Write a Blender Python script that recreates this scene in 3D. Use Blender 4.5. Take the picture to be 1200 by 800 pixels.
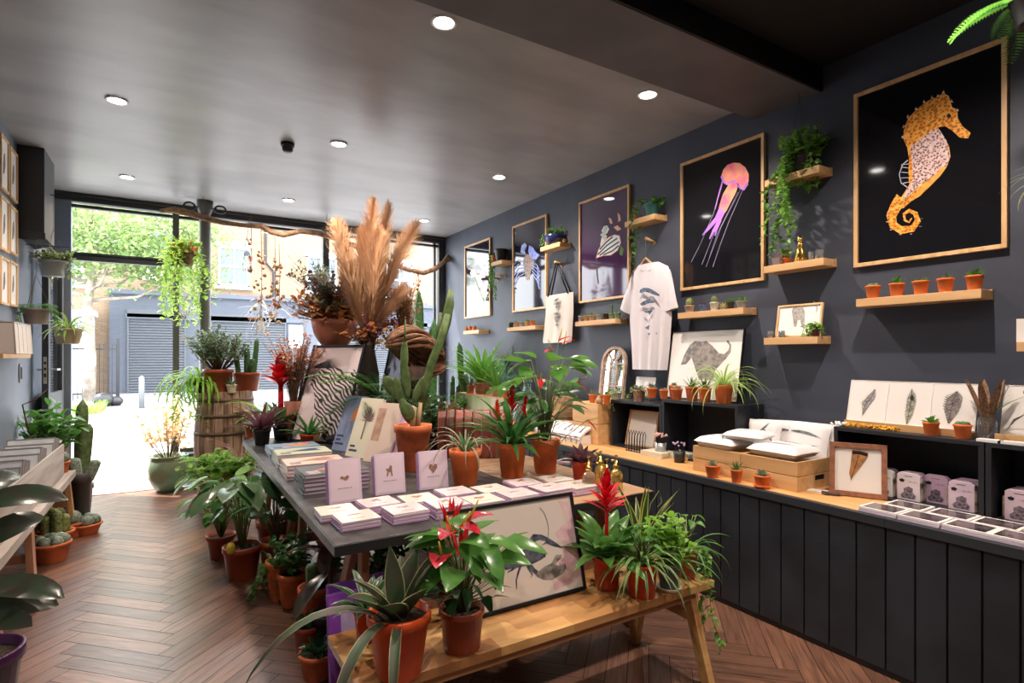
import bpy, bmesh, math, random
from mathutils import Vector, Matrix, Euler
R = math.radians
PI = math.pi
random.seed(7)
scene = bpy.context.scene
C = scene.collection
for o in list(bpy.data.objects):
    bpy.data.objects.remove(o)

# ---------------------------------------------------------------- camera
F = 654.0            # focal length in pixels of the 1200 px wide frame
HZ = 418.0           # row of the horizon
EYE = 1.5
YAW = R(31.45)
SN, CS = math.sin(YAW), math.cos(YAW)
cd = bpy.data.cameras.new('camera'); cam = bpy.data.objects.new('camera', cd); C.objects.link(cam)
cd.sensor_width = 36; cd.lens = F / 1200 * 36; cd.shift_y = (HZ - 400) / 1200
cd.clip_start = 0.05; cd.clip_end = 300
cam.location = (0, 0, EYE); cam.rotation_euler = (R(90), 0, -YAW)
scene.camera = cam

# ---------------------------------------------------------------- light
scene.view_settings.view_transform = 'Standard'
scene.view_settings.look = 'None'
scene.view_settings.gamma = 1
scene.view_settings.use_curve_mapping = False
scene.view_settings.exposure = 0.6
SKY_STRENGTH = 7.2
SPOT_W = 100
w = bpy.data.worlds.new('world'); scene.world = w; w.use_nodes = True
nt = w.node_tree; bg = nt.nodes['Background']
bg.inputs['Color'].default_value = (0.92, 0.96, 1.0, 1); bg.inputs['Strength'].default_value = SKY_STRENGTH
sd = bpy.data.lights.new('sun', 'SUN'); sun = bpy.data.objects.new('sun', sd); C.objects.link(sun)
sd.energy = 9; sd.angle = R(0.8); sd.color = (1, 0.95, 0.86)
sdir = Vector((-0.62, 0.50, 1.15)).normalized()      # towards the sun: above the street, to the left
sun.rotation_euler = sdir.to_track_quat('Z', 'Y').to_euler()
sun.location = (0, 12, 12)

# ---------------------------------------------------------------- measuring helpers: picture point -> point of a real plane
def ray(px, py):
    t = (px - 600) / F
    return SN + CS * t, CS - SN * t, (HZ - py) / F
def PX(px, py, X):
    a, b, c = ray(px, py); d = X / a
    return Vector((X, b * d, EYE + c * d))
def PY(px, py, Y):
    a, b, c = ray(px, py); d = Y / b
    return Vector((a * d, Y, EYE + c * d))
def PZ(px, py, z):
    a, b, c = ray(px, py); d = (z - EYE) / c
    return Vector((a * d, b * d, z))
def mpp(p):                      # metres per picture pixel at a point
    return (p[0] * SN + p[1] * CS) / F

# ---------------------------------------------------------------- materials
MATS = {}
def nodes_of(name):
    m = bpy.data.materials.new(name); m.use_nodes = True
    n = m.node_tree.nodes; l = m.node_tree.links
    return m, n, l, n['Principled BSDF']
def mat(name, col, rough=0.5, metal=0, var=0.0, scale=8, col2=None, bump=0, bscale=60, spec=0.5, coat=0, trans=0, translu=0, emit=0, stretch=None, detail=4, alpha=1, ior=1.45):
    if name in MATS: return MATS[name]
    m, n, l, b = nodes_of(name)
    b.inputs['Base Color'].default_value = (*col, 1)
    b.inputs['Roughness'].default_value = rough
    b.inputs['Metallic'].default_value = metal
    b.inputs['Specular IOR Level'].default_value = spec
    b.inputs['Coat Weight'].default_value = coat
    b.inputs['Transmission Weight'].default_value = trans
    b.inputs['IOR'].default_value = ior
    if coat: b.inputs['Coat Roughness'].default_value = 0.05
    tc = n.new('ShaderNodeTexCoord')
    src = tc.outputs['Object']
    if stretch:
        mp = n.new('ShaderNodeMapping'); mp.inputs['Scale'].default_value = stretch
        l.new(src, mp.inputs['Vector']); src = mp.outputs['Vector']
    if var or col2:
        nz = n.new('ShaderNodeTexNoise'); nz.inputs['Scale'].default_value = scale; nz.inputs['Detail'].default_value = detail
        l.new(src, nz.inputs['Vector'])
        rp = n.new('ShaderNodeValToRGB')
        c2 = col2 if col2 else tuple(max(0, c * (1 - var)) for c in col)
        c1 = col if col2 else tuple(min(1, c * (1 + var)) for c in col)
        rp.color_ramp.elements[0].position = 0.38; rp.color_ramp.elements[1].position = 0.62
        rp.color_ramp.elements[0].color = (*c2, 1); rp.color_ramp.elements[1].color = (*c1, 1)
        l.new(nz.outputs['Fac'], rp.inputs['Fac']); l.new(rp.outputs['Color'], b.inputs['Base Color'])
        cs = rp.outputs['Color']
    else: cs = None
    if bump:
        nb = n.new('ShaderNodeTexNoise'); nb.inputs['Scale'].default_value = bscale; nb.inputs['Detail'].default_value = 5
        l.new(src, nb.inputs['Vector'])
        bp = n.new('ShaderNodeBump'); bp.inputs['Strength'].default_value = bump; bp.inputs['Distance'].default_value = 0.01
        l.new(nb.outputs['Fac'], bp.inputs['Height']); l.new(bp.outputs['Normal'], b.inputs['Normal'])
    if emit:
        b.inputs['Emission Color'].default_value = (*col, 1); b.inputs['Emission Strength'].default_value = emit
    if translu:
        tr = n.new('ShaderNodeBsdfTranslucent'); mx = n.new('ShaderNodeMixShader'); mx.inputs['Fac'].default_value = translu
        tr.inputs['Color'].default_value = (*[min(1, c * 1.6) for c in col], 1)
        l.new(b.outputs['BSDF'], mx.inputs[1]); l.new(tr.outputs['BSDF'], mx.inputs[2])
        l.new(mx.outputs['Shader'], n['Material Output'].inputs['Surface'])
    MATS[name] = m
    return m
def wood(name, c1, c2, rough=0.45, axis='Y', scale=3, bump=0.05):
    if name in MATS: return MATS[name]
    m, n, l, b = nodes_of(name)
    tc = n.new('ShaderNodeTexCoord'); mp = n.new('ShaderNodeMapping')
    s = {'X': (0.6, 9, 9), 'Y': (9, 0.6, 9), 'Z': (9, 9, 0.6)}[axis]
    mp.inputs['Scale'].default_value = tuple(v * scale for v in s)
    l.new(tc.outputs['Object'], mp.inputs['Vector'])
    nz = n.new('ShaderNodeTexNoise'); nz.inputs['Scale'].default_value = 1.2; nz.inputs['Detail'].default_value = 6; nz.inputs['Distortion'].default_value = 0.6
    l.new(mp.outputs['Vector'], nz.inputs['Vector'])
    rp = n.new('ShaderNodeValToRGB')
    rp.color_ramp.elements[0].position = 0.35; rp.color_ramp.elements[1].position = 0.68
    rp.color_ramp.elements[0].color = (*c2, 1); rp.color_ramp.elements[1].color = (*c1, 1)
    l.new(nz.outputs['Fac'], rp.inputs['Fac']); l.new(rp.outputs['Color'], b.inputs['Base Color'])
    bp = n.new('ShaderNodeBump'); bp.inputs['Strength'].default_value = bump; bp.inputs['Distance'].default_value = 0.01
    l.new(nz.outputs['Fac'], bp.inputs['Height']); l.new(bp.outputs['Normal'], b.inputs['Normal'])
    b.inputs['Roughness'].default_value = rough
    MATS[name] = m
    return m
def leafmat(name, col, col2=None, rough=0.38, scale=14, translu=0.3):
    return mat(name, col, rough=rough, col2=col2 or tuple(c * 0.6 for c in col), scale=scale, translu=translu)

# ---------------------------------------------------------------- mesh helpers
class MB:
    def __init__(s): s.v = []; s.f = []; s.m = []; s.mi = 0
    def add(s, vs, fs):
        o = len(s.v); s.v += [tuple(x) for x in vs]
        for f in fs: s.f.append(tuple(i + o for i in f)); s.m.append(s.mi)
        return s
    def box(s, c, d, rz=0, M=None):
        hx, hy, hz = d[0] / 2, d[1] / 2, d[2] / 2
        vs = [Vector((x, y, z)) for x in (-hx, hx) for y in (-hy, hy) for z in (-hz, hz)]
        Mr = M if M is not None else Matrix.Rotation(rz, 3, 'Z')
        vs = [Mr @ v + Vector(c) for v in vs]
        return s.add(vs, [(0, 1, 3, 2), (4, 6, 7, 5), (0, 4, 5, 1), (2, 3, 7, 6), (0, 2, 6, 4), (1, 5, 7, 3)])
    def bb(s, x0, x1, y0, y1, z0, z1):
        return s.box(((x0 + x1) / 2, (y0 + y1) / 2, (z0 + z1) / 2), (abs(x1 - x0), abs(y1 - y0), abs(z1 - z0)))
    def lathe(s, prof, n=20, c=(0, 0, 0), ribs=0, rib=0.0, M=None):
        vs = []; fs = []; k = len(prof)
        for i in range(n):
            a = 2 * PI * i / n
            for r, z in prof:
                q = r * (1 - rib * (i % 2)) if ribs else r
                p = Vector((q * math.cos(a), q * math.sin(a), z))
                if M is not None: p = M @ p
                vs.append(p + Vector(c))
        for i in range(n):
            j = (i + 1) % n
            for q in range(k - 1):
                fs.append((i * k + q, j * k + q, j * k + q + 1, i * k + q + 1))
        return s.add(vs, fs)
    def tube(s, pts, rad, n=6, cap=True, rib=0.0):
        pts = [Vector(p) for p in pts]
        if not hasattr(rad, '__len__'): rad = [rad] * len(pts)
        vs = []; fs = []; up = None
        for i, p in enumerate(pts):
            t = (pts[min(i + 1, len(pts) - 1)] - pts[max(i - 1, 0)])
            if t.length < 1e-9: t = Vector((0, 0, 1))
            t.normalize()
            if up is None:
                up = Vector((0, 0, 1)) if abs(t.z) < 0.9 else Vector((1, 0, 0))
            a = t.cross(up)
            if a.length < 1e-5: a = t.cross(Vector((0, 1, 0)))
            a.normalize(); b = a.cross(t).normalized(); up = b
            for j in range(n):
                g = 2 * PI * j / n; q = rad[i] * (1 - rib * (j % 2))
                vs.append(p + a * q * math.cos(g) + b * q * math.sin(g))
        for i in range(len(pts) - 1):
            for j in range(n):
                k = (j + 1) % n
                fs.append((i * n + j, i * n + k, (i + 1) * n + k, (i + 1) * n + j))
        if cap:
            fs.append(tuple(range(n))[::-1]); fs.append(tuple(range((len(pts) - 1) * n, len(pts) * n)))
        return s.add(vs, fs)
    def bar(s, a, b, w, d=None, up=(0, 0, 1)):
        a = Vector(a); b = Vector(b); d = w if d is None else d
        t = (b - a).normalized(); u = Vector(up)
        sd_ = t.cross(u)
        if sd_.length < 1e-4: sd_ = t.cross(Vector((1, 0, 0)))
        sd_.normalize(); n_ = sd_.cross(t)
        vs = [p + sd_ * x * w / 2 + n_ * y * d / 2 for p in (a, b) for x, y in ((-1, -1), (1, -1), (1, 1), (-1, 1))]
        return s.add(vs, [(3, 2, 1, 0), (4, 5, 6, 7), (0, 1, 5, 4), (1, 2, 6, 5), (2, 3, 7, 6), (3, 0, 4, 7)])
    def ball(s, c, r, n=8, sz=1.0, M=None, sx=1.0):
        vs = []; fs = []; k = max(4, n // 2 + 1)
        for i in range(k):
            th = PI * i / (k - 1)
            for j in range(n):
                ph = 2 * PI * j / n
                p = Vector((r * sx * math.sin(th) * math.cos(ph), r * math.sin(th) * math.sin(ph), r * sz * math.cos(th)))
                if M is not None: p = M @ p
                vs.append(p + Vector(c))
        for i in range(k - 1):
            for j in range(n):
                q = (j + 1) % n
                fs.append((i * n + j, (i + 1) * n + j, (i + 1) * n + q, i * n + q))
        return s.add(vs, fs)
    def prism(s, pts, th, o=(0, 0, 0), ux=(1, 0, 0), uy=(0, 0, 1), nrm=(0, -1, 0)):
        """flat outline pts [(a,b)] in the plane o + a*ux + b*uy, thickness th towards nrm"""
        o = Vector(o); ux = Vector(ux); uy = Vector(uy); nv = Vector(nrm)
        k = len(pts)
        vs = [o + ux * a + uy * b for a, b in pts] + [o + ux * a + uy * b + nv * th for a, b in pts]
        fs = [tuple(range(k))[::-1], tuple(range(k, 2 * k))] + [(i, (i + 1) % k, (i + 1) % k + k, i + k) for i in range(k)]
        return s.add(vs, fs)
    def blade(s, p, az, el, L, W, droop, prof='lance', fold=0.12, seg=6, roll=0.0, edge=None, wave=0.0, thick=0):
        p = Vector(p); ds = L / seg; vs = []; fs = []
        rows = 5 if edge else 3
        c0 = math.cos(az); s0 = math.sin(az)
        side0 = Vector((-s0, c0, 0))
        for i in range(seg + 1):
            t = i / seg; e = el - droop * t + wave * math.sin(t * 7)
            d = Vector((c0 * math.cos(e), s0 * math.cos(e), math.sin(e)))
            nn = d.cross(side0); nn = -nn if nn.dot(Vector((-c0 * math.sin(e), -s0 * math.sin(e), math.cos(e)))) < 0 else nn
            sd_ = side0 * math.cos(roll) + nn * math.sin(roll); n2 = nn * math.cos(roll) - side0 * math.sin(roll)
            wd = W / 2 * PROF[prof](t)
            if rows == 3:
                vs += [p - sd_ * wd + n2 * fold * wd * 2, p, p + sd_ * wd + n2 * fold * wd * 2]
            else:
                k = 1 - edge
                vs += [p - sd_ * wd + n2 * fold * wd * 2, p - sd_ * wd * k + n2 * fold * wd * 2 * k, p, p + sd_ * wd * k + n2 * fold * wd * 2 * k, p + sd_ * wd + n2 * fold * wd * 2]
            p = p + d * ds
        keep = s.mi
        o = len(s.v); s.v += [tuple(x) for x in vs]
        for i in range(seg):
            for j in range(rows - 1):
                s.f.append((o + i * rows + j, o + i * rows + j + 1, o + (i + 1) * rows + j + 1, o + (i + 1) * rows + j))
                s.m.append(keep + (1 if (edge and j in (0, rows - 2)) else 0))
        return s
def _w(f): return lambda t: max(0.02, f(t))
PROF = {
    'lance': _w(lambda t: math.sin(PI * min(1, t * 0.93 + 0.07)) ** 0.8),
    'oval': _w(lambda t: math.sin(PI * min(1, t * 0.96 + 0.04)) ** 0.55),
    'strap': _w(lambda t: (0.8 + 0.2 * math.sin(PI * t)) * (1 - t ** 4)),
    'sword': _w(lambda t: (0.62 + 0.5 * math.sin(PI * t * 0.75)) * (1 - t ** 3)),
    'heart': _w(lambda t: (min(1, 0.55 + t * 4)) * (1 - t) ** 0.62 if t > 0.001 else 0.45),
    'needle': _w(lambda t: 1 - t),
    'aloe': _w(lambda t: (1 - t) ** 0.8),
    'paddle': _w(lambda t: (math.sin(PI * (t ** 1.3) * 0.98 + 0.04)) ** 0.6),
}
def build(name, mb, mats, parent=None, smooth=False, bevel=0):
    me = bpy.data.meshes.new(name)
    me.from_pydata(mb.v, [], mb.f)
    if not isinstance(mats, (list, tuple)): mats = [mats]
    for m in mats: me.materials.append(m)
    if len(mats) > 1:
        me.polygons.foreach_set('material_index', [min(i, len(mats) - 1) for i in mb.m])
    if smooth: me.polygons.foreach_set('use_smooth', [True] * len(me.polygons))
    me.update()
    o = bpy.data.objects.new(name, me); C.objects.link(o)
    if parent is not None: o.parent = parent
    if bevel:
        md = o.modifiers.new('bevel', 'BEVEL'); md.width = bevel; md.segments = 2; md.limit_method = 'ANGLE'
    return o
def thing(name, label, cat, loc=(0, 0, 0), rz=0, group=None):
    o = bpy.data.objects.new(name, None); C.objects.link(o); o.empty_display_size = 0.05
    o.location = loc; o.rotation_euler = (0, 0, rz)
    o['label'] = label; o['category'] = cat
    if group: o['group'] = group
    return o
def tag(o, label, cat, group=None, kind=None):
    o['label'] = label; o['category'] = cat
    if group: o['group'] = group
    if kind: o['kind'] = kind
    return o
def struct(name, mb, m, parent=None, smooth=False, label=None, bevel=0):
    o = build(name, mb, m, parent, smooth, bevel)
    if parent is None: o['kind'] = 'structure'
    if label: o['label'] = label
    return o
def sroot(name, loc=(0, 0, 0)):
    o = bpy.data.objects.new(name, None); C.objects.link(o); o.location = loc; o['kind'] = 'structure'; return o
def dup(root, loc, rz=None, label=None, scale=None):
    def cp(o, par):
        c = o.copy(); C.objects.link(c); c.parent = par
        for ch in list(o.children): cp(ch, c)
        return c
    r = cp(root, None); r.location = loc
    if rz is not None: r.rotation_euler = (r.rotation_euler[0], r.rotation_euler[1], rz)
    if scale: r.scale = scale if hasattr(scale, '__len__') else (scale,) * 3
    if label: r['label'] = label
    return r
rnd = random.uniform
ORD = ['leftmost', 'second from left', 'third from left', 'fourth from left', 'fifth from left', 'sixth from left', 'seventh from left', 'eighth from left', 'ninth from left', 'tenth from left', 'eleventh from left', 'twelfth from left']

# palette
white_paint = mat('white_paint', (0.8, 0.8, 0.8), 0.5)
black_frame = mat('black_frame', (0.012, 0.012, 0.014), 0.35)
dark_metal = mat('dark_metal', (0.035, 0.04, 0.045), 0.45)
paper = mat('paper', (0.78, 0.70, 0.70), 0.6)
paper_white = mat('paper_white', (0.82, 0.80, 0.79), 0.5)
lilac_paper = mat('lilac_paper', (0.72, 0.50, 0.70), 0.4, spec=0.6)
pine = wood('pine', (0.70, 0.44, 0.22), (0.52, 0.29, 0.12), 0.5, 'Y', 2)
pine_x = wood('pine_x', (0.70, 0.44, 0.22), (0.52, 0.29, 0.12), 0.5, 'X', 2)
oak_frame = wood('oak_frame', (0.78, 0.52, 0.28), (0.60, 0.36, 0.16), 0.45, 'Z', 2)
terra = mat('terracotta', (0.60, 0.15, 0.05), 0.7, var=0.2, scale=12, bump=0.08, bscale=80)
terra_o = mat('orange_terracotta', (0.72, 0.17, 0.04), 0.6, var=0.12, scale=9)
terra_pale = mat('pale_terracotta', (0.52, 0.30, 0.22), 0.85, var=0.25, scale=16)
plast_red = mat('red_plastic', (0.52, 0.045, 0.012), 0.32, var=0.08, spec=0.5)
plast_brown = mat('brown_plastic', (0.33, 0.065, 0.03), 0.4, var=0.15)
plast_black = mat('black_plastic', (0.02, 0.02, 0.024), 0.4)
soil_m = mat('soil', (0.045, 0.026, 0.016), 0.95, var=0.6, scale=60, bump=0.8, bscale=120)
ceramic_grey = mat('grey_ceramic', (0.30, 0.31, 0.32), 0.5, var=0.1)
green_glaze = mat('green_glaze', (0.14, 0.32, 0.22), 0.15, col2=(0.22, 0.24, 0.15), scale=3)
L_green = leafmat('leaf_green', (0.10, 0.28, 0.045))
L_bright = leafmat('leaf_bright', (0.24, 0.47, 0.06))
L_dark = leafmat('leaf_dark', (0.028, 0.085, 0.030), rough=0.28)
L_deep = leafmat('leaf_deep_green', (0.05, 0.17, 0.04), rough=0.32)
L_grey = leafmat('leaf_grey_green', (0.19, 0.26, 0.17))
L_yel = leafmat('leaf_yellow', (0.62, 0.58, 0.12))
L_cream = leafmat('leaf_cream_edge', (0.62, 0.62, 0.36))
L_pale = leafmat('leaf_pale_peach', (0.72, 0.47, 0.26), (0.80, 0.66, 0.42))
L_purple = leafmat('leaf_purple', (0.12, 0.045, 0.06), (0.07, 0.03, 0.04))
L_pink = leafmat('leaf_pink_rib', (0.42, 0.20, 0.19), (0.25, 0.12, 0.12))
L_red = leafmat('bract_red', (0.62, 0.008, 0.016), (0.42, 0.004, 0.012), rough=0.35, translu=0.2)
L_orange = leafmat('bract_orange', (0.80, 0.10, 0.03), (0.65, 0.04, 0.02), translu=0.2)
cact_m = mat('cactus_green', (0.09, 0.19, 0.07), 0.55, col2=(0.05, 0.12, 0.045), scale=40)
cact_y = mat('cactus_spiny', (0.30, 0.30, 0.10), 0.6, col2=(0.06, 0.13, 0.04), scale=50)
cact_g = mat('cactus_grey', (0.28, 0.30, 0.26), 0.7, col2=(0.11, 0.17, 0.11), scale=60)
bark = mat('bark', (0.20, 0.12, 0.07), 0.9, col2=(0.09, 0.05, 0.03), scale=20, bump=0.6, bscale=40)
stem_m = mat('stem', (0.13, 0.17, 0.06), 0.6)
string_m = mat('string', (0.20, 0.15, 0.10), 0.9)
gold_m = mat('gold', (0.85, 0.58, 0.18), 0.22, metal=1)
# ================================================================= STRUCTURE
XL, XR, YB, YF, ZC = -1.10, 3.50, -3.6, 7.66, 3.28
# -- herringbone floor: every plank its own slab of one mesh
def floor_mat():
    m, n, l, b = nodes_of('herringbone_oak')
    at = n.new('ShaderNodeAttribute'); at.attribute_name = 'plank'
    tc = n.new('ShaderNodeTexCoord'); uv = n.new('ShaderNodeUVMap'); uv.uv_map = 'grain'
    mp = n.new('ShaderNodeMapping'); mp.inputs['Scale'].default_value = (1.6, 26, 1); l.new(uv.outputs['UV'], mp.inputs['Vector'])
    nz = n.new('ShaderNodeTexNoise'); nz.inputs['Scale'].default_value = 2.4; nz.inputs['Detail'].default_value = 7; nz.inputs['Distortion'].default_value = 1.2
    l.new(mp.outputs['Vector'], nz.inputs['Vector'])
    rp = n.new('ShaderNodeValToRGB'); e = rp.color_ramp.elements
    e[0].position = 0.3; e[0].color = (0.075, 0.040, 0.028, 1); e[1].position = 0.7; e[1].color = (0.22, 0.118, 0.078, 1)
    l.new(nz.outputs['Fac'], rp.inputs['Fac'])
    rp2 = n.new('ShaderNodeValToRGB'); e = rp2.color_ramp.elements
    e[0].color = (0.62, 0.55, 0.55, 1); e[1].color = (1.35, 1.2, 1.12, 1)
    l.new(at.outputs['Fac'], rp2.inputs['Fac'])
    mx = n.new('ShaderNodeMix'); mx.data_type = 'RGBA'; mx.blend_type = 'MULTIPLY'; mx.inputs['Factor'].default_value = 1
    l.new(rp.outputs['Color'], mx.inputs[6]); l.new(rp2.outputs['Color'], mx.inputs[7]); l.new(mx.outputs[2], b.inputs['Base Color'])
    b.inputs['Roughness'].default_value = 0.33
    b.inputs['Specular IOR Level'].default_value = 0.75
    bp = n.new('ShaderNodeBump'); bp.inputs['Strength'].default_value = 0.25; bp.inputs['Distance'].default_value = 0.004
    l.new(nz.outputs['Fac'], bp.inputs['Height']); l.new(bp.outputs['Normal'], b.inputs['Normal'])
    return m
def herringbone():
    Lp, Wp, g = 0.60, 0.10, 0.0016
    vs = []; fs = []; val = []; uvs = []
    c45 = math.cos(R(45)); rr = random.Random(3)
    def clip(poly):
        def cl(poly, ax, lim, sg):
            out = []
            for i in range(len(poly)):
                a, b = poly[i], poly[(i + 1) % len(poly)]
                ia, ib = sg * (a[ax] - lim) >= 0, sg * (b[ax] - lim) >= 0
                if ia: out.append(a)
                if ia != ib:
                    t = (lim - a[ax]) / (b[ax] - a[ax]); out.append(tuple(a[k] + t * (b[k] - a[k]) for k in range(4)))
            return out
        for ax, lim, sg in ((0, XL, 1), (0, XR, -1), (1, YB, 1), (1, YF - 0.16, -1)):
            poly = cl(poly, ax, lim, sg)
            if len(poly) < 3: return None
        return poly
    def plank(u0, v0, du, dv):
        r0 = rr.random()
        pts = []
        for a, b in ((g, g), (du - g, g), (du - g, dv - g), (g, dv - g)):
            u, v = u0 + a, v0 + b
            x = (u - v) * c45 + 0.0; y = (u + v) * c45
            la, lb = (a, b) if du > dv else (b, a)
            pts.append((x + 0.015, y, la + r0 * 37, lb + r0 * 11))
        p = clip(pts)
        if not p: return
        o = len(vs)
        for q in p: vs.append((q[0], q[1], 0.0))
        fs.append(tuple(range(o, o + len(p)))); val.append(r0); uvs.append([(q[2], q[3]) for q in p])
    for mI in range(-9, 10):
        for nI in range(-60, 130):
            plank(nI * Wp + mI * Lp, nI * Wp - mI * Lp, Lp, Wp)
            plank(Lp + nI * Wp + mI * Lp, (nI + 1) * Wp - Lp - mI * Lp, Wp, Lp)
    me = bpy.data.meshes.new('floor')
    # dark sub-floor seen in the joints
    o = len(vs); vs += [(XL, YB, -0.004), (XR, YB, -0.004), (XR, YF - 0.16, -0.004), (XL, YF - 0.16, -0.004)]; fs.append((o, o + 1, o + 2, o + 3)); val.append(0); uvs.append([(0, 0)] * 4)
    me.from_pydata(vs, [], fs)
    me.materials.append(floor_mat()); me.materials.append(mat('joint', (0.02, 0.012, 0.01), 0.9))
    at = me.attributes.new('plank', 'FLOAT', 'FACE'); at.data.foreach_set('value', val)
    ul = me.uv_layers.new(name='grain'); flat = [c for u in uvs for p in u for c in p]; ul.data.foreach_set('uv', flat)
    me.polygons[len(fs) - 1].material_index = 1
    # face orientation up
    ob = bpy.data.objects.new('floor', me); C.objects.link(ob); ob['kind'] = 'structure'
herringbone()

wall_m = mat('navy_wall_paint', (0.060, 0.069, 0.100), 0.55, var=0.18, scale=1.3, bump=0.12, bscale=25, detail=8)
wall_l = mat('blue_grey_wall_paint', (0.17, 0.20, 0.26), 0.5, var=0.1, scale=1.3, bump=0.1, bscale=25)
ceil_m = mat('grey_ceiling_paint', (0.29, 0.29, 0.305), 0.36, var=0.14, scale=1.1, bump=0.05, bscale=6, detail=7, stretch=(1, 2.5, 1))
ceil_shade = mat('ceiling_shade_black', (0.006, 0.006, 0.009), 0.7)  # shade of the near ceiling bay, put into the colour as black
m = MB().bb(XR, XR + 0.12, YB, YF + 0.1, -0.1, 3.6); struct('wall_right', m, wall_m)
m = MB().bb(XL - 0.12, XL, YB, YF + 0.1, -0.1, 3.6); struct('wall_left', m, wall_l)
m = MB().bb(XL - 0.12, XR + 0.12, YB - 0.12, YB, -0.1, 3.6); struct('wall_back', m, wall_m)
m = MB().bb(XL - 0.12, XR + 0.12, 2.47, YF + 0.1, ZC, ZC + 0.3); struct('ceiling', m, ceil_m)
m = MB().bb(XL - 0.12, XR + 0.12, 1.99, 2.47, 3.17, ZC + 0.3); struct('trim_1', m, mat('beam_paint', (0.10, 0.095, 0.105), 0.5, var=0.15, scale=2), label='boxed dark ceiling beam crossing the shop')
m = MB().bb(XL - 0.12, XR + 0.12, YB - 0.12, 1.985, 3.32, ZC + 0.3); struct('ceiling', m, ceil_shade)
m = MB().bb(XL, XR, 1.975, 1.99, 3.172, 3.32); struct('trim_11', m, ceil_shade, label='near face of the ceiling beam, its shade painted in as black')  # thin added sheet; its black stands for shade on the beam face
# window head rails
m = MB()
m.bb(XL, XR, YF - 0.02, YF + 0.10, 3.19, 3.28); m.bb(XL, XR, YF - 0.05, YF + 0.02, 3.245, 3.28)
m.bb(XL, XR, YF, YF + 0.06, 3.13, 3.165)
struct('trim_2', m, dark_metal, bevel=0.004, label='dark metal window head rail')
m = MB().bb(XL, -0.92, YF - 0.02, YF + 0.08, 0, 3.2)
struct('wall_front', m, wall_l)
# stall riser below the big windows
m = MB().bb(0.09, XR, YF - 0.04, YF + 0.08, -0.02, 0.34); m.bb(0.09, XR, YF - 0.16, YF + 0.10, 0.34, 0.375)
for x in (0.5, 1.1, 2.0, 2.7): m.bb(x, x + 0.03, YF - 0.055, YF - 0.03, 0.05, 0.3)
struct('trim_3', m, dark_metal, bevel=0.003, label='dark painted stall riser and sill under the shop windows')
m = MB().bb(XL, 0.05, YF - 0.17, YF + 0.12, -0.02, 0.008)
struct('trim_4', m, mat('doorstep', (0.62, 0.42, 0.36), 0.8, var=0.1), label='pale pink stone doorstep')
# glass
def glass_pane():
    m, n, l, b = nodes_of('window_glass')
    tr = n.new('ShaderNodeBsdfTransparent'); gl = n.new('ShaderNodeBsdfGlossy'); gl.inputs['Roughness'].default_value = 0.01
    fr = n.new('ShaderNodeFresnel'); fr.inputs['IOR'].default_value = 1.35
    mx = n.new('ShaderNodeMixShader'); l.new(fr.outputs['Fac'], mx.inputs['Fac']); l.new(tr.outputs['BSDF'], mx.inputs[1]); l.new(gl.outputs['BSDF'], mx.inputs[2])
    l.new(mx.outputs['Shader'], n['Material Output'].inputs['Surface'])
    return m
glass_m = glass_pane()
def pane(name, x0, x1, z0, z1, parent, y=YF + 0.03):
    return build(name, MB().add([(x0, y, z0), (x1, y, z0), (x1, y, z1), (x0, y, z1)], [(0, 1, 2, 3)]), glass_m, parent)
w1 = sroot('window_1', (0, 0, 0)); w1['label'] = 'fixed shop window pane above the doorway transom'
m = MB().bb(-0.93, 0.09, YF, YF + 0.07, 2.555, 2.635); m.bb(-0.93, 0.09, YF - 0.02, YF + 0.09, 2.62, 2.64); build('window_frame', m, dark_metal, w1)
pane('pane', -0.92, 0.02, 2.63, 3.14, w1)
w2 = sroot('window_2'); w2['label'] = 'tall shop window beside the doorway'
m = MB().bb(0.02, 0.085, YF - 0.02, YF + 0.08, 0.0, 3.2); m.bb(0.09, 1.73, YF + 0.0, YF + 0.06, 0.375, 0.42); build('window_frame', m, mat('post_green_grey', (0.09, 0.10, 0.085), 0.5), w2)
pane('pane', 0.085, 1.73, 0.41, 3.14, w2)
w3 = sroot('window_3'); w3['label'] = 'tall shop window next to the right wall'
m = MB().bb(1.73, 1.81, YF - 0.02, YF + 0.08, 0.37, 3.2); m.bb(3.40, 3.50, YF - 0.03, YF + 0.08, 0.0, 3.2); m.bb(3.33, 3.36, YF - 0.0, YF + 0.05, 0.37, 3.2); m.bb(1.81, 3.4, YF, YF + 0.06, 0.375, 0.42)
build('window_frame', m, dark_metal, w3)
pane('pane', 1.81, 3.33, 0.41, 3.14, w3)
# white fern-shaped transfers stuck on the glass
def fern_decal(px, py, s, ang, par):
    c = PY(px, py, YF + 0.02); m = MB()
    for i in range(22):
        t = i / 22; a = ang + t * 2.2
        bx = c.x + s * (0.9 - 0.75 * t) * math.cos(a); bz = c.z + s * (0.9 - 0.75 * t) * math.sin(a)
        for k in range(5):
            r0 = s * (0.16 + 0.1 * k) * (1 - t * 0.6)
            a2 = a + 1.2 + k * 0.1
            x1, z1 = bx + r0 * math.cos(a2), bz + r0 * math.sin(a2); q = 0.011 * (1 - t * 0.4)
            m.add([(x1 - q, YF + 0.018, z1 - q * .6), (x1 + q, YF + 0.018, z1 - q * .4), (x1 + q, YF + 0.018, z1 + q * .6), (x1 - q, YF + 0.018, z1 + q * .4)], [(0, 1, 2, 3)])
    build('frosted_fern_transfer', m, white_paint, par)
fern_decal(226, 392, 0.30, 1.2, w2); fern_decal(222, 360, 0.2, 0.3, w2); fern_decal(365, 392, 0.28, 0.6, w2)
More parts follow.
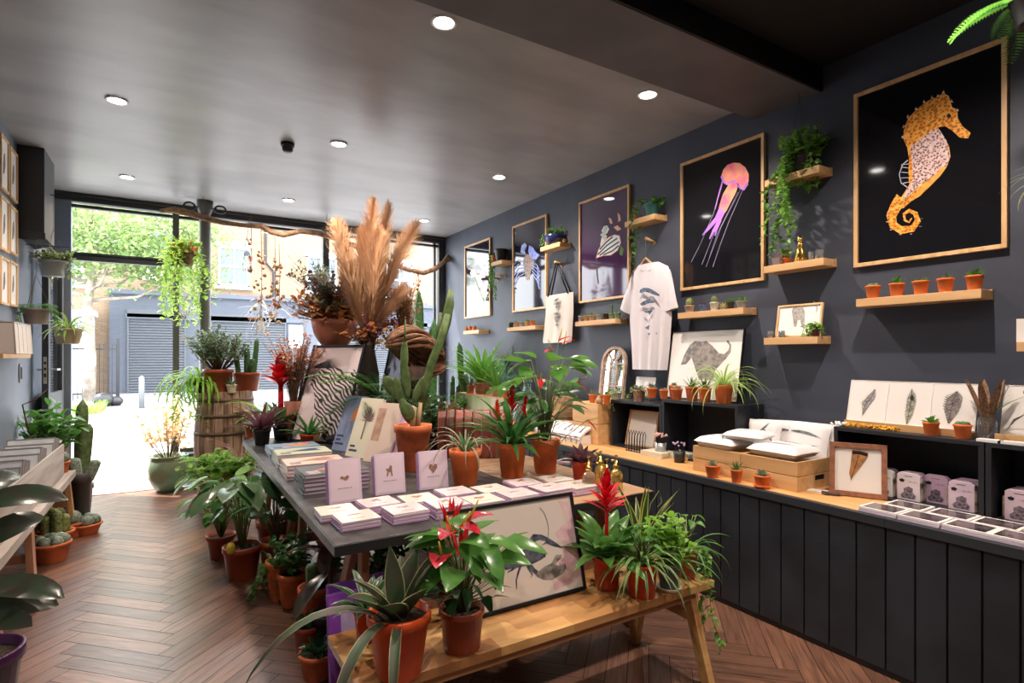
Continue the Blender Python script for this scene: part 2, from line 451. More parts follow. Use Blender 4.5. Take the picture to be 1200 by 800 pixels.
# open glazed door folded back along the left wall
d1 = sroot('door_1', (-1.0, 6.72, 0)); d1['label'] = 'dark shop door standing open against the left wall'
m = MB().bb(-0.025, 0.025, 0.0, 0.10, 0.02, 2.5); m.bb(-0.025, 0.025, 0.78, 0.88, 0.02, 2.5); m.bb(-0.025, 0.025, 0.1, 0.78, 2.38, 2.5); m.bb(-0.025, 0.025, 0.1, 0.78, 0.02, 1.15)
build('door_frame', m, dark_metal, d1, bevel=0.003)
build('pane', MB().bb(-0.004, 0.004, 0.1, 0.78, 1.15, 2.38), glass_m, d1)
m = MB().bb(-0.013, 0.013, -0.003, 0.0, 1.25, 1.50); o = build('lock_plate', m, mat('brass_plate', (0.62, 0.55, 0.42), 0.35, metal=0.7), d1)
m = MB().bb(-0.009, 0.009, -0.006, -0.002, 1.31, 1.345); m.bb(-0.009, 0.009, -0.006, -0.002, 1.375, 1.40); m.bb(-0.009, 0.009, -0.006, -0.002, 1.43, 1.455); build('latch', m, plast_black, d1)
m = MB().tube([(0.03, 0.06, 1.38), (0.075, 0.06, 1.38), (0.085, 0.16, 1.38)], 0.009, 8); m.tube([(-0.03, 0.06, 1.38), (-0.06, 0.06, 1.38), (-0.065, 0.14, 1.38)], 0.009, 8); build('door_handle', m, mat('steel', (0.5, 0.5, 0.52), 0.3, metal=1), d1)
# round iron column
m = MB().lathe([(0.0, 0), (0.11, 0.0), (0.11, 0.04), (0.06, 0.08), (0.058, 3.12), (0.075, 3.18), (0.085, 3.28), (0, 3.28)], 24, (0.335, 7.28, 0))
struct('trim_5', m, mat('column_grey', (0.13, 0.14, 0.145), 0.5), smooth=True, label='round grey iron column in front of the window')
# coiled iron brackets at the column head
for sx, lab in ((-1, 'left'), (1, 'right')):
    m = MB(); pts = [(0.335 + sx * (0.10 + 0.055 + 0.055 * math.cos(a)), 7.26, 3.20 + 0.04 * math.sin(a)) for a in [i * PI / 8 for i in range(17)]]
    m.tube(pts, 0.011, 6); m.bar((0.335 + sx * .05, 7.26, 3.2), (0.335 + sx * .12, 7.26, 3.2), 0.014)
    tag(build('scroll_bracket', m, black_frame, None, True), 'small black iron scroll on the %s side of the column head' % lab, 'bracket', 'scrolls at the column head')
# shutter box on left wall
m = MB().bb(XL, -0.92, 6.15, 6.62, 2.52, ZC); m.add([(XL, 6.62, 2.52), (-0.92, 6.62, 2.52), (XL, 6.9, 2.52), (XL, 6.62, ZC), (-0.92, 6.62, ZC), (XL, 6.9, ZC)], [(0, 2, 1), (3, 4, 5), (1, 2, 5, 4)])
m.bb(XL, -0.913, 6.143, 6.15, 2.50, 2.56)
struct('trim_6', m, mat('shutter_box_paint', (0.035, 0.037, 0.042), 0.5), bevel=0.004, label='dark boxed-in housing high on the left wall by the door')
m = MB().bb(XR - 0.018, XR, 3.0, YF - 0.05, 0, 0.12); struct('baseboard_right', m, dark_metal)
m = MB().bb(XL, XL + 0.018, YB, 6.9, 0, 0.12); struct('baseboard_left', m, dark_metal)

# ---------------------------------------------------------------- downlights
glow = mat('lamp_glow', (1, 0.95, 0.88), 0.4, emit=28)
def downlight(px, py, z, label, power=SPOT_W, loc=None, r=0.055):
    p = PZ(px, py, z) if loc is None else Vector((loc[0], loc[1], z))
    t = thing('ceiling_downlight', label, 'ceiling light', (p.x, p.y, z - 0.012), 0, 'recessed ceiling downlights')
    n = 24
    m = MB().lathe([(r * 0.95, 0.0105), (r * 1.25, 0.0105), (r * 1.28, 0.004), (r * 1.2, 0.0), (r * 0.98, 0.002), (r * 0.95, 0.0105)], n); build('trim_ring', m, white_paint, t, True)
    m = MB().lathe([(0, 0.006), (r * 0.95, 0.006), (r * 0.95, 0.009), (0, 0.009)], n); build('diffuser', m, glow, t)
    ld = bpy.data.lights.new('downlight_lamp', 'SPOT'); lo = bpy.data.objects.new('downlight_lamp', ld); C.objects.link(lo)
    ld.energy = power; ld.spot_size = R(136); ld.spot_blend = 0.75; ld.shadow_soft_size = 0.03; ld.color = (1, 0.84, 0.70)
    lo.location = (0, 0, -0.01); lo.parent = t
downlight(520, 25, ZC, 'bright ceiling downlight nearest the camera, at the top centre')
downlight(759, 110, ZC, 'bright ceiling downlight closest to the jellyfish print')
downlight(137, 117, ZC, 'ceiling downlight at the far left, in front of the shutter box')
downlight(397, 168, ZC, 'ceiling downlight just right of the black smoke alarm')
downlight(585, 207, ZC, 'ceiling downlight above the blue lobster print on the right')
downlight(149, 207, ZC, 'ceiling downlight above the doorway', 50)
downlight(338, 234, ZC, 'small far ceiling downlight by the window, left of the pampas grass', 40)
downlight(497, 258, ZC, 'small far ceiling downlight by the window, right of the pampas grass', 40)
for i, (x, y, nm, pw) in enumerate(((2.5, 1.15, 'right', 120), (0.5, 0.9, 'left', 70), (2.3, -0.6, 'rear right', 70), (0.2, -0.9, 'rear left', 70))):
    downlight(0, 0, 3.32, 'downlight in the shaded near ceiling, %s' % nm, pw, (x, y))
# smoke alarm
p = PZ(337, 168, ZC); t = thing('smoke_alarm', 'small round black smoke alarm on the ceiling', 'smoke alarm', (p.x, p.y, ZC - 0.075))
build('base', MB().lathe([(0, 0.075), (0.055, 0.075), (0.055, 0.05), (0.05, 0.045), (0, 0.045)], 20), black_frame, t, True)
build('sensor', MB().lathe([(0.045, 0.045), (0.042, 0.015), (0.03, 0.0), (0, 0)], 20), plast_black, t, True)

# ================================================================= STREET
m = MB().bb(-14, 22, YF + 0.09, 10.9, -0.25, -0.02)
pave = mat('pavement_slabs', (0.42, 0.405, 0.39), 0.9, var=0.12, scale=0.8)
struct('trim_7', m, pave, label='pale near pavement outside the shop')
m = MB().bb(-14, 22, 10.9, 17.5, -0.3, -0.12); struct('trim_8', m, mat('asphalt', (0.24, 0.24, 0.255), 0.9, var=0.12, scale=1.5), label='grey street surface')
m = MB().bb(-14, 22, 17.5, 17.68, -0.3, 0.02); m.bb(-14, 22, 10.75, 10.9, -0.3, -0.015); struct('trim_9', m, mat('kerb', (0.42, 0.38, 0.33), 0.9, var=0.2, scale=3), label='stone kerbs of the street')
m = MB().bb(-14, 22, 17.68, 29, -0.3, 0.0); struct('trim_10', m, mat('far_pavement', (0.20, 0.19, 0.20), 0.9, var=0.2, scale=1), label='far pavement across the street')
def brick_mat(name, c1, c2, mo, sc=4.0):
    m, n, l, b = nodes_of(name)
    tc = n.new('ShaderNodeTexCoord'); mp = n.new('ShaderNodeMapping'); mp.inputs['Rotation'].default_value = (R(90), 0, 0); mp.inputs['Scale'].default_value = (1, 1, 1)
    l.new(tc.outputs['Object'], mp.inputs['Vector'])
    bk = n.new('ShaderNodeTexBrick'); bk.inputs['Scale'].default_value = sc; bk.inputs['Color1'].default_value = (*c1, 1); bk.inputs['Color2'].default_value = (*c2, 1); bk.inputs['Mortar'].default_value = (*mo, 1)
    bk.inputs['Mortar Size'].default_value = 0.025; bk.inputs['Row Height'].default_value = 0.3; bk.inputs['Brick Width'].default_value = 0.9
    l.new(mp.outputs['Vector'], bk.inputs['Vector']); l.new(bk.outputs['Color'], b.inputs['Base Color']); b.inputs['Roughness'].default_value = 0.9
    return m
YH = 28.0
house = thing('terraced_house', 'yellow brick building with blue-grey painted shuttered ground floor across the street', 'building', (0, YH, 0))
def hp(px, py, y=YH): p = PY(px, py, y); return p.x, p.z
def hb(mb, px0, px1, z0, z1, y0, y1):
    x0 = PY(px0, 400, YH).x; x1 = PY(px1, 400, YH).x
    return mb.bb(x0, x1, y0, y1, z0, z1)
m = MB().bb(-3.9, 22, 0.3, 4, 0, 11.5); build('brick_wall', m, brick_mat('yellow_brick', (0.27, 0.175, 0.105), (0.20, 0.125, 0.072), (0.27, 0.24, 0.20)), house)
blue_br = brick_mat('blue_painted_brick', (0.088, 0.098, 0.125), (0.077, 0.086, 0.110), (0.065, 0.073, 0.095))
m = MB(); x0 = PY(128, 400, YH).x
m.bb(x0, 22, 0.0, 0.32, 0, 4.15); build('painted_ground_floor', m, blue_br, house)
m = MB().bb(x0 - 0.05, 22, -0.14, 0.4, 4.1, 4.28); m.bb(PY(147, 400, YH).x, 22, -0.1, 0.02, 3.1, 3.3)
for i in range(16): m.bb(x0 + 0.3 + i * 1.35, x0 + 0.38 + i * 1.35, -0.05, 0.03, 4.28, 4.4)
build('parapet', m, mat('blue_paint', (0.09, 0.10, 0.13), 0.7), house)
def shutter(px0, px1, z1):
    a = PY(px0, 400, YH).x; b_ = PY(px1, 400, YH).x; m = MB()
    m.bb(a, b_, -0.10, -0.02, z1, z1 + 0.35); m.bb(a, a + .06, -0.08, 0, 0, z1); m.bb(b_ - .06, b_, -0.08, 0, 0, z1)
    k = int(z1 / 0.11)
    for i in range(k): m.add([(a, -0.02, i * z1 / k), (b_, -0.02, i * z1 / k), (b_, -0.07, (i + .5) * z1 / k), (a, -0.07, (i + .5) * z1 / k), (b_, -0.02, (i + 1) * z1 / k), (a, -0.02, (i + 1) * z1 / k)], [(0, 1, 2, 3), (3, 2, 4, 5)])
    build('roller_shutter', m, mat('shutter_grey', (0.082, 0.09, 0.105), 0.6), house)
shutter(149, 218, 3.15); shutter(247, 335, 3.05); shutter(405, 500, 3.05)
def house_window(px0, px1, z0, z1, par=house, cols=2):
    a = PY(px0, 400, YH).x; b_ = PY(px1, 400, YH).x
    m = MB(); w = 0.09
    m.bb(a, a + w, 0.2, 0.34, z0, z1); m.bb(b_ - w, b_, 0.2, 0.34, z0, z1); m.bb(a, b_, 0.2, 0.34, z0, z0 + w); m.bb(a, b_, 0.2, 0.34, z1 - w, z1); m.bb(a, b_, 0.22, 0.34, (z0 + z1) / 2 - .04, (z0 + z1) / 2 + .04)
    m.bb((a + b_) / 2 - .02, (a + b_) / 2 + .02, 0.22, 0.34, z0, z1)
    m.bb(a - .15, b_ + .15, 0.12, 0.34, z0 - 0.13, z0)
    arc = [(a - .12, z1)] + [(a - .12 + (b_ - a + .24) * i / 8, z1 + .12 + .16 * math.sin(PI * i / 8)) for i in range(9)] + [(b_ + .12, z1)]
    m.prism(arc, 0.08, (0, 0.3, 0))
    fr = build('window_frame', m, white_paint, par)
    build('pane', MB().bb(a + .05, b_ - .05, 0.27, 0.29, z0 + .05, z1 - .05), mat('far_glass', (0.10, 0.13, 0.16), 0.15), fr)
house_window(256, 293, 4.7, 6.5); house_window(360, 396, 4.7, 6.4); house_window(172, 206, 4.9, 6.9); house_window(455, 485, 4.7, 6.4); house_window(78, 98, 4.4, 5.6)
m = MB(); a = PY(312, 400, YH).x; m.tube([(a, 0.2, 9), (a, 0.2, 5.9), (a + .35, 0.2, 5.5), (a + .35, 0.2, 4.2)], 0.06, 8); build('drainpipe', m, plast_black, house)
m = MB().bb(PY(338, 400, YH).x, PY(395, 400, YH).x, -0.06, 0.02, 1.9, 3.0); build('shop_sign', m, mat('pale_sign', (0.45, 0.52, 0.6), 0.6), house)
m = MB().bb(PY(355, 400, YH).x, PY(372, 400, YH).x, -0.12, 0, 0, 3.9); build('pilaster', m, mat('blue_paint', (0.12, 0.15, 0.21)), house)
# lower white building behind the railings on the left
hb2 = thing('white_lock_up', 'low white and blue lock-up behind the railings at far left', 'building', (0, 27, 0))
build('wall', MB().bb(-9.5, -2.6, 0, .9, 0, 3.1), mat('lockup_wall', (0.38, 0.42, 0.50), 0.8), hb2)
m = MB().bb(-9.7, -2.5, -0.15, 0.95, 3.1, 3.3); build('roof', m, white_paint, hb2)
m = MB()
for i in range(9): m.bb(-5.6 + i * .32, -5.42 + i * .32, -0.05, 0, 0.1, 2.2)
build('white_boards', m, white_paint, hb2)
fe = thing('railing', 'black iron railings across the street behind the tree', 'fence', (0, 24, 0))
m = MB()
for i in range(34): m.bb(-5.6 + i * 0.12, -5.58 + i * 0.12, -0.01, 0.01, 0, 1.95)
build('bars', m, black_frame, fe)
m = MB().bb(-5.7, -1.6, -.015, .015, 1.75, 1.8); m.bb(-5.7, -1.6, -.015, .015, 0.2, 0.25); m.bb(-1.62, -1.54, -.04, .04, 0, 2.15); build('rails', m, black_frame, fe)
p = PZ(166, 478, 0)
m = MB().lathe([(0, 0), (0.075, 0), (0.07, 0.86), (0.06, 0.92), (0, 0.95)], 12); o = build('bollard', m, mat('bollard_grey', (0.16, 0.17, 0.18), 0.6), None, True); o.location = p
tag(o, 'short grey street bollard on the far pavement', 'bollard')
p = PZ(121, 476, 0); m = MB(); m.ball((0, 0, 0.2), 0.28, 10, 0.8); m.ball((0.3, 0.1, 0.14), 0.2, 10, 0.8); o = build('bin_bag', m, plast_black, None, True); o.location = p; tag(o, 'black rubbish bag lying on the grass at the far kerb', 'rubbish bag')
# street tree
tr = thing('street_tree', 'leafy green street tree seen through the window above the doorway', 'tree', tuple(PZ(104, 470, 0)))
rt = random.Random(11); tp = Vector(tr.location)
m = MB(); m.tube([(0, 0, 0), (0.05, 0, 1.5), (-0.05, 0, 3), (0.1, 0, 4.5), (0.4, 0, 6.2)], [0.19, 0.165, 0.14, 0.11, 0.05], 10)
ends = []
for i in range(16):
    z = 3.4 + i * 0.16; a = i * 2.4; L = rt.uniform(1.5, 2.9)
    e = (L * math.cos(a) + 0.6, L * math.sin(a) * 0.7, z + rt.uniform(0.4, 1.6)); ends.append(Vector(e))
    m.tube([(0, 0, z), (e[0] * .5, e[1] * .5, z + .2), e], [0.07, 0.045, 0.015], 5)
build('trunk', m, mat('pale_bark', (0.26, 0.22, 0.18), 0.9, var=0.3, scale=4), tr, True)
m = MB()
for i in range(9000):
    c = rt.choice(ends) if rt.random() < .75 else Vector((rt.uniform(-1.5, 3.6), rt.uniform(-1.5, 1.5), rt.uniform(4.2, 6.8)))
    q = Vector((rt.gauss(0, .62), rt.gauss(0, .6), rt.gauss(0, .36))); p = c + q
    if p.z < 3.3: continue
    m.blade(p, rt.uniform(0, 6.3), rt.uniform(-1, 1), 0.17, 0.12, 0.5, 'oval', 0.1, 1 + 1, rt.uniform(-1, 1))
build('foliage', m, leafmat('street_leaf', (0.17, 0.24, 0.085), (0.09, 0.155, 0.05), scale=1.5, translu=0.4), tr)
m = MB()
for i in range(1500):
    m.blade((rt.uniform(-4.2, -1.6), rt.uniform(18.2, 20.0), 0), rt.uniform(0, 6.3), 1.2, rt.uniform(.15, .4), .03, .8, 'needle', 0, 3)
tag(build('grass', m, L_bright), 'rough green grass tufts on the verge behind the far kerb', 'grass', kind='stuff')
# ================================================================= PLANT BUILDERS
def pot_mesh(rt, h, rb=None, rim=0.16, lip=None, n=24):
    rb = rt * 0.72 if rb is None else rb
    lip = rt * 0.08 if lip is None else lip
    zr = h * (1 - rim); rr = rb + (rt - lip - rb) * 1.0
    return MB().lathe([(0, 0), (rb * 0.96, 0), (rb, 0.004), (rr, zr), (rt, zr + 0.002), (rt, h - 0.002), (rt - 0.003, h), (rt - lip * 1.4, h), (rt - lip * 1.6, h * 0.86), (0, h * 0.86)], n)
def square_pot(rt, h):
    m = MB(); b = rt * 0.8
    m.add([(-b, -b, 0), (b, -b, 0), (b, b, 0), (-b, b, 0), (-rt, -rt, h), (rt, -rt, h), (rt, rt, h), (-rt, rt, h), (-rt * .88, -rt * .88, h), (rt * .88, -rt * .88, h), (rt * .88, rt * .88, h), (-rt * .88, rt * .88, h), (-rt * .85, -rt * .85, h * .85), (rt * .85, -rt * .85, h * .85), (rt * .85, rt * .85, h * .85), (-rt * .85, rt * .85, h * .85)],
          [(3, 2, 1, 0), (0, 1, 5, 4), (1, 2, 6, 5), (2, 3, 7, 6), (3, 0, 4, 7), (4, 5, 9, 8), (5, 6, 10, 9), (6, 7, 11, 10), (7, 4, 8, 11), (8, 9, 13, 12), (9, 10, 14, 13), (10, 11, 15, 14), (11, 8, 12, 15), (12, 13, 14, 15)])
    return m
def add_pot(t, rt, h, m, rb=None, rim=0.16, sq=False, soil=True, n=24, saucer=None):
    z = 0
    if saucer:
        build('saucer', MB().lathe([(0, 0), (rt * .85, 0), (rt * 1.05, 0.016), (rt * 1.0, 0.018), (rt * .82, 0.006), (0, 0.006)], n), saucer, t, True); z = 0.006
    o = build('pot', square_pot(rt, h) if sq else pot_mesh(rt, h, rb, rim, n=n), m, t, not sq); o.location.z = z
    if not sq and n >= 20:
        pass
    if soil: 
        so = build('soil', MB().lathe([(rt * 0.87, h * 0.87), (rt * .5, h * 0.9), (0, h * 0.91)], 12), soil_m, t, True); so.location.z = z
    return z + h * 0.88
def rosette(t, z0, n, L, W, el=(0.4, 1.3), droop=1.2, prof='strap', mats=None, name='foliage', edge=None, r0=0.012, seg=7, fold=0.12, rs=None, asym=None, az0=0):
    rr = random.Random(rs if rs is not None else random.random()); m = MB()
    for i in range(n):
        q = i / max(1, n - 1)
        az = az0 + i * 2.399 + rr.uniform(-.2, .2)
        e = el[0] + (el[1] - el[0]) * q + rr.uniform(-.1, .1)
        l = L * rr.uniform(.75, 1.1) * (1 - 0.25 * q * 0)
        if asym: l *= 1 + asym[1] * math.cos(az - asym[0])
        m.blade((r0 * math.cos(az), r0 * math.sin(az), z0), az, e, l, W * rr.uniform(.8, 1.1), droop * rr.uniform(.7, 1.2), prof, fold, seg, rr.uniform(-.3, .3), edge)
    return build(name, m, mats or L_green, t, True)
def heartleaves(t, z0, n, H, Rr, L, W, mats, rs=0, stem=None, prof='heart', name='foliage', el=-0.3, edge=None, asym=(0, 0)):
    rr = random.Random(rs); m = MB(); s = MB()
    for i in range(n):
        az = i * 2.4 + rr.uniform(-.3, .3); k = rr.uniform(.45, 1.0)
        h = H * (1 - 0.55 * k * k * rr.uniform(.5, 1)); r = Rr * k * (1 + asym[1] * math.cos(az - asym[0]))
        e = Vector((r * math.cos(az), r * math.sin(az), z0 + h))
        s.tube([(0.008 * math.cos(az), 0.008 * math.sin(az), z0 - 0.005), (e.x * .35, e.y * .35, z0 + h * .6), e], [0.0035, 0.003, 0.002], 4)
        m.blade(e, az + rr.uniform(-.5, .5), el + rr.uniform(-.35, .5), L * rr.uniform(.7, 1.1), W * rr.uniform(.75, 1.1), rr.uniform(.3, .9), prof, 0.12, 6, rr.uniform(-.5, .5), edge)
    build('stems', s, stem or stem_m, t, True)
    return build(name, m, mats, t, True)
def bush(t, z0, H, Rr, nst, nl, L, W, mats, rs=0, prof='lance', name='foliage', low=0.3, stem=None, sr=0.004, droop=0.5):
    rr = random.Random(rs); m = MB(); s = MB()
    for i in range(nst):
        az = i * 2.4 + rr.uniform(-.4, .4); r = Rr * math.sqrt(rr.random()); h = H * rr.uniform(.65, 1) * (1 - .3 * (r / max(Rr, 1e-6)) ** 2)
        e = Vector((r * math.cos(az), r * math.sin(az), z0 + h)); b_ = Vector((0.1 * e.x, 0.1 * e.y, z0 - .004)); mid = (b_ + e) / 2 + Vector((e.x * .15, e.y * .15, 0))
        s.tube([b_, mid, e], [sr, sr * .8, sr * .4], 4)
        for k in range(nl):
            q = low + (1 - low) * (k + rr.random()) / nl
            p = b_.lerp(mid, q * 2) if q < .5 else mid.lerp(e, q * 2 - 1)
            m.blade(p, rr.uniform(0, 6.28), rr.uniform(-.3, 1.0), L * rr.uniform(.7, 1.15), W * rr.uniform(.8, 1.1), droop * rr.uniform(.5, 1.3), prof, 0.12, 4, rr.uniform(-.5, .5))
    build('stems', s, stem or bark, t, True)
    return build(name, m, mats, t, True)
def vines(t, starts, mats, rs=0, L=0.03, W=0.026, name='trailing_stems', step=0.022, prof='heart', leafn='foliage'):
    """starts: list of (x,y,z,az,length[,out])"""
    rr = random.Random(rs); m = MB(); s = MB()
    for st in starts:
        x, y, z, az, ln = st[:5]; out = st[5] if len(st) > 5 else 0.06
        p = Vector((x, y, z)); pts = [p.copy()]; n = max(3, int(ln / step)); vel = Vector((math.cos(az) * out * 8, math.sin(az) * out * 8, 1.2))
        for k in range(n):
            vel += Vector((rr.uniform(-.35, .35), rr.uniform(-.2, .2), -0.55)); vel.x *= .82; vel.y *= .82; vel.z = max(vel.z, -1.5)
            p = p + vel.normalized() * step; pts.append(p.copy())
            for q in range(1 + (rr.random() < .6)):
                m.blade(p, rr.uniform(0, 6.28), rr.uniform(-1.0, .7), L * rr.uniform(.6, 1.2), W * rr.uniform(.7, 1.2), rr.uniform(.2, .8), prof, 0.1, 3, rr.uniform(-.6, .6))
        s.tube(pts, 0.0015, 4)
    build(name, s, stem_m, t)
    return build(leafn, m, mats, t, True)
def fern(t, z0, n, L, mats, rs=0, name='fronds', W=0.05, el=(.6, 1.2), droop=1.6, az=None):
    rr = random.Random(rs); m = MB()
    for i in range(n):
        a = (i * 2.4 + rr.uniform(-.3, .3)) if az is None else az[i % len(az)] + rr.uniform(-.1, .1)
        e = rr.uniform(*el); l = L * rr.uniform(.75, 1.1); k = 26; p = Vector((0.01 * math.cos(a), 0.01 * math.sin(a), z0)); pts = [p.copy()]
        for j in range(k):
            q = j / k; ee = e - droop * q
            p = p + Vector((math.cos(a) * math.cos(ee), math.sin(a) * math.cos(ee), math.sin(ee))) * l / k; pts.append(p.copy())
            if q > .12:
                w = W * math.sin(PI * min(1, (q - .1) * 1.0 + .08)) ** .6
                for sg in (-1, 1): m.blade(p, a + sg * 1.25, 0.1 + ee * .2, w, l / k * .85, .5, 'lance', .05, 2, 0)
        m.tube(pts, 0.0015, 3)
    return build(name, m, mats, t)
def cact_cols(t, z0, cols, mats, ribs=6, name='cactus_body'):
    m = MB()
    for dx, dy, r, h, lx, ly in cols:
        n = 12; pts = []; rad = []
        for i in range(n + 1):
            q = i / n; pts.append((dx + lx * q, dy + ly * q, z0 - .005 + h * q)); rad.append(r * (1.0 if q < .85 else math.sqrt(max(0.02, 1 - ((q - .85) / .15) ** 2))) * (0.9 + .1 * math.sin(q * 3)))
        m.tube(pts, rad, ribs * 2, True, 0.28)
    return build(name, m, mats, t, True)
def cact_ball(t, z0, r, mats, name='cactus_body', sz=1.0, dx=0, dy=0, ribs=12):
    m = MB(); prof = [(r * math.sin(PI * (i + .02) / 10.04), z0 + r * sz * .85 - r * sz * math.cos(PI * i / 10)) for i in range(11)]
    m.lathe(prof, ribs * 2, (dx, dy, 0), ribs, 0.18)
    return build(name, m, mats, t, True)
def spines(t, z0, r, sz=1.0, n=90, L=0.006, rs=0):
    rr = random.Random(rs); m = MB()
    for i in range(n):
        th = math.acos(rr.uniform(-.3, 1)); ph = rr.uniform(0, 6.28)
        d = Vector((math.sin(th) * math.cos(ph), math.sin(th) * math.sin(ph), math.cos(th))); p = Vector((d.x * r * .93, d.y * r * .93, z0 + r * sz * .85 + d.z * r * sz * .95))
        m.tube([p, p + d * L], [0.0006, 0.0002], 3, False)
    return build('spines', m, mat('spine', (0.62, 0.52, 0.30), 0.6), t)
def succ(t, z0, r, mats, n=22, name='rosette_leaves', rs=0, W=None):
    return rosette(t, z0, n, r * 1.15, W or r * .5, (0.1, 1.4), 0.2, 'oval', mats, name, r0=r * .1, seg=3, fold=.25, rs=rs)
def bromeliad_flower(t, z0, H, mats, w=0.03, rs=0, name='flower_bracts', n=26, base=0.0):
    rr = random.Random(rs); m = MB()
    build('flower_stem', MB().tube([(0, 0, z0), (0, 0, z0 + H * .75)], [w * .22, w * .16], 7), mats, t, True)
    for i in range(n):
        q = i / n; az = i * 2.4; e = 0.55 + q * .95
        m.blade((0, 0, z0 + H * (base + (.42 + .5 * q) * (1 - base))), az, e, H * (.36 - .2 * q), w * (.85 - .3 * q), -.1 if q > .5 else .5, 'lance', .15, 4)
    return build(name, m, mats, t, True)
def spathe(t, pts, red, spadix, L=0.06, W=0.055, name='spathe'):
    for (x, y, z, az, el) in pts:
        build('flower_stem', MB().tube([(x * .1, y * .1, z * .3), (x * .5, y * .5, z * .7), (x, y, z)], 0.0025, 5), stem_m, t, True)
        m = MB().blade((x, y, z), az, el, L, W, .5, 'heart', .12, 7); o = build(name, m, red, t, True)
        d = Vector((math.cos(az) * math.cos(el + .8), math.sin(az) * math.cos(el + .8), math.sin(el + .8)))
        build('spadix', MB().tube([(x, y, z), Vector((x, y, z)) + d * L * .8], [0.005, 0.003], 6), spadix, o, True)

# ================================================================= WALL / LEANING PIECES
def hit(o, px, py, y=0.0):
    M = Matrix.LocRotScale(o.location, o.rotation_euler, None).inverted()
    O = M @ Vector((0, 0, EYE)); D = M.to_3x3() @ Vector(ray(px, py)); t = (y - O.y) / D.y
    p = O + D * t
    return (p.x, p.z)
def framed(name, label, cat, loc, rz, tilt, w, h, fw=0.02, fd=0.025, fm=None, pm=None, group=None, border=0, bm=None, glass=False):
    """local: x right, z up, y back; the print surface sits at y = -fd*0.6"""
    t = thing(name, label, cat, loc, rz, group); t.rotation_euler = (-tilt, 0, rz)
    m = MB()
    for a, b, c, d in ((-w / 2, w / 2, 0, fw), (-w / 2, w / 2, h - fw, h)): m.bb(a, b, -fd, 0, c, d)
    for a, b in ((-w / 2, -w / 2 + fw), (w / 2 - fw, w / 2)): m.bb(a, b, -fd, 0, fw, h - fw)
    build('frame', m, fm or black_frame, t, bevel=0.0015)
    build('print', MB().bb(-w / 2 + fw * .8, w / 2 - fw * .8, -fd * .55, -fd * .2, fw * .8, h - fw * .8), pm or paper_white, t)
    if border: 
        i0 = fw + border
        build('picture', MB().bb(-w / 2 + i0, w / 2 - i0, -fd * .55 - .0006, -fd * .5, i0, h - i0), bm, t)
    return t
def art(t, name, polys, m, y, th=0.0008, px=True):
    """polys: outlines in picture pixels, laid on the print plane at its own distance"""
    b = MB()
    for k, poly in enumerate(polys):
        pts = [hit(t, a, c, y) for a, c in poly] if px else poly
        b.prism(pts, th, (0, y - .00002 * k, 0))
    return build(name, b, m, t)
def ribbon(pts, w):
    """flat outline polygons (list of quads) along a pixel path with widths"""
    if not hasattr(w, '__len__'): w = [w] * len(pts)
    L = []; Rr_ = []
    for i, (x, y) in enumerate(pts):
        a = pts[max(0, i - 1)]; b = pts[min(len(pts) - 1, i + 1)]
        dx, dy = b[0] - a[0], b[1] - a[1]; q = math.hypot(dx, dy) or 1
        nx, ny = -dy / q, dx / q
        L.append((x + nx * w[i] / 2, y + ny * w[i] / 2)); Rr_.append((x - nx * w[i] / 2, y - ny * w[i] / 2))
    return [[L[i], L[i + 1], Rr_[i + 1], Rr_[i]] for i in range(len(pts) - 1)]
def zo(ox, oy, s, pts): return [(ox + x / s, oy + y / s) for x, y in pts]   # crop coordinates -> picture pixels
WR = R(-90)          # things on or against the right wall face -X
def wall_frame(name, label, cat, pxl, pxr, tl, bl, tr, br, fm=None, pm=None, fw=0.022, fd=0.03, group=None, **k):
    X = XR - fd
    A = PX(pxl, tl, X); B = PX(pxl, bl, X); D = PX(pxr, tr, X); E = PX(pxr, br, X)
    z1 = (A.z + D.z) / 2; z0 = (B.z + E.z) / 2
    return framed(name, label, cat, (XR, (A.y + D.y) / 2, z0), WR, 0, abs(A.y - D.y), z1 - z0, fw, fd, fm or oak_frame, pm, group, **k)
gloss_black = mat('glazed_black_print', (0.008, 0.008, 0.011), 0.06, spec=0.5)
gloss_purple = mat('glazed_purple_print', (0.055, 0.020, 0.07), 0.05, spec=0.7)
gloss_dark = mat('glazed_dark_print', (0.02, 0.017, 0.03), 0.05, spec=0.7)

# -- seahorse
sea = wall_frame('framed_seahorse_print', 'large framed print of an orange seahorse on black', 'framed print', 1000, 1180, 108, 311, 45, 293, pm=gloss_black)
def speck(name, c1, c2, c3, sc):
    m, n, l, b = nodes_of(name); tc = n.new('ShaderNodeTexCoord'); v = n.new('ShaderNodeTexVoronoi'); v.inputs['Scale'].default_value = sc
    l.new(tc.outputs['Object'], v.inputs['Vector']); rp = n.new('ShaderNodeValToRGB'); e = rp.color_ramp.elements
    e[0].position = .28; e[0].color = (*c2, 1); e[1].position = .5; e[1].color = (*c1, 1); x = e.new(.85); x.color = (*c3, 1)
    l.new(v.outputs['Distance'], rp.inputs['Fac']); l.new(rp.outputs['Color'], b.inputs['Base Color']); b.inputs['Roughness'].default_value = .4
    return m
sea_o = speck('seahorse_orange', (0.95, 0.33, 0.015), (0.45, 0.12, 0.02), (0.98, 0.62, 0.18), 70)
sea_l = speck('seahorse_lilac', (0.78, 0.52, 0.50), (0.12, 0.05, 0.05), (0.90, 0.75, 0.78), 90)
sea_y = mat('seahorse_belly', (0.9, 0.42, 0.08), 0.4, var=.2, scale=30)
Z4 = lambda pts: zo(980, 0, 2.667, pts)
Yp = -0.0175
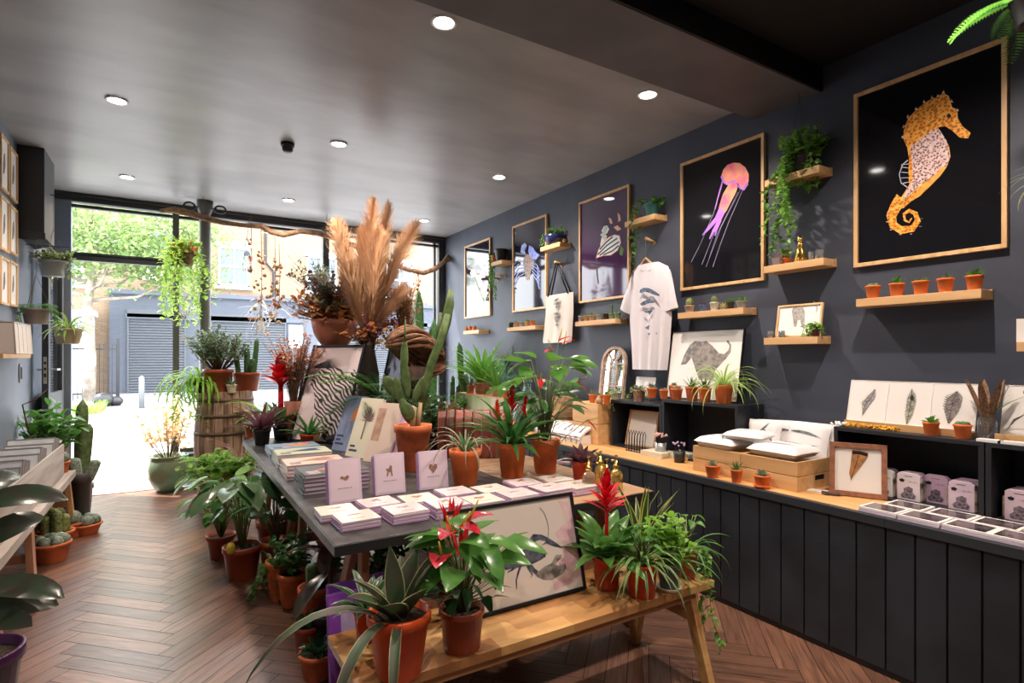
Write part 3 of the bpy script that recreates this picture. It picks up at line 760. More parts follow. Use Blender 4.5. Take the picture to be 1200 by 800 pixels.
art(sea, 'seahorse_body', [Z4([(335, 290), (352, 300), (362, 335), (378, 342), (380, 370), (395, 395), (420, 415), (412, 432), (386, 430), (365, 410), (340, 394), (318, 398), (330, 420), (352, 455), (357, 490), (345, 522), (325, 550), (290, 585), (262, 612), (235, 628), (210, 650), (185, 655), (200, 622), (228, 578), (226, 540), (228, 500), (222, 462), (209, 432), (212, 400), (225, 368), (250, 344), (275, 322), (300, 308), (318, 302)])], sea_o, Yp)
tailp = Z4([(205, 618), (186, 645), (172, 675), (178, 703), (203, 719), (238, 714), (255, 690), (248, 667), (228, 658), (212, 668), (214, 688), (228, 694), (236, 682)])
art(sea, 'seahorse_tail', ribbon(tailp, [15, 13, 11.5, 10, 9.5, 8, 7, 5.5, 4.5, 3.5, 3, 2.4, 1.5]), sea_o, Yp - .0004)
art(sea, 'seahorse_chest', [Z4([(300, 405), (322, 404), (345, 440), (355, 490), (343, 520), (318, 540), (285, 562), (255, 585), (228, 612), (206, 628), (222, 590), (240, 560), (236, 500), (232, 460), (262, 435)])], sea_l, Yp - .0008)
art(sea, 'seahorse_belly', [Z4([(345, 522), (325, 550), (290, 585), (245, 620), (228, 628), (262, 590), (300, 556), (332, 520)])], sea_y, Yp - .0012)
fin = MB(); white_l = mat('fin_white', (0.5, 0.5, 0.62), 0.4)
art(sea, 'seahorse_fin', ribbon(Z4([(224, 500), (207, 515), (197, 545), (203, 572), (222, 585)]), 1.2) + [q for a, b in ((512, 515), (525, 522), (540, 538), (555, 556), (568, 574)) for q in ribbon(Z4([(228, a), (203, b)]), .8)], white_l, Yp - .0010)
art(sea, 'seahorse_eye', [Z4([(352 + 7 * math.cos(a), 362 + 7 * math.sin(a)) for a in [i * PI / 4 for i in range(8)]])], black_frame, Yp - .0014)
sp = []
for x, y in ((335, 290), (318, 300), (300, 306), (275, 320), (250, 342), (225, 366), (212, 398), (208, 430), (360, 318), (378, 345), (163, 660), (160, 690), (172, 715), (200, 730), (235, 728), (262, 705), (268, 680)):
    sp.append(Z4([(x - 5, y + 2), (x + 5, y + 2), (x + (x - 290) * .02, y - 8 if y < 500 else y + 5)]))
art(sea, 'seahorse_spines', sp, sea_l, Yp - .0003)

# -- jellyfish
jel = wall_frame('framed_jellyfish_print', 'tall framed print of a glowing pink and violet jellyfish on black', 'framed print', 797, 895, 191, 341, 156, 328, pm=gloss_black)
Z7 = lambda pts: zo(780, 140, 4, pts)
jp = mat('jelly_pink', (0.85, 0.16, 0.30), 0.4, col2=(0.90, 0.40, 0.22), scale=14); jv = mat('jelly_violet', (0.32, 0.16, 0.75), 0.4, col2=(0.55, 0.22, 0.70), scale=20); jw = mat('jelly_thread', (0.30, 0.26, 0.42), 0.4)
art(jel, 'jellyfish_bell', [Z7([(262, 262), (270, 235), (290, 212), (318, 202), (348, 204), (374, 224), (390, 256), (389, 290), (378, 315), (364, 330), (350, 322), (336, 300), (318, 288), (300, 296), (286, 304), (270, 292)])], jp, Yp)
art(jel, 'jellyfish_bell_edge', ribbon(Z7([(262, 265), (272, 292), (288, 303), (305, 292), (322, 288), (338, 300), (352, 322), (366, 328), (384, 300)]), 2.6), jv, Yp - .0004)
art(jel, 'jellyfish_arms', ribbon(Z7([(315, 285), (305, 320), (283, 355), (268, 400), (258, 430), (244, 455)]), [8, 8, 7.5, 7, 6, 3]) + ribbon(Z7([(330, 295), (318, 340), (296, 380), (278, 420), (262, 450)]), [7, 6, 6, 5, 3]), jp, Yp - .0004)
art(jel, 'jellyfish_tips', ribbon(Z7([(262, 420), (240, 465), (205, 505), (173, 542)]), [6, 5, 4, 1]) + ribbon(Z7([(270, 430), (248, 480), (225, 520), (206, 560)]), [5, 4, 3, 1]) + ribbon(Z7([(255, 470), (240, 510), (232, 545)]), [4, 3, 1]) + ribbon(Z7([(266, 290), (250, 350), (232, 420)]), 1.2), jv, Yp - .0008)
art(jel, 'jellyfish_threads', ribbon(Z7([(268, 300), (225, 440), (160, 590), (120, 668)]), .5) + ribbon(Z7([(362, 330), (300, 470), (255, 590), (222, 690)]), .6) + ribbon(Z7([(350, 330), (262, 500), (190, 690)]), .45) + ribbon(Z7([(240, 500), (170, 680)]), .5) + ribbon(Z7([(340, 340), (240, 540), (205, 650)]), .4), jw, Yp - .0002)
# -- hoopoe-like striped wing print
bir = wall_frame('framed_striped_bird_print', 'tall framed purple print of a black and white striped plumed bird', 'framed print', 678, 737, 237, 356, 216, 347, pm=gloss_purple)
Z8 = lambda pts: zo(520, 220, 4.445, pts)
wht = mat('print_white', (0.72, 0.74, 0.78), 0.4); peach = mat('print_peach', (0.75, 0.40, 0.28), 0.4); blk = mat('print_black', (0.012, 0.012, 0.016), 0.4)
body = Z8([(795, 365), (808, 320), (830, 285), (860, 258), (890, 245), (915, 250), (922, 285), (905, 325), (870, 350), (830, 352)])
art(bir, 'bird_body', [body], wht, Yp)
art(bir, 'bird_stripes', [q for pts in ([(800, 350), (850, 300), (905, 262)], [(812, 352), (862, 315), (915, 280)], [(812, 322), (845, 285), (880, 255)], [(830, 350), (880, 328), (912, 300)]) for q in ribbon(Z8(pts), 1.6)] + ribbon(Z8([(796, 360), (798, 440), (805, 500)]), 1.2), blk, Yp - .0006)
art(bir, 'bird_outline', ribbon(body + body[:1], .8) , peach, Yp - .0009)
art(bir, 'bird_crest', [Z8([(858, 155), (872, 160), (880, 185), (868, 188)]), Z8([(906, 130), (918, 140), (922, 170), (910, 178)]), Z8([(885, 205), (905, 195), (925, 215), (905, 225)])], peach, Yp - .0004)
art(bir, 'bird_wing', [Z8([(815, 300), (822, 262), (838, 240), (850, 250), (842, 285), (826, 310)]), Z8([(822, 225), (835, 200), (852, 196), (862, 215), (850, 238), (834, 242)])], wht, Yp - .0002)
art(bir, 'bird_leaf', [Z8([(922, 300), (938, 320), (930, 355), (915, 345)])], L_green, Yp - .0003)
art(bir, 'bird_plumes', ribbon(Z8([(850, 200), (838, 225), (830, 250), (845, 270)]), 4) + ribbon(Z8([(820, 240), (840, 262)]), 3), mat('print_silver', (0.45, 0.52, 0.5), 0.4), Yp - .0004)
# -- blue lobster
lob = wall_frame('framed_blue_lobster_print', 'tall framed print of a blue lobster', 'framed print', 600, 640, 265, 366, 251, 361, pm=gloss_dark)
blu = mat('print_blue', (0.10, 0.16, 0.62), 0.4, col2=(0.35, 0.42, 0.8), scale=30)
art(lob, 'lobster_claws', [Z8([(400, 335), (405, 300), (425, 285), (432, 300), (422, 330), (430, 350)]), Z8([(445, 300), (465, 310), (480, 335), (500, 350), (480, 375), (450, 360), (440, 330)])], blu, Yp)
art(lob, 'lobster_body', [Z8([(425, 345), (455, 350), (470, 385), (455, 430), (445, 480), (430, 480), (420, 430), (412, 385)])], mat('print_brown', (0.22, 0.15, 0.12), 0.4, var=.4, scale=40), Yp)
art(lob, 'lobster_legs', [q for s in range(5) for q in ribbon(Z8([(420, 390 + s * 14), (390, 375 + s * 22), (365, 400 + s * 30)]), 1.2)] + [q for s in range(5) for q in ribbon(Z8([(460, 390 + s * 14), (485, 400 + s * 20), (500, 440 + s * 22)]), 1.0)], blu, Yp - .0004)
# -- far orchid print
far = wall_frame('framed_pale_flower_print', 'farthest tall framed print, pale pink blooms, beside the window', 'framed print', 544, 574, 290, 373, 277, 370, pm=gloss_dark)
pk = mat('print_pink', (0.66, 0.36, 0.42), 0.4, col2=(0.75, 0.65, 0.62), scale=25)
art(far, 'bloom', [Z8([(x + 18 * math.cos(a), y + 22 * math.sin(a)) for a in [i * PI / 3 for i in range(6)]]) for x, y in ((155, 445), (180, 470), (205, 450), (190, 500), (212, 520), (200, 555))], pk, Yp)
art(far, 'bloom_stems', ribbon(Z8([(160, 460), (190, 540), (210, 590)]), 1), L_green, Yp - .0003)

# -- picture ledges
def ledge(pxl, pxr, ytl, ytr, label, name='picture_ledge', dep=0.15, th=0.045):
    X = XR - dep
    A = PX(pxl, ytl, X); B = PX(pxr, ytr, X); z = (A.z + B.z) / 2; w = abs(A.y - B.y)
    t = thing(name, label, 'shelf', (XR, (A.y + B.y) / 2, z - th), WR, 'pine ledges on the navy wall')
    build('shelf_board', MB().bb(-w / 2, w / 2, -dep, -0.02, 0, th), pine_x, t, bevel=.002)
    build('back_rail', MB().bb(-w / 2, w / 2, -0.018, 0, 0, th + .006), pine_x, t)
    return t, z, min(A.y, B.y), max(A.y, B.y)
S = {}
S[1] = ledge(1003, 1150, 350, 339, 'long pine ledge under the seahorse print holding five terracotta pots')
S[2] = ledge(895, 965, 311, 303, 'short pine ledge carrying the gold cat figurine')
S[3] = ledge(896, 960, 212, 192, 'high pine ledge carrying the big ivy pot')
S[4] = ledge(895, 958, 396, 394, 'short pine ledge holding the framed elephant print')
S[5] = ledge(794, 871, 366, 361, 'pine ledge of small cacti under the jellyfish print')
S[6] = ledge(674, 721, 377, 373, 'pine ledge of tiny pots under the striped bird print')
S[7] = ledge(594, 627, 384, 381, 'pine ledge of tiny pots under the blue lobster print')
S[8] = ledge(543, 561, 388, 386, 'farthest small pine ledge of tiny pots, next to the window')
S[9] = ledge(633, 656, 289, 284, 'high pine ledge with the dark blue bowl')
S[10] = ledge(575, 588, 307, 305, 'small pine ledge with the black pot beside the farthest print')
S[11] = ledge(732, 767, 260, 250, 'high pine ledge with the teal pot, above the white shirt')
S[12] = ledge(1191, 1245, 400, 400, 'pine ledge cut off by the right edge of the photo')
def on_ledge(k, px, off=0.105):
    """point on ledge k where the sight line of column px meets its middle"""
    t, z, y0, y1 = S[k]; p = PX(px, 400, XR - off)
    return Vector((XR - off, min(max(p.y, y0 + .02), y1 - .02), z))
def small_pot(loc, label, r, h, pm, kind, group=None, name='potted_succulent', rs=0, cat='potted plant', sq=False, gm=None, n=16, saucer=None):
    t = thing(name, label, cat, loc, rnd(0, 6), group)
    z = add_pot(t, r, h, pm, sq=sq, n=n, soil=True, saucer=saucer)
    if kind == 'succ': succ(t, z, r * .85, gm or L_grey, 20, rs=rs)
    elif kind == 'succ2': succ(t, z, r * 1.1, gm or L_green, 14, rs=rs, W=r * .6)
    elif kind == 'ball': cact_ball(t, z - .003, r * .72, gm or cact_m, sz=1.0); spines(t, z - .003, r * .72, 1.0, 60, .005, rs)
    elif kind == 'tallball': cact_ball(t, z - .003, r * .7, gm or cact_y, sz=1.35); spines(t, z - .003, r * .7, 1.35, 80, .006, rs)
    elif kind == 'cluster':
        for k in range(5): cact_ball(t, z - .004, r * .36, gm or cact_m, dx=r * .45 * math.cos(k * 1.26 + rs), dy=r * .45 * math.sin(k * 1.26 + rs), ribs=8)
    elif kind == 'col': cact_cols(t, z, [(0, 0, r * .38, h * 1.7, .004, 0), (r * .35, 0, r * .25, h * .7, 0, 0)], gm or cact_m, 5)
    elif kind == 'aloe': rosette(t, z, 16, r * 2.0, r * .42, (.3, 1.45), .25, 'aloe', gm or L_deep, 'leaves', seg=4, fold=.3, rs=rs, r0=r * .2)
    elif kind == 'spike': rosette(t, z, 22, r * 2.4, r * .28, (.2, 1.45), .5, 'needle', gm or L_grey, 'leaves', seg=4, fold=.3, rs=rs, r0=r * .2)
    elif kind == 'low': rosette(t, z, 26, r * .9, r * .4, (0, 1.2), .6, 'oval', gm or L_green, 'leaves', seg=3, rs=rs, r0=r * .3)
    return t
kinds1 = ['cluster', 'succ2', 'low', 'succ', 'succ2']
words1 = ['with a bumpy little cactus', 'with an upright green succulent', 'with a barely showing sprout', 'with a pale broad-leaved succulent', 'with a small leafy green succulent']
for i, (px, kd, wd_) in enumerate(zip((1023, 1051, 1079, 1108, 1142), kinds1, words1)):
    small_pot(on_ledge(1, px, .108), '%s terracotta pot under the seahorse print, %s' % (ORD[i] if i < 4 else 'rightmost', wd_), 0.0385, 0.073, terra_o, kd, 'terracotta pots on the seahorse ledge', rs=i, gm=L_green if kd in ('low', 'succ2') else None)
concrete = mat('concrete', (0.36, 0.34, 0.33), 0.85, var=.15); tan_pot = mat('tan_pot', (0.42, 0.31, 0.24), .7); blue_pot = mat('blue_pot', (0.09, 0.16, 0.34), .35); white_pot = mat('white_pot', (.6, .6, .56), .4); kraft = mat('kraft_pot', (.45, .28, .16), .8)
small_pot(on_ledge(5, 808), 'tan pot with a tall round cactus, left end of the ledge under the jellyfish', .038, .055, tan_pot, 'tallball', rs=1, name='potted_cactus')
small_pot(on_ledge(5, 824), 'small blue pot with a dark succulent on the ledge under the jellyfish', .032, .05, blue_pot, 'low', rs=2, gm=L_purple)
small_pot(on_ledge(5, 837), 'white pot with a yellow-spined cactus on the ledge under the jellyfish', .033, .06, white_pot, 'tallball', rs=3, name='potted_cactus')
small_pot(on_ledge(5, 847, .13), 'spiky pale air plant in front on the ledge under the jellyfish', .022, .02, concrete, 'spike', rs=4, gm=L_yel)
small_pot(on_ledge(5, 856, .08), 'black pot with a bright rosette on the ledge under the jellyfish', .03, .055, plast_black, 'succ2', rs=5, gm=L_green)
small_pot(on_ledge(5, 869), 'rounded grey concrete pot with rosette, right end of ledge under the jellyfish', .037, .05, concrete, 'succ2', rs=6, gm=L_green)
for i, (px, kd, pm, wd_) in enumerate(((681, 'succ', concrete, 'grey'), (687, 'low', kraft, 'kraft-brown'), (694, 'succ2', kraft, 'light brown'), (702, 'low', concrete, 'grey-green'), (710, 'cluster', plast_black, 'dark'), (717, 'col', green_glaze, 'green with tall cactus'), (724, 'low', green_glaze, 'small dark green'))):
    small_pot(on_ledge(6, px), '%s pot on the ledge under the striped bird, %s' % (ORD[i], wd_), .031, .055, pm, kd, 'tiny pots under the striped bird', rs=i + 20, n=12)
for i, (px, kd, pm, wd_) in enumerate(((598, 'low', plast_black, 'dark'), (605, 'succ', kraft, 'tan'), (611, 'cluster', concrete, 'grey'), (618, 'succ2', kraft, 'brown'), (624, 'low', terra, 'reddish'))):
    small_pot(on_ledge(7, px), '%s tiny pot on the ledge under the blue lobster print, %s' % (ORD[i], wd_), .031, .055, pm, kd, 'tiny pots under the blue lobster', rs=i + 30, n=12)
for i, (px, kd) in enumerate(((546, 'low'), (551, 'succ'), (556, 'low'))):
    small_pot(on_ledge(8, px), '%s tiny red-brown pot on the farthest ledge by the window' % ORD[i], .031, .05, terra, kd, 'tiny pots on the farthest ledge', rs=i + 40, n=12)
# cat ledge
small_pot(on_ledge(2, 921, .075), 'small orange pot with a spiny globe cactus beside the gold cat', .036, .045, terra_o, 'tallball', rs=8, gm=cact_y, name='potted_cactus')
small_pot(on_ledge(2, 911, .125), 'little clear glass cube with dried sprigs left of the gold cat', .026, .045, mat('cube_glass', (.55, .50, .48), .1, trans=.6), 'spike', rs=9, sq=True, gm=L_pink, name='glass_cube_planter')
cat_ = thing('cat_figurine', 'gold sitting cat figurine on the short ledge', 'figurine', on_ledge(2, 938, .09), WR + .5)
m = MB()
m.tube([(0, .012, 0), (0, .012, .03), (0, .008, .06), (0, 0, .09), (0, -.006, .115), (0, -.008, .13)], [.034, .036, .031, .024, .016, .012], 14)
m.ball((0, -.012, .143), .019, 12, .95)
for s in (-1, 1):
    m.tube([(s * .011, -.018, .10), (s * .012, -.026, .05), (s * .012, -.028, .006)], [.008, .007, .007], 8)
    m.ball((s * .012, -.034, .006), .009, 8, .6); m.ball((s * .022, .008, .02), .019, 10, 1.1)
    m.tube([(s * .011, -.008, .155), (s * .013, -.007, .172)], [.007, .001], 6)
m.ball((0, -.028, .139), .008, 8, .8)
build('body', m, gold_m, cat_, True)
build('tail', MB().tube([(.02, .035, .008), (.045, .02, .008), (.045, -.01, .008), (.03, -.03, .008)], [.007, .007, .006, .004], 7), gold_m, cat_, True)
gl_jar = mat('jar_glass', (.62, .66, .68), .05, trans=.8)
for px, r, h, lb in ((951, .018, .055, 'small clear glass tealight holder nearest the gold cat'), (960, .024, .058, 'larger clear glass tealight holder at the right end of the cat ledge')):
    t = thing('tealight_holder', lb, 'candle holder', on_ledge(2, px, .1)); build('glass', MB().lathe([(0, 0), (r, 0), (r, h), (r - .002, h), (r - .002, .006), (0, .006)], 16), gl_jar, t, True)
    build('candle', MB().lathe([(0, .007), (r - .004, .007), (r - .004, h * .45), (0, h * .45)], 14), white_paint, t, True)
# ivy pot on the high ledge
ivy = thing('ivy_pot', 'bushy trailing ivy on the high ledge beside the jellyfish print', 'potted plant', on_ledge(3, 942, .08), WR)
add_pot(ivy, .07, .10, mat('dark_purple_pot', (.03, .015, .04), .4))
L_ivy = leafmat('ivy_leaf', (.22, .44, .08), (.09, .24, .05), scale=30)
ri = random.Random(5)
vines(ivy, [(ri.uniform(-.06, .06), ri.uniform(-.05, .03), .09, ri.uniform(-PI, PI), ri.uniform(.14, .28), .07) for i in range(30)] + [(-.04, -.05, .09, PI + ri.uniform(-.3, .3), ri.uniform(.35, .75), .13) for i in range(9)] + [(-.02, -.06, .1, -2.4, .5, .12) for i in range(3)], L_ivy, 3, .040, .036)
bush(ivy, .09, .19, .17, 34, 11, .042, .038, L_ivy, 8, 'heart', name='crown_leaves', sr=.0015)
t = thing('plant_hanger', 'thin wire hanger above the ivy on the ceiling beam edge', 'hanger', (XR - .09, on_ledge(3, 935).y, 2.78))
build('wires', MB().tube([(0, 0, .36), (-.0, -.07, 0)], .0015, 4).tube([(0, 0, .36), (0, .07, 0)], .0015, 4).tube([(0, 0, .36), (0.05, 0, 0)], .0015, 4), black_frame, t)
build('hook', MB().tube([(0, 0, .355), (.012, 0, .37), (0, 0, .385), (-.012, 0, .395), (0, 0, .41)], .003, 5), dark_metal, t, True)
# elephant frame
pe = on_ledge(4, 935, .05)
ele = framed('framed_elephant_print', 'pale wood framed print of an elephant on a short ledge', 'framed print', (XR - .075, S[4][2] / 2 + S[4][3] / 2 - .01, S[4][1]), WR, R(10), .30, .215, .012, .018, oak_frame, paper_white)
gr = mat('print_grey', (.26, .24, .24), .6, col2=(.45, .43, .42), scale=60)
Z9 = lambda pts: zo(860, 280, 3.53, pts)
art(ele, 'elephant', [Z9([(240, 300), (245, 282), (265, 275), (285, 282), (292, 300), (290, 360), (280, 362), (276, 335), (262, 332), (258, 362), (248, 362), (245, 330)])] + ribbon(Z9([(330, 258), (338, 268), (345, 285), (340, 300)]), 1), gr, -.012)
iv2 = thing('ivy_pot', 'small ivy in a dark pot in front of the elephant print', 'potted plant', on_ledge(4, 955, .11), WR)
add_pot(iv2, .032, .06, mat('maroon_pot', (.08, .02, .03), .4), n=16)
vines(iv2, [(0, 0, .055, i * .8, ri.uniform(.05, .14), .04) for i in range(12)] + [(-.02, 0, .055, PI, .13, .1)] * 2, L_ivy, 4, .03, .026, step=.018)
for px, lb in ((903, 'short clear glass holder at left end of the elephant ledge'), (916, 'small pink candle jar on the elephant ledge')):
    t = thing('candle_jar', lb, 'candle holder', on_ledge(4, px, .11)); build('jar', MB().lathe([(0, 0), (.02, 0), (.02, .045), (.018, .045), (.018, .004), (0, .004)], 16), gl_jar, t, True)
    build('candle', MB().lathe([(0, .005), (.016, .005), (.016, .03), (0, .03)], 14), lilac_paper, t, True)
# blue bowl ledge
t = thing('planted_bowl', 'dark blue bowl with a leafy succulent on a high ledge', 'potted plant', on_ledge(9, 650, .08), WR)
build('bowl', MB().lathe([(0, 0), (.06, 0), (.10, .05), (.105, .10), (.10, .105), (.095, .09), (0, .085)], 22), mat('cobalt', (.02, .025, .11), .2), t, True)
bush(t, .09, .10, .12, 12, 6, .05, .025, L_green, 5, sr=.002); vines(t, [(-.09, -.03, .1, PI, .22, .06), (-.08, -.05, .1, -2.6, .16, .06)], L_green, 3, .035, .025)
t = thing('folded_cloth', 'dark patterned object with gold end lying under the blue bowl', 'ornament', on_ledge(9, 664, .03) , WR)
build('body', MB().tube([(-.02, -.02, .02), (.03, -.05, .025), (.07, -.09, .02)], [.018, .02, .01], 10), gold_m, t, True)
t = thing('plant_pot', 'black plastic pot on the small ledge by the farthest print', 'plant pot', on_ledge(10, 587, .08)); add_pot(t, .085, .15, plast_black)
t = thing('potted_trailing_plant', 'terracotta pot with long trailing strands beside the farthest print', 'potted plant', on_ledge(10, 577, .1), WR); add_pot(t, .055, .09, terra)
vines(t, [(-.02, -.03, .08, PI + i * .4, ri.uniform(.3, .75), .03) for i in range(-2, 4)] + [(0, 0, .08, i, .12, .04) for i in range(5)], L_green, 9, .04, .03)
# teal pot ledge
t = thing('teal_pot', 'large teal pot on the high ledge above the shirt', 'potted plant', on_ledge(11, 764, .085), WR); add_pot(t, .062, .105, mat('teal', (.03, .15, .14), .35), rb=.046, n=24)
vines(t, [(-.04, -.02, .1, PI, .62, .06), (-.03, -.05, .1, -2.2, .55, .05), (0, -.05, .1, -1.7, .30, .05)] + [(0.01 * i, 0, .09, i * 1.5, .06, .05) for i in range(6)], L_green, 12, .05, .042, step=.04)
t = thing('amber_ornament', 'tiny amber glass ornament left of the teal pot', 'ornament', on_ledge(11, 744, .1)); build('body', MB().lathe([(0, 0), (.016, 0), (.02, .02), (.012, .035), (.015, .05), (.006, .062), (0, .065)], 12), mat('amber', (.7, .22, .03), .15, trans=.3), t, True)

# pegs
def peg(px, py, label, L=.10):
    X = XR - L; p = PX(px, py, X)
    t = thing('coat_peg', label, 'peg', (XR, p.y, p.z), WR); build('peg_rod', MB().tube([(0, 0, -.012), (0, -L, .012)], .013, 12), pine_x, t, True)
    build('mount', MB().tube([(0, 0, -.012), (0, -.008, -.012)], .02, 12), pine_x, t, True)
    return p
peg_s = peg(757, 281, 'pine peg holding the white shirt'); peg_t = peg(650, 308, 'pine peg holding the cotton tote bag')
peg(576, 325, 'left one of two empty pine pegs near the window'); peg(584, 322, 'right one of two empty pine pegs near the window')
# -- shirt
cloth_w = mat('white_cotton', (.74, .70, .76), .85, bump=.15, bscale=300)
sh = thing('white_t_shirt', 'white printed t-shirt on a wooden hanger on the wall', 't-shirt', (XR - .10, peg_s.y + .0, peg_s.z - .09), WR)
def grid_cloth(rows, yf, m, fold=.012, nf=5, back=True, N=18):
    """rows: (x0,x1,z); yf(u,v) forward bulge"""
    vs = []; k = len(rows)
    for s in ((1,) if not back else (1, -1)):
        o = len(vs)
        for j, (x0, x1, z) in enumerate(rows):
            v = j / (k - 1)
            for i in range(N + 1):
                u = i / N; b = math.sin(PI * u) ** .5 if 0 < u < 1 else 0
                y = -s * yf(u, v) * b + fold * v * math.sin(u * nf * 6.28 + v) * (.2 + b)
                vs.append((x0 + (x1 - x0) * u, y, z))
    fs = []
    for s in range(2 if back else 1):
        o = s * k * (N + 1)
        for j in range(k - 1):
            for i in range(N):
                a = o + j * (N + 1) + i; q = (a, a + 1, a + N + 2, a + N + 1); fs.append(q if s == 0 else q[::-1])
    m.add(vs, fs); return m
hp_ = lambda px, py: hit(sh, px, py, -0.0)
m = MB()
rows = [(hp_(748, 311)[0], hp_(772, 309)[0], hp_(760, 309)[1]), (hp_(743, 316)[0], hp_(783, 314)[0], hp_(760, 316)[1]), (hp_(740, 326)[0], hp_(787, 326)[0], hp_(760, 328)[1]), (hp_(738, 345)[0], hp_(787, 345)[0], hp_(760, 345)[1]), (hp_(738, 375)[0], hp_(787, 375)[0], hp_(760, 375)[1]), (hp_(740, 405)[0], hp_(785, 405)[0], hp_(760, 405)[1]), (hp_(741, 433)[0], hp_(782, 433)[0], hp_(760, 433)[1])]
grid_cloth(rows, lambda u, v: .028 + .02 * v, m, .012, 4)
def sleeve(a, b, c, d):
    A, B, Cc, D = [hp_(*q) for q in (a, b, c, d)]
    rows = []; vs = []
    n = 6
    for s in (1, -1):
        for j in range(n + 1):
            v = j / n
            for i in range(7):
                u = i / 6; x = (A[0] * (1 - v) + D[0] * v) * (1 - u) + (B[0] * (1 - v) + Cc[0] * v) * u; z = (A[1] * (1 - v) + D[1] * v) * (1 - u) + (B[1] * (1 - v) + Cc[1] * v) * u
                vs.append((x, -s * .028 * math.sin(PI * u) ** .6 + .004 * math.sin(v * 6), z))
    fs = []
    for s in range(2):
        o = s * (n + 1) * 7
        for j in range(n):
            for i in range(6): q = (o + j * 7 + i, o + j * 7 + i + 1, o + (j + 1) * 7 + i + 1, o + (j + 1) * 7 + i); fs.append(q)
    m.add(vs, fs)
sleeve((742, 316), (742, 347), (738, 368), (727, 361)); sleeve((785, 345), (785, 315), (795, 360), (776, 368))
build('shirt', m, cloth_w, sh, True)
whale = mat('whale_print', (.10, .14, .22), .7, var=.5, scale=40)
Zs = lambda pts: zo(700, 300, 5.715, pts)
for _w in [Zs([(282, 242), (288, 224), (310, 212), (345, 214), (385, 234), (415, 255), (418, 268), (388, 262), (350, 246), (315, 238), (296, 248)]), Zs([(286, 320), (305, 304), (335, 292), (352, 284), (362, 296), (388, 304), (376, 314), (345, 316), (318, 328), (296, 332)]), Zs([(300, 360), (320, 368), (345, 366), (378, 348), (366, 372), (350, 395), (342, 380), (322, 378)]), Zs([(318, 480), (350, 460), (345, 495)]), Zs([(335, 515), (355, 515), (348, 533)]), Zs([(390, 512), (402, 515), (396, 525)])]:
    art(sh, 'whale_motif', [_w], whale, -.064, th=.001)
build('collar', MB().tube([(hp_(750, 311)[0], -.012, hp_(750, 311)[1]), (hp_(755, 318)[0], -.03, hp_(755, 317)[1]), (hp_(765, 318)[0], -.03, hp_(765, 317)[1]), (hp_(771, 309)[0], -.012, hp_(771, 309)[1])], .004, 6), cloth_w, sh, True)
hg = thing('clothes_hanger', 'wooden clothes hanger inside the white t-shirt', 'hanger', (XR - .10, peg_s.y, peg_s.z), WR)
build('hanger_arms', MB().tube([(-.15, 0, -.245), (-.06, 0, -.205), (0, 0, -.155), (.06, 0, -.205), (.15, 0, -.245)], [.007, .01, .012, .01, .007], 8), pine_x, hg, True)
build('hook', MB().tube([(0, 0, -.155), (0, 0, -.01), (.012, 0, .012), (0, 0, .026), (-.012, 0, .018)], .0025, 6), mat('steel', (.5, .5, .52), .3, metal=1), hg, True)
# -- tote bag
tb = thing('tote_bag', 'cotton tote bag with a black animal print and black straps hanging on a peg', 'bag', (XR - .07, peg_t.y, peg_t.z), WR)
hq = lambda px, py: hit(tb, px, py, 0)
a = hq(640, 347); b_ = hq(672, 347); c_ = hq(636, 402); d_ = hq(670, 402)
m = grid_cloth([(a[0], b_[0], a[1]), (a[0] - .01, b_[0], a[1] * .6 + c_[1] * .4), (c_[0], d_[0], c_[1] + .02), (c_[0] + .01, d_[0] - .01, c_[1])], lambda u, v: .012 + .02 * v, MB(), .008, 3)
build('bag_body', m, mat('natural_cotton', (.72, .66, .62), .9, bump=.15, bscale=300), tb, True)
m = MB()
for s in (-.012, .012):
    m.tube([(a[0] + .06 + s, s, a[1] - .01), (0, s, .005), (b_[0] - .06 + s, s, a[1] - .01)], .009, 6)
build('straps', m, black_frame, tb, True)
m = MB(); rr = random.Random(2)
xc = (a[0] + b_[0]) / 2
for k in range(26):
    zz = a[1] - .05 - k * .011; ww = .045 + .025 * math.sin(k * .5)
    m.prism([(xc - ww, zz), (xc - ww * .2, zz + .006 * math.sin(k)), (xc + ww, zz + rr.uniform(-.01, .01)), (xc + ww * .2, zz - .006)], .0008, (0, -.036, 0))
build('printed_animal', m, blk, tb)
# ================================================================= COUNTER ALONG THE RIGHT WALL
CX, CZ = 2.85, 0.745
ctr_m = mat('charcoal_boards', (0.022, 0.026, 0.036), 0.5, var=.25, scale=3, bump=.1, bscale=30)
seams = [0.1, 1.32, 2.9, 4.5, 6.4]
names = ['nearest, under the lilac packs', 'under the pine crate of cushions', 'behind the lobster bench, under the pencil pots', 'farthest, under the glass bottles']
for i in range(4):
    y0, y1 = seams[i], seams[i + 1]
    t = thing('counter_cabinet', 'charcoal boarded counter cabinet, %s' % names[i], 'cabinet', (XR, (y0 + y1) / 2, 0), WR, 'boarded cabinets along the right wall')
    w = y1 - y0; d = XR - CX
    build('body', MB().bb(-w / 2 + .002, w / 2 - .002, -d + .03, -.02, 0.0, CZ - .04), ctr_m, t)
    k = max(1, round(w / 0.128)); m = MB()
    for j in range(k): m.bb(-w / 2 + j * w / k + .004, -w / 2 + (j + 1) * w / k - .004, -d + .012, -d + .03, 0.03, CZ - .045)
    build('front_boards', m, ctr_m, t, bevel=.003)
    build('plinth', MB().bb(-w / 2, w / 2, -d + .02, -d + .03, 0, .05), black_frame, t)
    build('top_edge', MB().bb(-w / 2, w / 2, -d, -d + .03, CZ - .045, CZ), mat('edge_charcoal', (.03, .035, .045), .45), t, bevel=.003)
wt = thing('worktop', 'long continuous pine worktop of the counter along the right wall', 'worktop', (XR, 3.25, CZ - .028), WR)
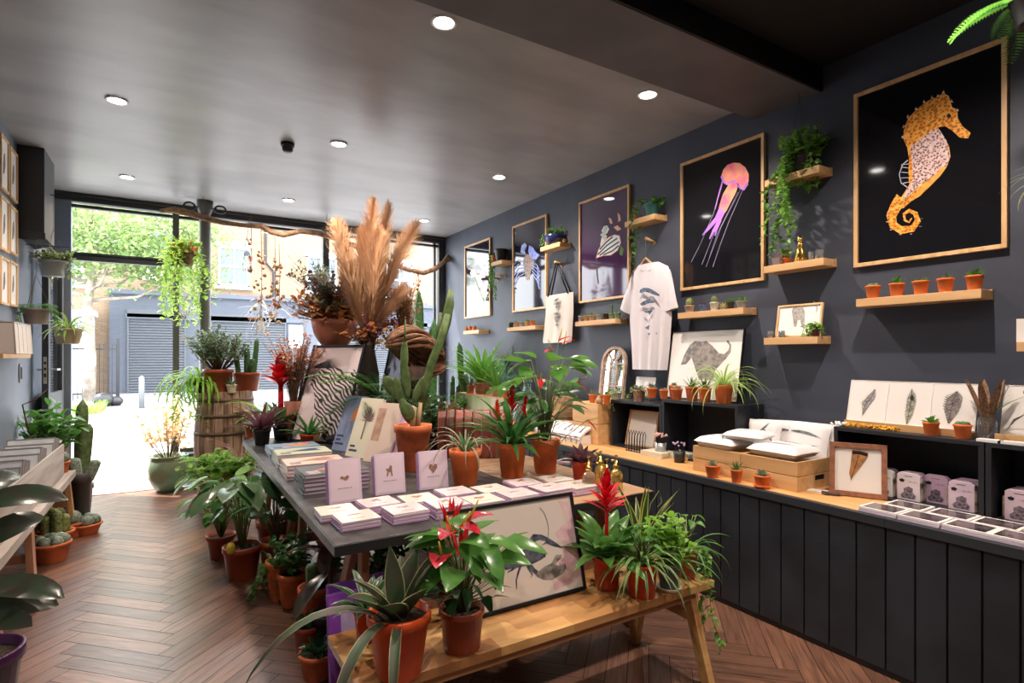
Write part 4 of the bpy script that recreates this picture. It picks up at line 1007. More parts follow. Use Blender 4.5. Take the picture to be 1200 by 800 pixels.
build('board', MB().bb(-3.15, 3.15, -(XR - CX) + .03, -.02, 0, .03), wood('worktop_pine', (.72, .42, .18), (.58, .30, .11), .4, 'X', 1.5), wt)
CT = CZ + .002
def on_counter(px, py, z=CT): return PZ(px, py, z)
# ---- right cubby
cub = mat('cubby_black', (.016, .018, .026), .5)
def cubby(y0, y1, h, label, dep=.30, divs=()):
    t = thing('cubby_shelf', label, 'shelf unit', (XR, (y0 + y1) / 2, CT), WR, 'black box shelves on the counter'); w = y1 - y0
    build('top_board', MB().bb(-w / 2, w / 2, -dep, -.02, h - .022, h), cub, t, bevel=.002)
    build('bottom_board', MB().bb(-w / 2, w / 2, -dep, -.02, 0, .012), cub, t)
    build('back_board', MB().bb(-w / 2, w / 2, -.03, -.02, .012, h - .022), cub, t)
    for s in (-1, 1):
        x = s * (w / 2 - .011); build('side_board', MB().bb(x - .011, x + .011, -dep, -.03, .012, h - .022), cub, t, bevel=.002)
    return t
cubby(1.06, 1.745, .36, 'black box shelf holding lilac packs, with three feather prints on its top')
cubby(.15, 1.055, .36, 'black box shelf at the right edge of the photo with one lilac pack')
cubby(2.37, 3.04, .43, 'larger black box shelf with terracotta pots on top and pencil pots inside')
cubby(3.045, 3.62, .39, 'smaller black box shelf with a stone pot on top and a leaning frame inside')
RT = CT + .36
# ---- feather prints standing on the cubby, in plastic sleeves
slee = mat('plastic_sleeve_print', (.76, .73, .73), .18, spec=.7)
feat = mat('feather_grey', (.09, .075, .075), .7, col2=(.28, .25, .25), scale=120)
def leaner(px0, px1, pyb, X, z, h, label, name='feather_print', tilt=14, pm=None, rz=WR, cat='print', group=None, w=None, fm=None, fw=.003, fd=.006):
    A = PX(px0, pyb, X); B = PX(px1, pyb, X)
    return framed(name, label, cat, (X, (A.y + B.y) / 2, z), rz, R(tilt), w or abs(A.y - B.y), h, fw, fd, fm or paper_white, pm or slee, group)
def feather(t, p, w, m=feat, nm='feather', lean=1):
    pts = [hit(t, *q, -.0045) for q in p]
    L = len(pts); ws = [w * math.sin(PI * (i + .15) / (L - .6)) ** .6 if 0 < i < L - 1 else w * .12 for i in range(L)]
    quads = ribbon(pts, ws); b = MB()
    b.v = []; 
    for k, q in enumerate(quads): b.prism(q, .0006, (0, -.0045, 0))
    build(nm, b, m, t)
    b = MB()
    for q in ribbon(pts, .0022): b.prism(q, .0004, (0, -.0052, 0))
    build('quill', b, blk, t)
    b = MB(); rr = random.Random(1)
    for i in range(14):
        a = i / 14 * (L - 1); k = int(a); f_ = a - k; x = pts[k][0] * (1 - f_) + pts[min(k + 1, L - 1)][0] * f_; z = pts[k][1] * (1 - f_) + pts[min(k + 1, L - 1)][1] * f_
        ww = ws[k] * (1 - f_) + ws[min(k + 1, L - 1)] * f_
        for s in (-1, 1): b.prism([(x, z), (x + s * ww * .62, z + ww * .32), (x + s * ww * .6, z + ww * .22)], .0004, (0, -.0050, 0))
    build('barbs', b, m, t)
feat_w = mat('feather_speckle', (.05, .045, .05), .7, col2=(.5, .47, .47), scale=260); feat_g = mat('feather_pale_green', (.40, .42, .36), .7, col2=(.15, .15, .12), scale=90)
Z6 = lambda x, y: (980 + x / 3.636, 420 + y / 3.636)
f1 = leaner(992, 1037, 500, XR - .17, RT + .03, .235, 'leftmost feather print in a clear sleeve, dark speckled feather'); feather(f1, [Z6(165, 130), Z6(150, 165), Z6(125, 195), Z6(112, 240)], .042, feat_w)
f2 = leaner(1036, 1089, 503, XR - .17, RT + .03, .235, 'middle feather print in a clear sleeve, pale peacock feather with eye'); feather(f2, [Z6(322, 130), Z6(322, 160), Z6(318, 190), Z6(308, 240), Z6(300, 280)], .04, feat_g)
art(f2, 'feather_eye', [[(980 + (323 + 8 * math.cos(a)) / 3.636, 420 + (168 + 13 * math.sin(a)) / 3.636) for a in [i * PI / 4 for i in range(8)]]], blk, -.0056, .0004)
f3 = leaner(1088, 1143, 507, XR - .17, RT + .03, .235, 'third feather print in a clear sleeve, fluffy dark grey feather behind the cactus'); feather(f3, [Z6(515, 140), Z6(500, 175), Z6(490, 220), Z6(478, 275)], .065, feat)
f4 = leaner(1172, 1222, 515, XR - .17, RT + .03, .235, 'feather print cut off by the right edge of the photo'); feather(f4, [Z6(800, 240), Z6(760, 260), Z6(730, 300)], .01, feat)
for a, b_, lb in ((990, 1139, 'long pine rail under the three feather prints'), (1166, 1235, 'pine rail under the feather print at the right edge')):
    A = PX(a, 500, XR - .21).y; B = PX(b_, 500, XR - .21).y
    t = thing('print_rail', lb, 'rail', (XR - .21, (A + B) / 2, RT), WR, 'pine rails under feather prints'); w = abs(A - B); build('rail', MB().bb(-w / 2, w / 2, 0, .09, 0, .026), pine_x, t)
    build('front_lip', MB().bb(-w / 2, w / 2, -.006, 0, 0, .036), pine_x, t)
def onX(px, X, z): p = PX(px, 400, X); return Vector((X, p.y, z))
small_pot(onX(1091, XR - .255, RT), 'orange terracotta pot with flat green jade leaves before the feather prints', .037, .068, terra_o, 'succ2', rs=51, gm=L_green)
small_pot(onX(1128, XR - .255, RT), 'orange terracotta pot with a dark bumpy cactus before the third feather print', .038, .07, terra_o, 'cluster', rs=52)
# bottle with feathers
bt = thing('glass_bottle', 'clear glass bottle holding brown and peacock feathers', 'bottle', onX(1157, XR - .20, RT), WR)
glass_c = mat('clear_bottle_glass', (.86, .90, .90), .03, trans=.95)
build('bottle', MB().lathe([(0, 0), (.034, 0), (.037, .006), (.037, .085), (.03, .105), (.014, .122), (.013, .15), (.017, .152), (.017, .162), (.0135, .163)], 20), glass_c, bt, True)
m = MB(); rr = random.Random(8)
for i in range(7): m.blade((0, 0, .01 + .02 * i * 0), -PI / 2 + (i - 3) * .9, 1.36, .29, .035, .25, 'paddle', .05, 7)
build('brown_feathers', m, mat('brown_feather', (.32, .17, .09), .8, col2=(.09, .06, .04), scale=140), bt)
m = MB()
for i in range(26): m.blade((0, 0, .12), rr.uniform(0, 6.28), rr.uniform(.2, 1.1), rr.uniform(.1, .2), .006, .5, 'needle', 0, 4)
build('wispy_feathers', m, mat('wisp', (.22, .2, .1), .8), bt)
m = MB().blade((0, 0, .10), -.35, .8, .24, .012, .5, 'strap', .05, 7); build('peacock_stem', m, L_green, bt)
o = build('peacock_eye', MB().ball((0, 0, 0), .026, 12, .75, sx=1).v and MB().ball((.17, -.05, .235), .026, 12, .75), mat('peacock', (.04, .16, .10), .4, col2=(.25, .16, .05), scale=50), bt, True)
# yellow bead necklaces in front of the first print
bead = mat('amber_bead', (.72, .36, .03), .25, var=.3, scale=60)
t = thing('bead_necklaces', 'tangled yellow bead necklaces lying under the first feather print', 'necklace', onX(1020, XR - .265, RT), WR)
m = MB(); rr = random.Random(4)
for k in range(4):
    for i in range(30): m.ball((-.13 + .26 * i / 29, rr.uniform(-.025, .025), .008 + k * .004 + rr.uniform(0, .004)), .0065, 6)
build('amber_beads', m, bead, t, True)['kind'] = 'stuff'
m = MB()
for i in range(30): m.ball((-.17 + rr.uniform(-.03, .05), rr.uniform(-.03, .03), .008 + rr.uniform(0, .014)), .007, 6)
build('pale_stones', m, paper_white, t, True)['kind'] = 'stuff'
for i, (px, lb) in enumerate(((1160, 'small white card stack lying at the top front corner by the shelf divider'), (1186, 'second small white card stack at the right edge'))):
    t = thing('card_stack', lb, 'cards', onX(px, XR - .27, RT), WR); build('cards', MB().bb(-.045, .045, -.02, .03, 0, .012), paper_white, t)
# ---- lilac packs inside the cubbies (folded tea towel packs with paper wrappers)
zeb = mat('zebra_fabric', (.42, .36, .33), .8, col2=(.035, .03, .03), scale=34, stretch=(1, .3, .5)); rock = mat('rock_fabric', (.36, .27, .20), .85, col2=(.05, .04, .04), scale=30)
def wrapped_pack(loc, label, cloth, n=2, animal='a', w=.125, h=.13, front=paper_white):
    t = thing('wrapped_pack', label, 'pack', loc, WR, 'wrapped fabric packs in the box shelves')
    for k in range(n):
        y = k * .04
        vs = [(-w / 2, y - .02, 0), (w / 2, y - .02, 0), (w / 2, y + .02, 0), (-w / 2, y + .02, 0)]
        m = MB().bb(-w / 2, w / 2, y - .014, y + .014, 0, h * .82); build('fabric', m, cloth, t, bevel=.008)
        m = MB().prism([(-w * .42, 0), (w * .42, 0), (w * .42, h), (w * .3, h + .012), (-w * .3, h + .012), (-w * .42, h)], .031, (0, y + .016, 0)); o = build('paper_wrapper', m, front if k == 0 else lilac_paper, t, bevel=.002)
    art(t, 'panda_mark', [[(-.042, h * .80), (-.028, h * .84), (-.016, h * .79), (-.022, h * .70), (-.038, h * .71)]], blk, -.0155, .0006, px=False)
    art(t, 'animal_picture', [[(-.03, h * .08), (.03, h * .08), (.036, h * .22), (.02, h * .34), (.022, h * .5), (0, h * .56), (-.02, h * .46), (-.02, h * .3), (-.036, h * .2)]], mat('sketch', (.07, .055, .07), .7, col2=(.3, .24, .3), scale=70), -.0155, .0006, px=False)
    m = MB()
    for i in range(5): m.bb(.0 + i * .009, .006 + i * .009, -.0162, -.0155, h * .73, h * .745 + (i % 2) * .003)
    build('script_line', m, mat('grey_ink', (.25, .22, .25), .6), t)
    m = MB().bb(-.018, .018, -.0162, -.0155, h * .95, h * .965); build('hang_slot', m, blk, t)
    return t
PXX = XR - .235
wrapped_pack(onX(1035, PXX, CT + .012), 'wrapped pack with a jagged dark fabric edge behind the feather frame', zeb)
wrapped_pack(onX(1066, PXX, CT + .012), 'white wrapped zebra-fabric pack with a baboon picture, second in the box shelf', zeb, 2, front=mat('pack_white', (.70, .62, .70), .4))
wrapped_pack(onX(1098, PXX + .05, CT + .012), 'zebra-striped fabric pack standing at the back of the box shelf', zeb, 1, front=lilac_paper)
wrapped_pack(onX(1128, PXX, CT + .012), 'lilac wrapped pack with a seal picture, right of the zebra fabric packs', rock, 3, front=mat('pack_pink', (.66, .52, .64), .4))
wrapped_pack(onX(1196, PXX, CT + .012), 'lilac wrapped pack with a gorilla picture at the right edge of the photo', rock, 3, front=mat('pack_pink', (.66, .52, .64), .4))
# ---- stacks of photo cards lying on the counter in front
photo = mat('photo_dark', (.02, .018, .03), .12, col2=(.16, .12, .13), scale=25, detail=7, spec=.8)
cream_edge = mat('lilac_edge', (.60, .52, .66), .5)
def print_stack(px, py, label, w=.19, d=.135, n=3, rz=WR, rows=2, pm=photo, z=CT, name='photo_print_stack', grp='photo prints lying on the counter'):
    p = PZ(px, py, z + .02); t = thing(name, label, 'prints', (p.x, p.y, z), rz, grp)
    for k in range(n):
        build('print', MB().box((.002 * (k % 2), .0015 * k, .004 + k * .008), (w, d, .0075), .01 * ((k * 7) % 3 - 1)), cream_edge if k < n - 1 else paper_white, t)
    m = MB().bb(-w * .42, w * .42, -d * .40, d * .40, n * .008 - .0002, n * .008 + .0012); build('picture', m, pm, t)
    return t
for px, X, lb in ((1036, 2.945, 'photo print stack nearest the feather frame, brownish picture, front row'), (1065, 3.10, 'photo print behind the nearest stack by the feather frame, back row'), (1084, 2.945, 'second front-row photo print stack, dark violet picture'), (1117, 3.10, 'second back-row photo print stack before the zebra pack'), (1138, 2.945, 'third front-row photo print stack, grey birds'), (1172, 3.10, 'third back-row photo print stack before the seal pack'), (1196, 2.945, 'last front-row photo print stack, cut off by the right edge')):
    q = onX(px, X, CT); q.x += .0; _z = PZ; 
    t = print_stack(600, 700, lb, w=.165, d=.145, n=3); t.location = q
# ---- brown framed feather
p = PZ(1004, 582, CT)
fr = framed('framed_feather', 'brown wooden box frame with a single orange-brown feather on the counter', 'framed picture', (p.x + .01, p.y, CT), R(-64), R(8), .265, .285, .026, .03, mat('brown_frame', (.28, .12, .07), .45, var=.2, scale=30), paper_white)
fb = mat('feather_brown', (.30, .15, .07), .7, col2=(.62, .27, .06), scale=30)
Z6f = lambda x, y: (980 + x / 3.636, 420 + y / 3.636)
art(fr, 'feather', [[Z6f(68, 388), Z6f(100, 390), Z6f(135, 400), Z6f(130, 425), Z6f(105, 460), Z6f(80, 490), Z6f(62, 515), Z6f(55, 490), Z6f(62, 440)]], fb, -.019)
art(fr, 'feather_band', [[Z6f(70, 392), Z6f(100, 394), Z6f(136, 405), Z6f(132, 418), Z6f(100, 408), Z6f(68, 406)]], blk, -.0195)
art(fr, 'quill', ribbon([Z6f(100, 395), Z6f(85, 450), Z6f(62, 518)], .7), blk, -.0200)
t = thing('postcard_stack', 'white postcards and a dark one lying left of the brown feather frame', 'cards', (PZ(962, 576, CT).x, PZ(962, 576, CT).y, CT), WR + .2); build('cards', MB().bb(-.07, .07, -.03, .03, 0, .006), paper_white, t); build('dark_card', MB().box((.06, -.03, .008), (.09, .06, .004), .3), photo, t)
# ---- pine crate (two-part) with cushions
cr_w = wood('crate_pine', (.72, .45, .22), (.55, .30, .12), .55, 'X', 1.2)
A = PX(812, 540, 2.96); B = PX(935, 575, 2.96)
def crate(y0, y1, x0, x1, z, h, label, slot=True, slats=2):
    t = thing('pine_crate', label, 'crate', ((x0 + x1) / 2, (y0 + y1) / 2, z), WR); w = y1 - y0; d = x1 - x0
    g = .004
    for k in range(slats):
        za, zb = h * k / slats + (g if k else 0), h * (k + 1) / slats
        build('front_slat', MB().bb(-w / 2, w / 2, -d / 2, -d / 2 + .014, za, zb), cr_w, t, bevel=.002)
        build('back_slat', MB().bb(-w / 2, w / 2, d / 2 - .014, d / 2, za, zb), cr_w, t)
        for s in (-1, 1): build('end_slat', MB().bb(s * w / 2 - (.014 if s > 0 else 0), s * w / 2 + (0 if s > 0 else .014), -d / 2 + .014, d / 2 - .014, za, zb), cr_w, t, bevel=.001)
    build('base', MB().bb(-w / 2 + .014, w / 2 - .014, -d / 2 + .014, d / 2 - .014, 0, .012), cr_w, t)
    if slot: build('handle_slot', MB().bb(w / 2 - .002, w / 2 + .0008, -.045, .045, h * .30, h * .46), blk, t)
    return t
c1 = crate(1.815, 2.175, 2.965, 3.40, CT, .165, 'nearer pine crate of cushions, with a dark handle slot')
c2 = crate(2.18, 2.54, 2.965, 3.19, CT, .165, 'farther pine crate of cushions, beside the pencil pots')
cush_l = mat('printed_linen', (.72, .70, .72), .85, bump=.1, bscale=200)
def cushion(loc, rz, tilt, w, d, th, label, shapes=None, flat=False):
    t = thing('printed_cushion', label, 'cushion', loc, rz, 'white printed cushions in the pine crates'); t.rotation_euler = (-tilt, 0, rz)
    n = 12; vs = []; fs = []
    for s in (1, -1):
        for j in range(n + 1):
            for i in range(n + 1):
                u = i / n * 2 - 1; v = j / n * 2 - 1; b = max(0, (1 - u ** 4) * (1 - v ** 4)) ** .38
                vs.append((u * w / 2 * (1 - .06 * (1 - abs(v)) * 0 - .05 * (v * v < .3)), -s * th / 2 * b, (v + 1) * d / 2))
    for s in range(2):
        o = s * (n + 1) ** 2
        for j in range(n):
            for i in range(n):
                a = o + j * (n + 1) + i; q = (a, a + 1, a + n + 2, a + n + 1); fs.append(q if s == 0 else q[::-1])
    m = MB().add(vs, fs); build('cover', m, cush_l, t, True)
    wd = mat('whale_print', (.10, .14, .22))
    # printed whales follow the bulge
    def surf(x, z):
        u = x / (w / 2); v = z / (d / 2) - 1; return -th / 2 * max(0, (1 - u ** 4) * (1 - v ** 4)) ** .38 - .004
    for cx, cz, L, a in (shapes or ((0, .68, .34, -.15), (.02, .33, .30, .3))):
        m = MB()
        pts = [(t_, .11 * math.sin(PI * min(1, t_ + .05)) ** .8 * (1 - .3 * t_)) for t_ in [i / 9 for i in range(10)]]
        top = []; 
        for k in range(9):
            q = []
            for (tt, hh, sg) in ((pts[k][0], pts[k][1], 1), (pts[k + 1][0], pts[k + 1][1], 1), (pts[k + 1][0], pts[k + 1][1], -1), (pts[k][0], pts[k][1], -1)):
                lx = (tt - .5) * L * w * 2.2; lz = sg * hh * L * d * .9 + .05 * d * math.sin(tt * 3)
                x = cx * w + lx * math.cos(a) - lz * math.sin(a); z = cz * d + lx * math.sin(a) + lz * math.cos(a)
                x = max(-w * .47, min(w * .47, x)); z = max(d * .03, min(d * .97, z)); q.append((x, surf(x, z), z))
            m.add(q, [(0, 1, 2, 3)])
        build('whale_print', m, mat('cushion_ink', (.12, .14, .17), .8, var=.5, scale=50), t)
    return t
cz = CT + .15
cushion((3.275, 1.965, cz - .04), WR, R(16), .27, .25, .045, 'upright white cushion printed with two whales, front of the nearer crate')
for k in range(3): cushion((3.33 + .012 * k, 1.93 - .012 * k, cz - .02), WR, R(12), .28, .22, .04, '%s cushion standing behind the two-whale cushion at the near end' % ['first', 'second', 'third'][k])
cushion((3.24, 2.235, cz - .04), WR, R(16), .24, .24, .045, 'upright cushion with a large grey shape, front of the farther crate', ((-.1, .5, .5, 1.0), (.22, .5, .3, -.9)))
for k in range(4): cushion((3.31, 2.10 + .02 * k, cz - .02), WR + .5, R(12), .24, .22, .035, '%s cushion standing edge-on between the two crates' % ORD[3 - k])
cushion((2.975, 1.99, cz + .05), WR, R(90), .31, .27, .08, 'flat white cushion with grey whale on top of the nearer crate', ((0, .3, .36, .1), (.05, .65, .3, -.2)))
cushion((2.955, 2.38, cz + .05), WR, R(90), .29, .23, .08, 'flat white cushion with grey bands on top of the farther crate', ((0, .4, .36, -.9), (.15, .5, .3, .9)))
cushion((3.0, 2.20, cz + .11), WR + .15, R(88), .26, .20, .055, 'flat cushion lying across the gap between the two crates', ((0, .4, .3, .4),))
# terracotta pots in front of the crates
for px, py, r, h, kd, lb, sc in ((835, 553, .047, .075, 'succ', 'terracotta pot with a grey-green rosette before the farther crate', None), (863, 560, .037, .078, 'spike', 'narrow terracotta pot with a spiky haworthia between the two crates', None), (893, 566, .046, .068, 'succ', 'terracotta pot on a saucer with a bluish rosette before the nearer crate', terra_o)):
    small_pot(onX(px, 2.905, CT), lb, r, h, terra_o, kd, rs=int(px), saucer=sc, gm=L_deep if kd == 'spike' else L_grey, n=20)
# ---- on top of the larger black box
ZA = CT + .43; ZB = CT + .39
for px, r, h, pm, kd, lb, off in ((764, .042, .078, terra_o, 'succ2', 'leftmost terracotta pot on the larger black box, with grey leaves', .25), (778, .036, .07, terra_o, 'low', 'small orange terracotta pot second on the larger black box', .24), (793, .046, .085, terra, 'low', 'two-tone weathered terracotta pot third on the larger black box', .25), (790, .044, .10, terra, 'succ', 'terracotta pot behind the weathered one on the larger black box', .13), (811, .050, .105, terra, 'aloe', 'terracotta pot with dark haworthia, beside the spider plant', .24), (826, .048, .105, terra_o, 'aloe', 'orange terracotta pot with dark pointed leaves touching the spider plant pot', .25)):
    small_pot(onX(px, XR - off, ZA), lb, r, h, pm, kd, rs=int(px) + 3, gm={'succ2': L_grey, 'low': L_grey, 'aloe': L_deep}.get(kd), n=20)
sp_ = thing('spider_plant', 'spider plant in the biggest orange terracotta pot on the black box', 'potted plant', onX(848, XR - .235, ZA)); z = add_pot(sp_, .066, .13, terra_o)
rosette(sp_, z, 46, .34, .014, (.3, 1.35), 2.1, 'strap', [leafmat('spider_leaf', (.30, .50, .10), (.16, .36, .06)), L_cream], edge=.25, rs=3, seg=9)
st_ = thing('potted_string_of_pearls', 'ribbed pale stone pot with trailing greenery on the smaller black box', 'potted plant', onX(749, XR - .24, ZB)); z = add_pot(st_, .055, .095, terra_pale, rim=.1)
rosette(st_, z, 30, .07, .02, (.1, 1.3), .7, 'oval', L_grey, rs=2, seg=4)
vines(st_, [(.03 * math.cos(a), .05 * math.sin(a), z, a, ri.uniform(.1, .2), .05) for a in (-2.2, -1.8, 2.6, 3.0, 3.4)], leafmat('pearl_leaf', (.30, .42, .14)), 6, .02, .02)
for i, (px, lb) in enumerate(((721, 'pale trailing plant hanging off the left end of the smaller black box'),)):
    t = thing('trailing_plant', lb, 'potted plant', onX(px + 2, XR - .2, ZB)); z = add_pot(t, .045, .06, white_pot)
    vines(t, [(.02 * math.cos(a), .03 * math.sin(a), z, a, ri.uniform(.12, .26), .09) for a in (1.3, 1.7, 2.1, 2.5, 2.9, 3.4, 4, 5)], leafmat('pearl_leaf', (.30, .42, .14)), 16, .03, .024)
# buffalo print, leaning frame, sleeve
buf = framed('framed_buffalo_print', 'white print of a horned buffalo in a thin black frame behind the pots', 'framed print', (XR - .13, (PX(785, 440, 3.4).y + PX(868, 440, 3.4).y) / 2, ZA), WR, R(9), abs(PX(785, 440, 3.4).y - PX(870, 440, 3.4).y), .53, .007, .02, black_frame, paper_white)
Zb = lambda pts: zo(700, 370, 4.705, pts)
bufm = mat('buffalo_grey', (.16, .16, .17), .7, col2=(.38, .32, .29), scale=28)
art(buf, 'buffalo', [Zb([(460, 270), (480, 215), (510, 160), (540, 138), (575, 142), (600, 138), (635, 165), (670, 205), (700, 212), (722, 190), (730, 165), (712, 140), (722, 133), (738, 160), (735, 200), (710, 235), (690, 255), (650, 300), (640, 350), (560, 350), (540, 290), (520, 230), (490, 265)])], bufm, -.0115)
lf = framed('leaning_white_print', 'small white print leaning at the left of the buffalo print', 'print', (XR - .12, PX(757, 440, 3.4).y, ZB + .04), WR, R(10), .22, .155, .006, .008, paper_white, slee)
fr2 = framed('leaning_wood_frame', 'light wood framed pale picture inside the smaller black box', 'framed picture', (XR - .20, 3.37, CT + .012), WR + .12, R(14), .30, .30, .014, .02, pine_x, slee)
# wire rack and pencil pots
wr = thing('wire_rack', 'black looped wire holder in front of the framed picture in the smaller black box', 'holder', onX(746, XR - .37, CT))
m = MB()
for k in range(7):
    y = -.09 + k * .03; m.tube([(0, y, .0), (-.01, y - .012, .09), (0, y - .01, .15), (.01, y + .012, .17), (.01, y + .03, .13), (0, y + .024, .0)], .0028, 5)
m.bar((0, -.1, .004), (0, .12, .004), .008); build('wire_loops', m, black_frame, wr, True)
metal_cup = mat('galvanised', (.42, .45, .48), .4, metal=.6)
def pencil_pot(loc, label, r, h, pm, n, caps, rs, handle=False):
    t = thing('pencil_pot', label, 'pencil pot', loc); build('cup', MB().lathe([(0, 0), (r * .8, 0), (r, h), (r * .94, h), (r * .78, .004), (0, .004)], 18), pm, t, True)
    rr = random.Random(rs); m = MB(); c = MB()
    for i in range(n):
        a = rr.uniform(0, 6.28); q = r * rr.uniform(.2, .8); e = (q * 1.8 * math.cos(a), q * 1.8 * math.sin(a), h * rr.uniform(1.45, 1.65))
        m.tube([(q * math.cos(a) * .8, q * math.sin(a) * .8, h * .3), e], .0025, 5); c.ball(e, .008, 6)
    build('pencils', m, black_frame, t); build('pencil_toppers', c, caps, t, True)
    if handle: build('handle', MB().tube([(0, -r * .95, h * .85), (0, -r * 1.6, h * .75), (0, -r * 1.65, h * .35), (0, -r * .85, h * .2)], .005, 8), gold_m, t, True)
pinkcap = mat('pencil_pink', (.72, .45, .42), .5)
pencil_pot(onX(774, XR - .33, CT), 'grey metal cup of pink-topped pencils at the left inside the larger black box', .045, .105, metal_cup, 22, pinkcap, 1)
pencil_pot(onX(785, XR - .19, CT + .012), 'second grey metal cup of pencils deeper inside the larger black box', .042, .10, metal_cup, 14, pinkcap, 2)
pencil_pot(onX(796, XR - .40, CT), 'dark patterned mug with a gold handle in front of the larger black box', .043, .085, plast_black, 12, mat('lilac_cap', (.45, .35, .55), .5), 3, True)
pencil_pot(onX(833, XR - .14, CT + .012), 'small dark pot of pencils at the right inside the larger black box', .035, .09, plast_black, 14, mat('lilac_cap', (.45, .35, .55)), 5)
# booklets on the counter
kraft = mat('kraft_cover', (.50, .33, .20), .7); crm = mat('cream_pages', (.70, .62, .50), .7)
def book_stack(px, py, label, w, d, n, th, cover, edge, rz=WR, z=CT, name='book_stack', cat='books', grp=None, pile=True, pic=None, X=None):
    p = PZ(px, py, z) if X is None else onX(px, X, z)
    for k in range(n):
        t = thing(name, label if n == 1 else '%s, %s' % (label, ('bottom copy' if k == 0 else 'top copy' if k == n - 1 else 'copy %s from the bottom' % ['', 'second', 'third', 'fourth', 'fifth', 'sixth', 'seventh'][k])), cat, (p.x, p.y, z + k * (th + .001)), rz + .03 * ((k * 5) % 3 - 1), grp)
        build('pages', MB().bb(-w / 2 + .002, w / 2 - .002, -d / 2 + .002, d / 2 - .002, .0015, th - .0015), edge, t)
        build('cover', MB().bb(-w / 2, w / 2, -d / 2, d / 2, 0, .0015).bb(-w / 2, w / 2, -d / 2, d / 2, th - .0015, th), cover, t)
        if pic and k == n - 1: pic(t, w, d, th)
book_stack(722, 518, 'brown notebook in the pile before the smaller black box', .24, .17, 6, .011, kraft, crm, grp='brown notebooks piled on the counter', name='notebook')
book_stack(772, 534, 'cream booklet on the counter edge left of the crate', .22, .17, 3, .012, mat('cream_cover', (.72, .64, .50), .3, spec=.6), crm, grp='cream booklets on the counter edge', name='booklet')
book_stack(800, 537, 'glossy pale booklet touching the pine crate', .16, .15, 4, .010, mat('pale_cover', (.60, .62, .58), .25, spec=.6), crm, grp='pale booklets by the crate', name='booklet')
book_stack(690, 510, 'flat cream booklet before the pile of folded cloths', .2, .16, 2, .01, mat('cream_cover', (.72, .64, .50)), crm, grp='cream booklets by the cloths', name='booklet')
book_stack(665, 503, 'flat pale booklet at the far edge of the counter by the basket', .18, .14, 2, .01, mat('cream_cover', (.72, .64, .50)), crm, grp='pale booklets by the basket', name='booklet')
# folded tea towels
tt = mat('tea_towel', (.72, .70, .70), .85, col2=(.12, .11, .12), scale=45, stretch=(1, 2.2, .6))
tt = mat('tea_towel_print', (.74, .72, .73), .85, col2=(.66, .64, .66), scale=12)
ink = mat('towel_ink', (.1, .09, .1), .8)
for i in range(9):
    t = thing('folded_tea_towel', '%s folded printed tea towel in the row beside the basket' % ORD[i], 'tea towel', (3.15, 4.42 - i * .078, CT), WR, 'row of folded tea towels')
    n = 10; w = .074
    prof = [(-.17 + .34 * k / n, .15 * math.sin(PI * (.12 + .76 * k / n)) ** .8) for k in range(n + 1)]
    m = MB()
    for k in range(n):
        (a, za), (b_, zb) = prof[k], prof[k + 1]
        m.add([(-w / 2, a, za), (w / 2, a, za), (w / 2, b_, zb), (-w / 2, b_, zb), (-w / 2, a, za - .02), (w / 2, a, za - .02), (w / 2, b_, zb - .02), (-w / 2, b_, zb - .02)], [(0, 1, 2, 3), (1, 5, 6, 2), (0, 3, 7, 4), (4, 7, 6, 5)])
    m.bb(-w / 2 + .004, w / 2 - .004, -.15, .15, 0, .075)
    build('folds', m, tt, t)
    m = MB(); rr = random.Random(i)
    for k in range(1, n - 1):
        (a, za), (b_, zb) = prof[k], prof[k + 1]; x0 = rr.uniform(-w / 2, 0); x1 = x0 + rr.uniform(.01, .03)
        m.add([(x0, a, za + .001), (x1, a, za + .001), (x1 - .004, b_, zb + .001), (x0 + .004, b_, zb + .001)], [(0, 1, 2, 3)])
    build('printed_marks', m, ink, t)
# crate with little pots + arched mirror
crate(3.67, 4.02, 3.10, 3.46, CT, .35, 'tall pine box behind the folded tea towels with small pots on it', False, 2)
CR2 = CT + .35
build('board', MB().bb(-.17, .17, -.17, .17, .335, .35), cr_w, bpy.data.objects['pine_crate.002'])
for px, r, h, kd, lb in ((694, .032, .075, 'spike', 'leftmost small terracotta pot on the tall pine box, feathery top'), (703, .030, .07, 'low', 'middle small terracotta pot on the tall pine box'), (711, .034, .085, 'aloe', 'rightmost small terracotta pot on the tall pine box, bright aloe')):
    small_pot(onX(px, 3.16, CR2), lb, r, h, terra_o, kd, rs=int(px), gm=L_green if kd == 'aloe' else L_grey)
t = thing('ceramic_gourd', 'small tan gourd-shaped vase on the tall pine box', 'vase', onX(702, 3.13, CR2)); build('body', MB().lathe([(0, 0), (.02, 0), (.03, .02), (.026, .045), (.008, .065), (.008, .08), (0, .082)], 14), mat('tan_glaze', (.55, .32, .16), .35), t, True); build('stopper', MB().lathe([(0, .08), (.011, .08), (.011, .09), (0, .092)], 10), bark, t, True)
mr = thing('arched_mirror', 'small arched window-style mirror with a pale wooden frame', 'mirror', (XR - .09, 3.84, CR2), WR); mr.rotation_euler = (-R(7), 0, WR)
W_, H_ = .32, .50
arcp = lambda r, n=16: [(r * math.cos(a), H_ - W_ / 2 + r * math.sin(a)) for a in [PI * k / n for k in range(n + 1)]]
m = MB(); outer = [(W_ / 2, 0)] + arcp(W_ / 2) + [(-W_ / 2, 0)]; inner = [(W_ / 2 - .025, .025)] + arcp(W_ / 2 - .025) + [(-W_ / 2 + .025, .025)]
for k in range(len(outer)):
    j = (k + 1) % len(outer); a, b_, c_, d_ = outer[k], outer[j], inner[j], inner[k]
    m.prism([a, b_, c_, d_], .03)
build('frame', m, mat('pale_mirror_wood', (.46, .34, .27), .7, var=.2, scale=20), mr)
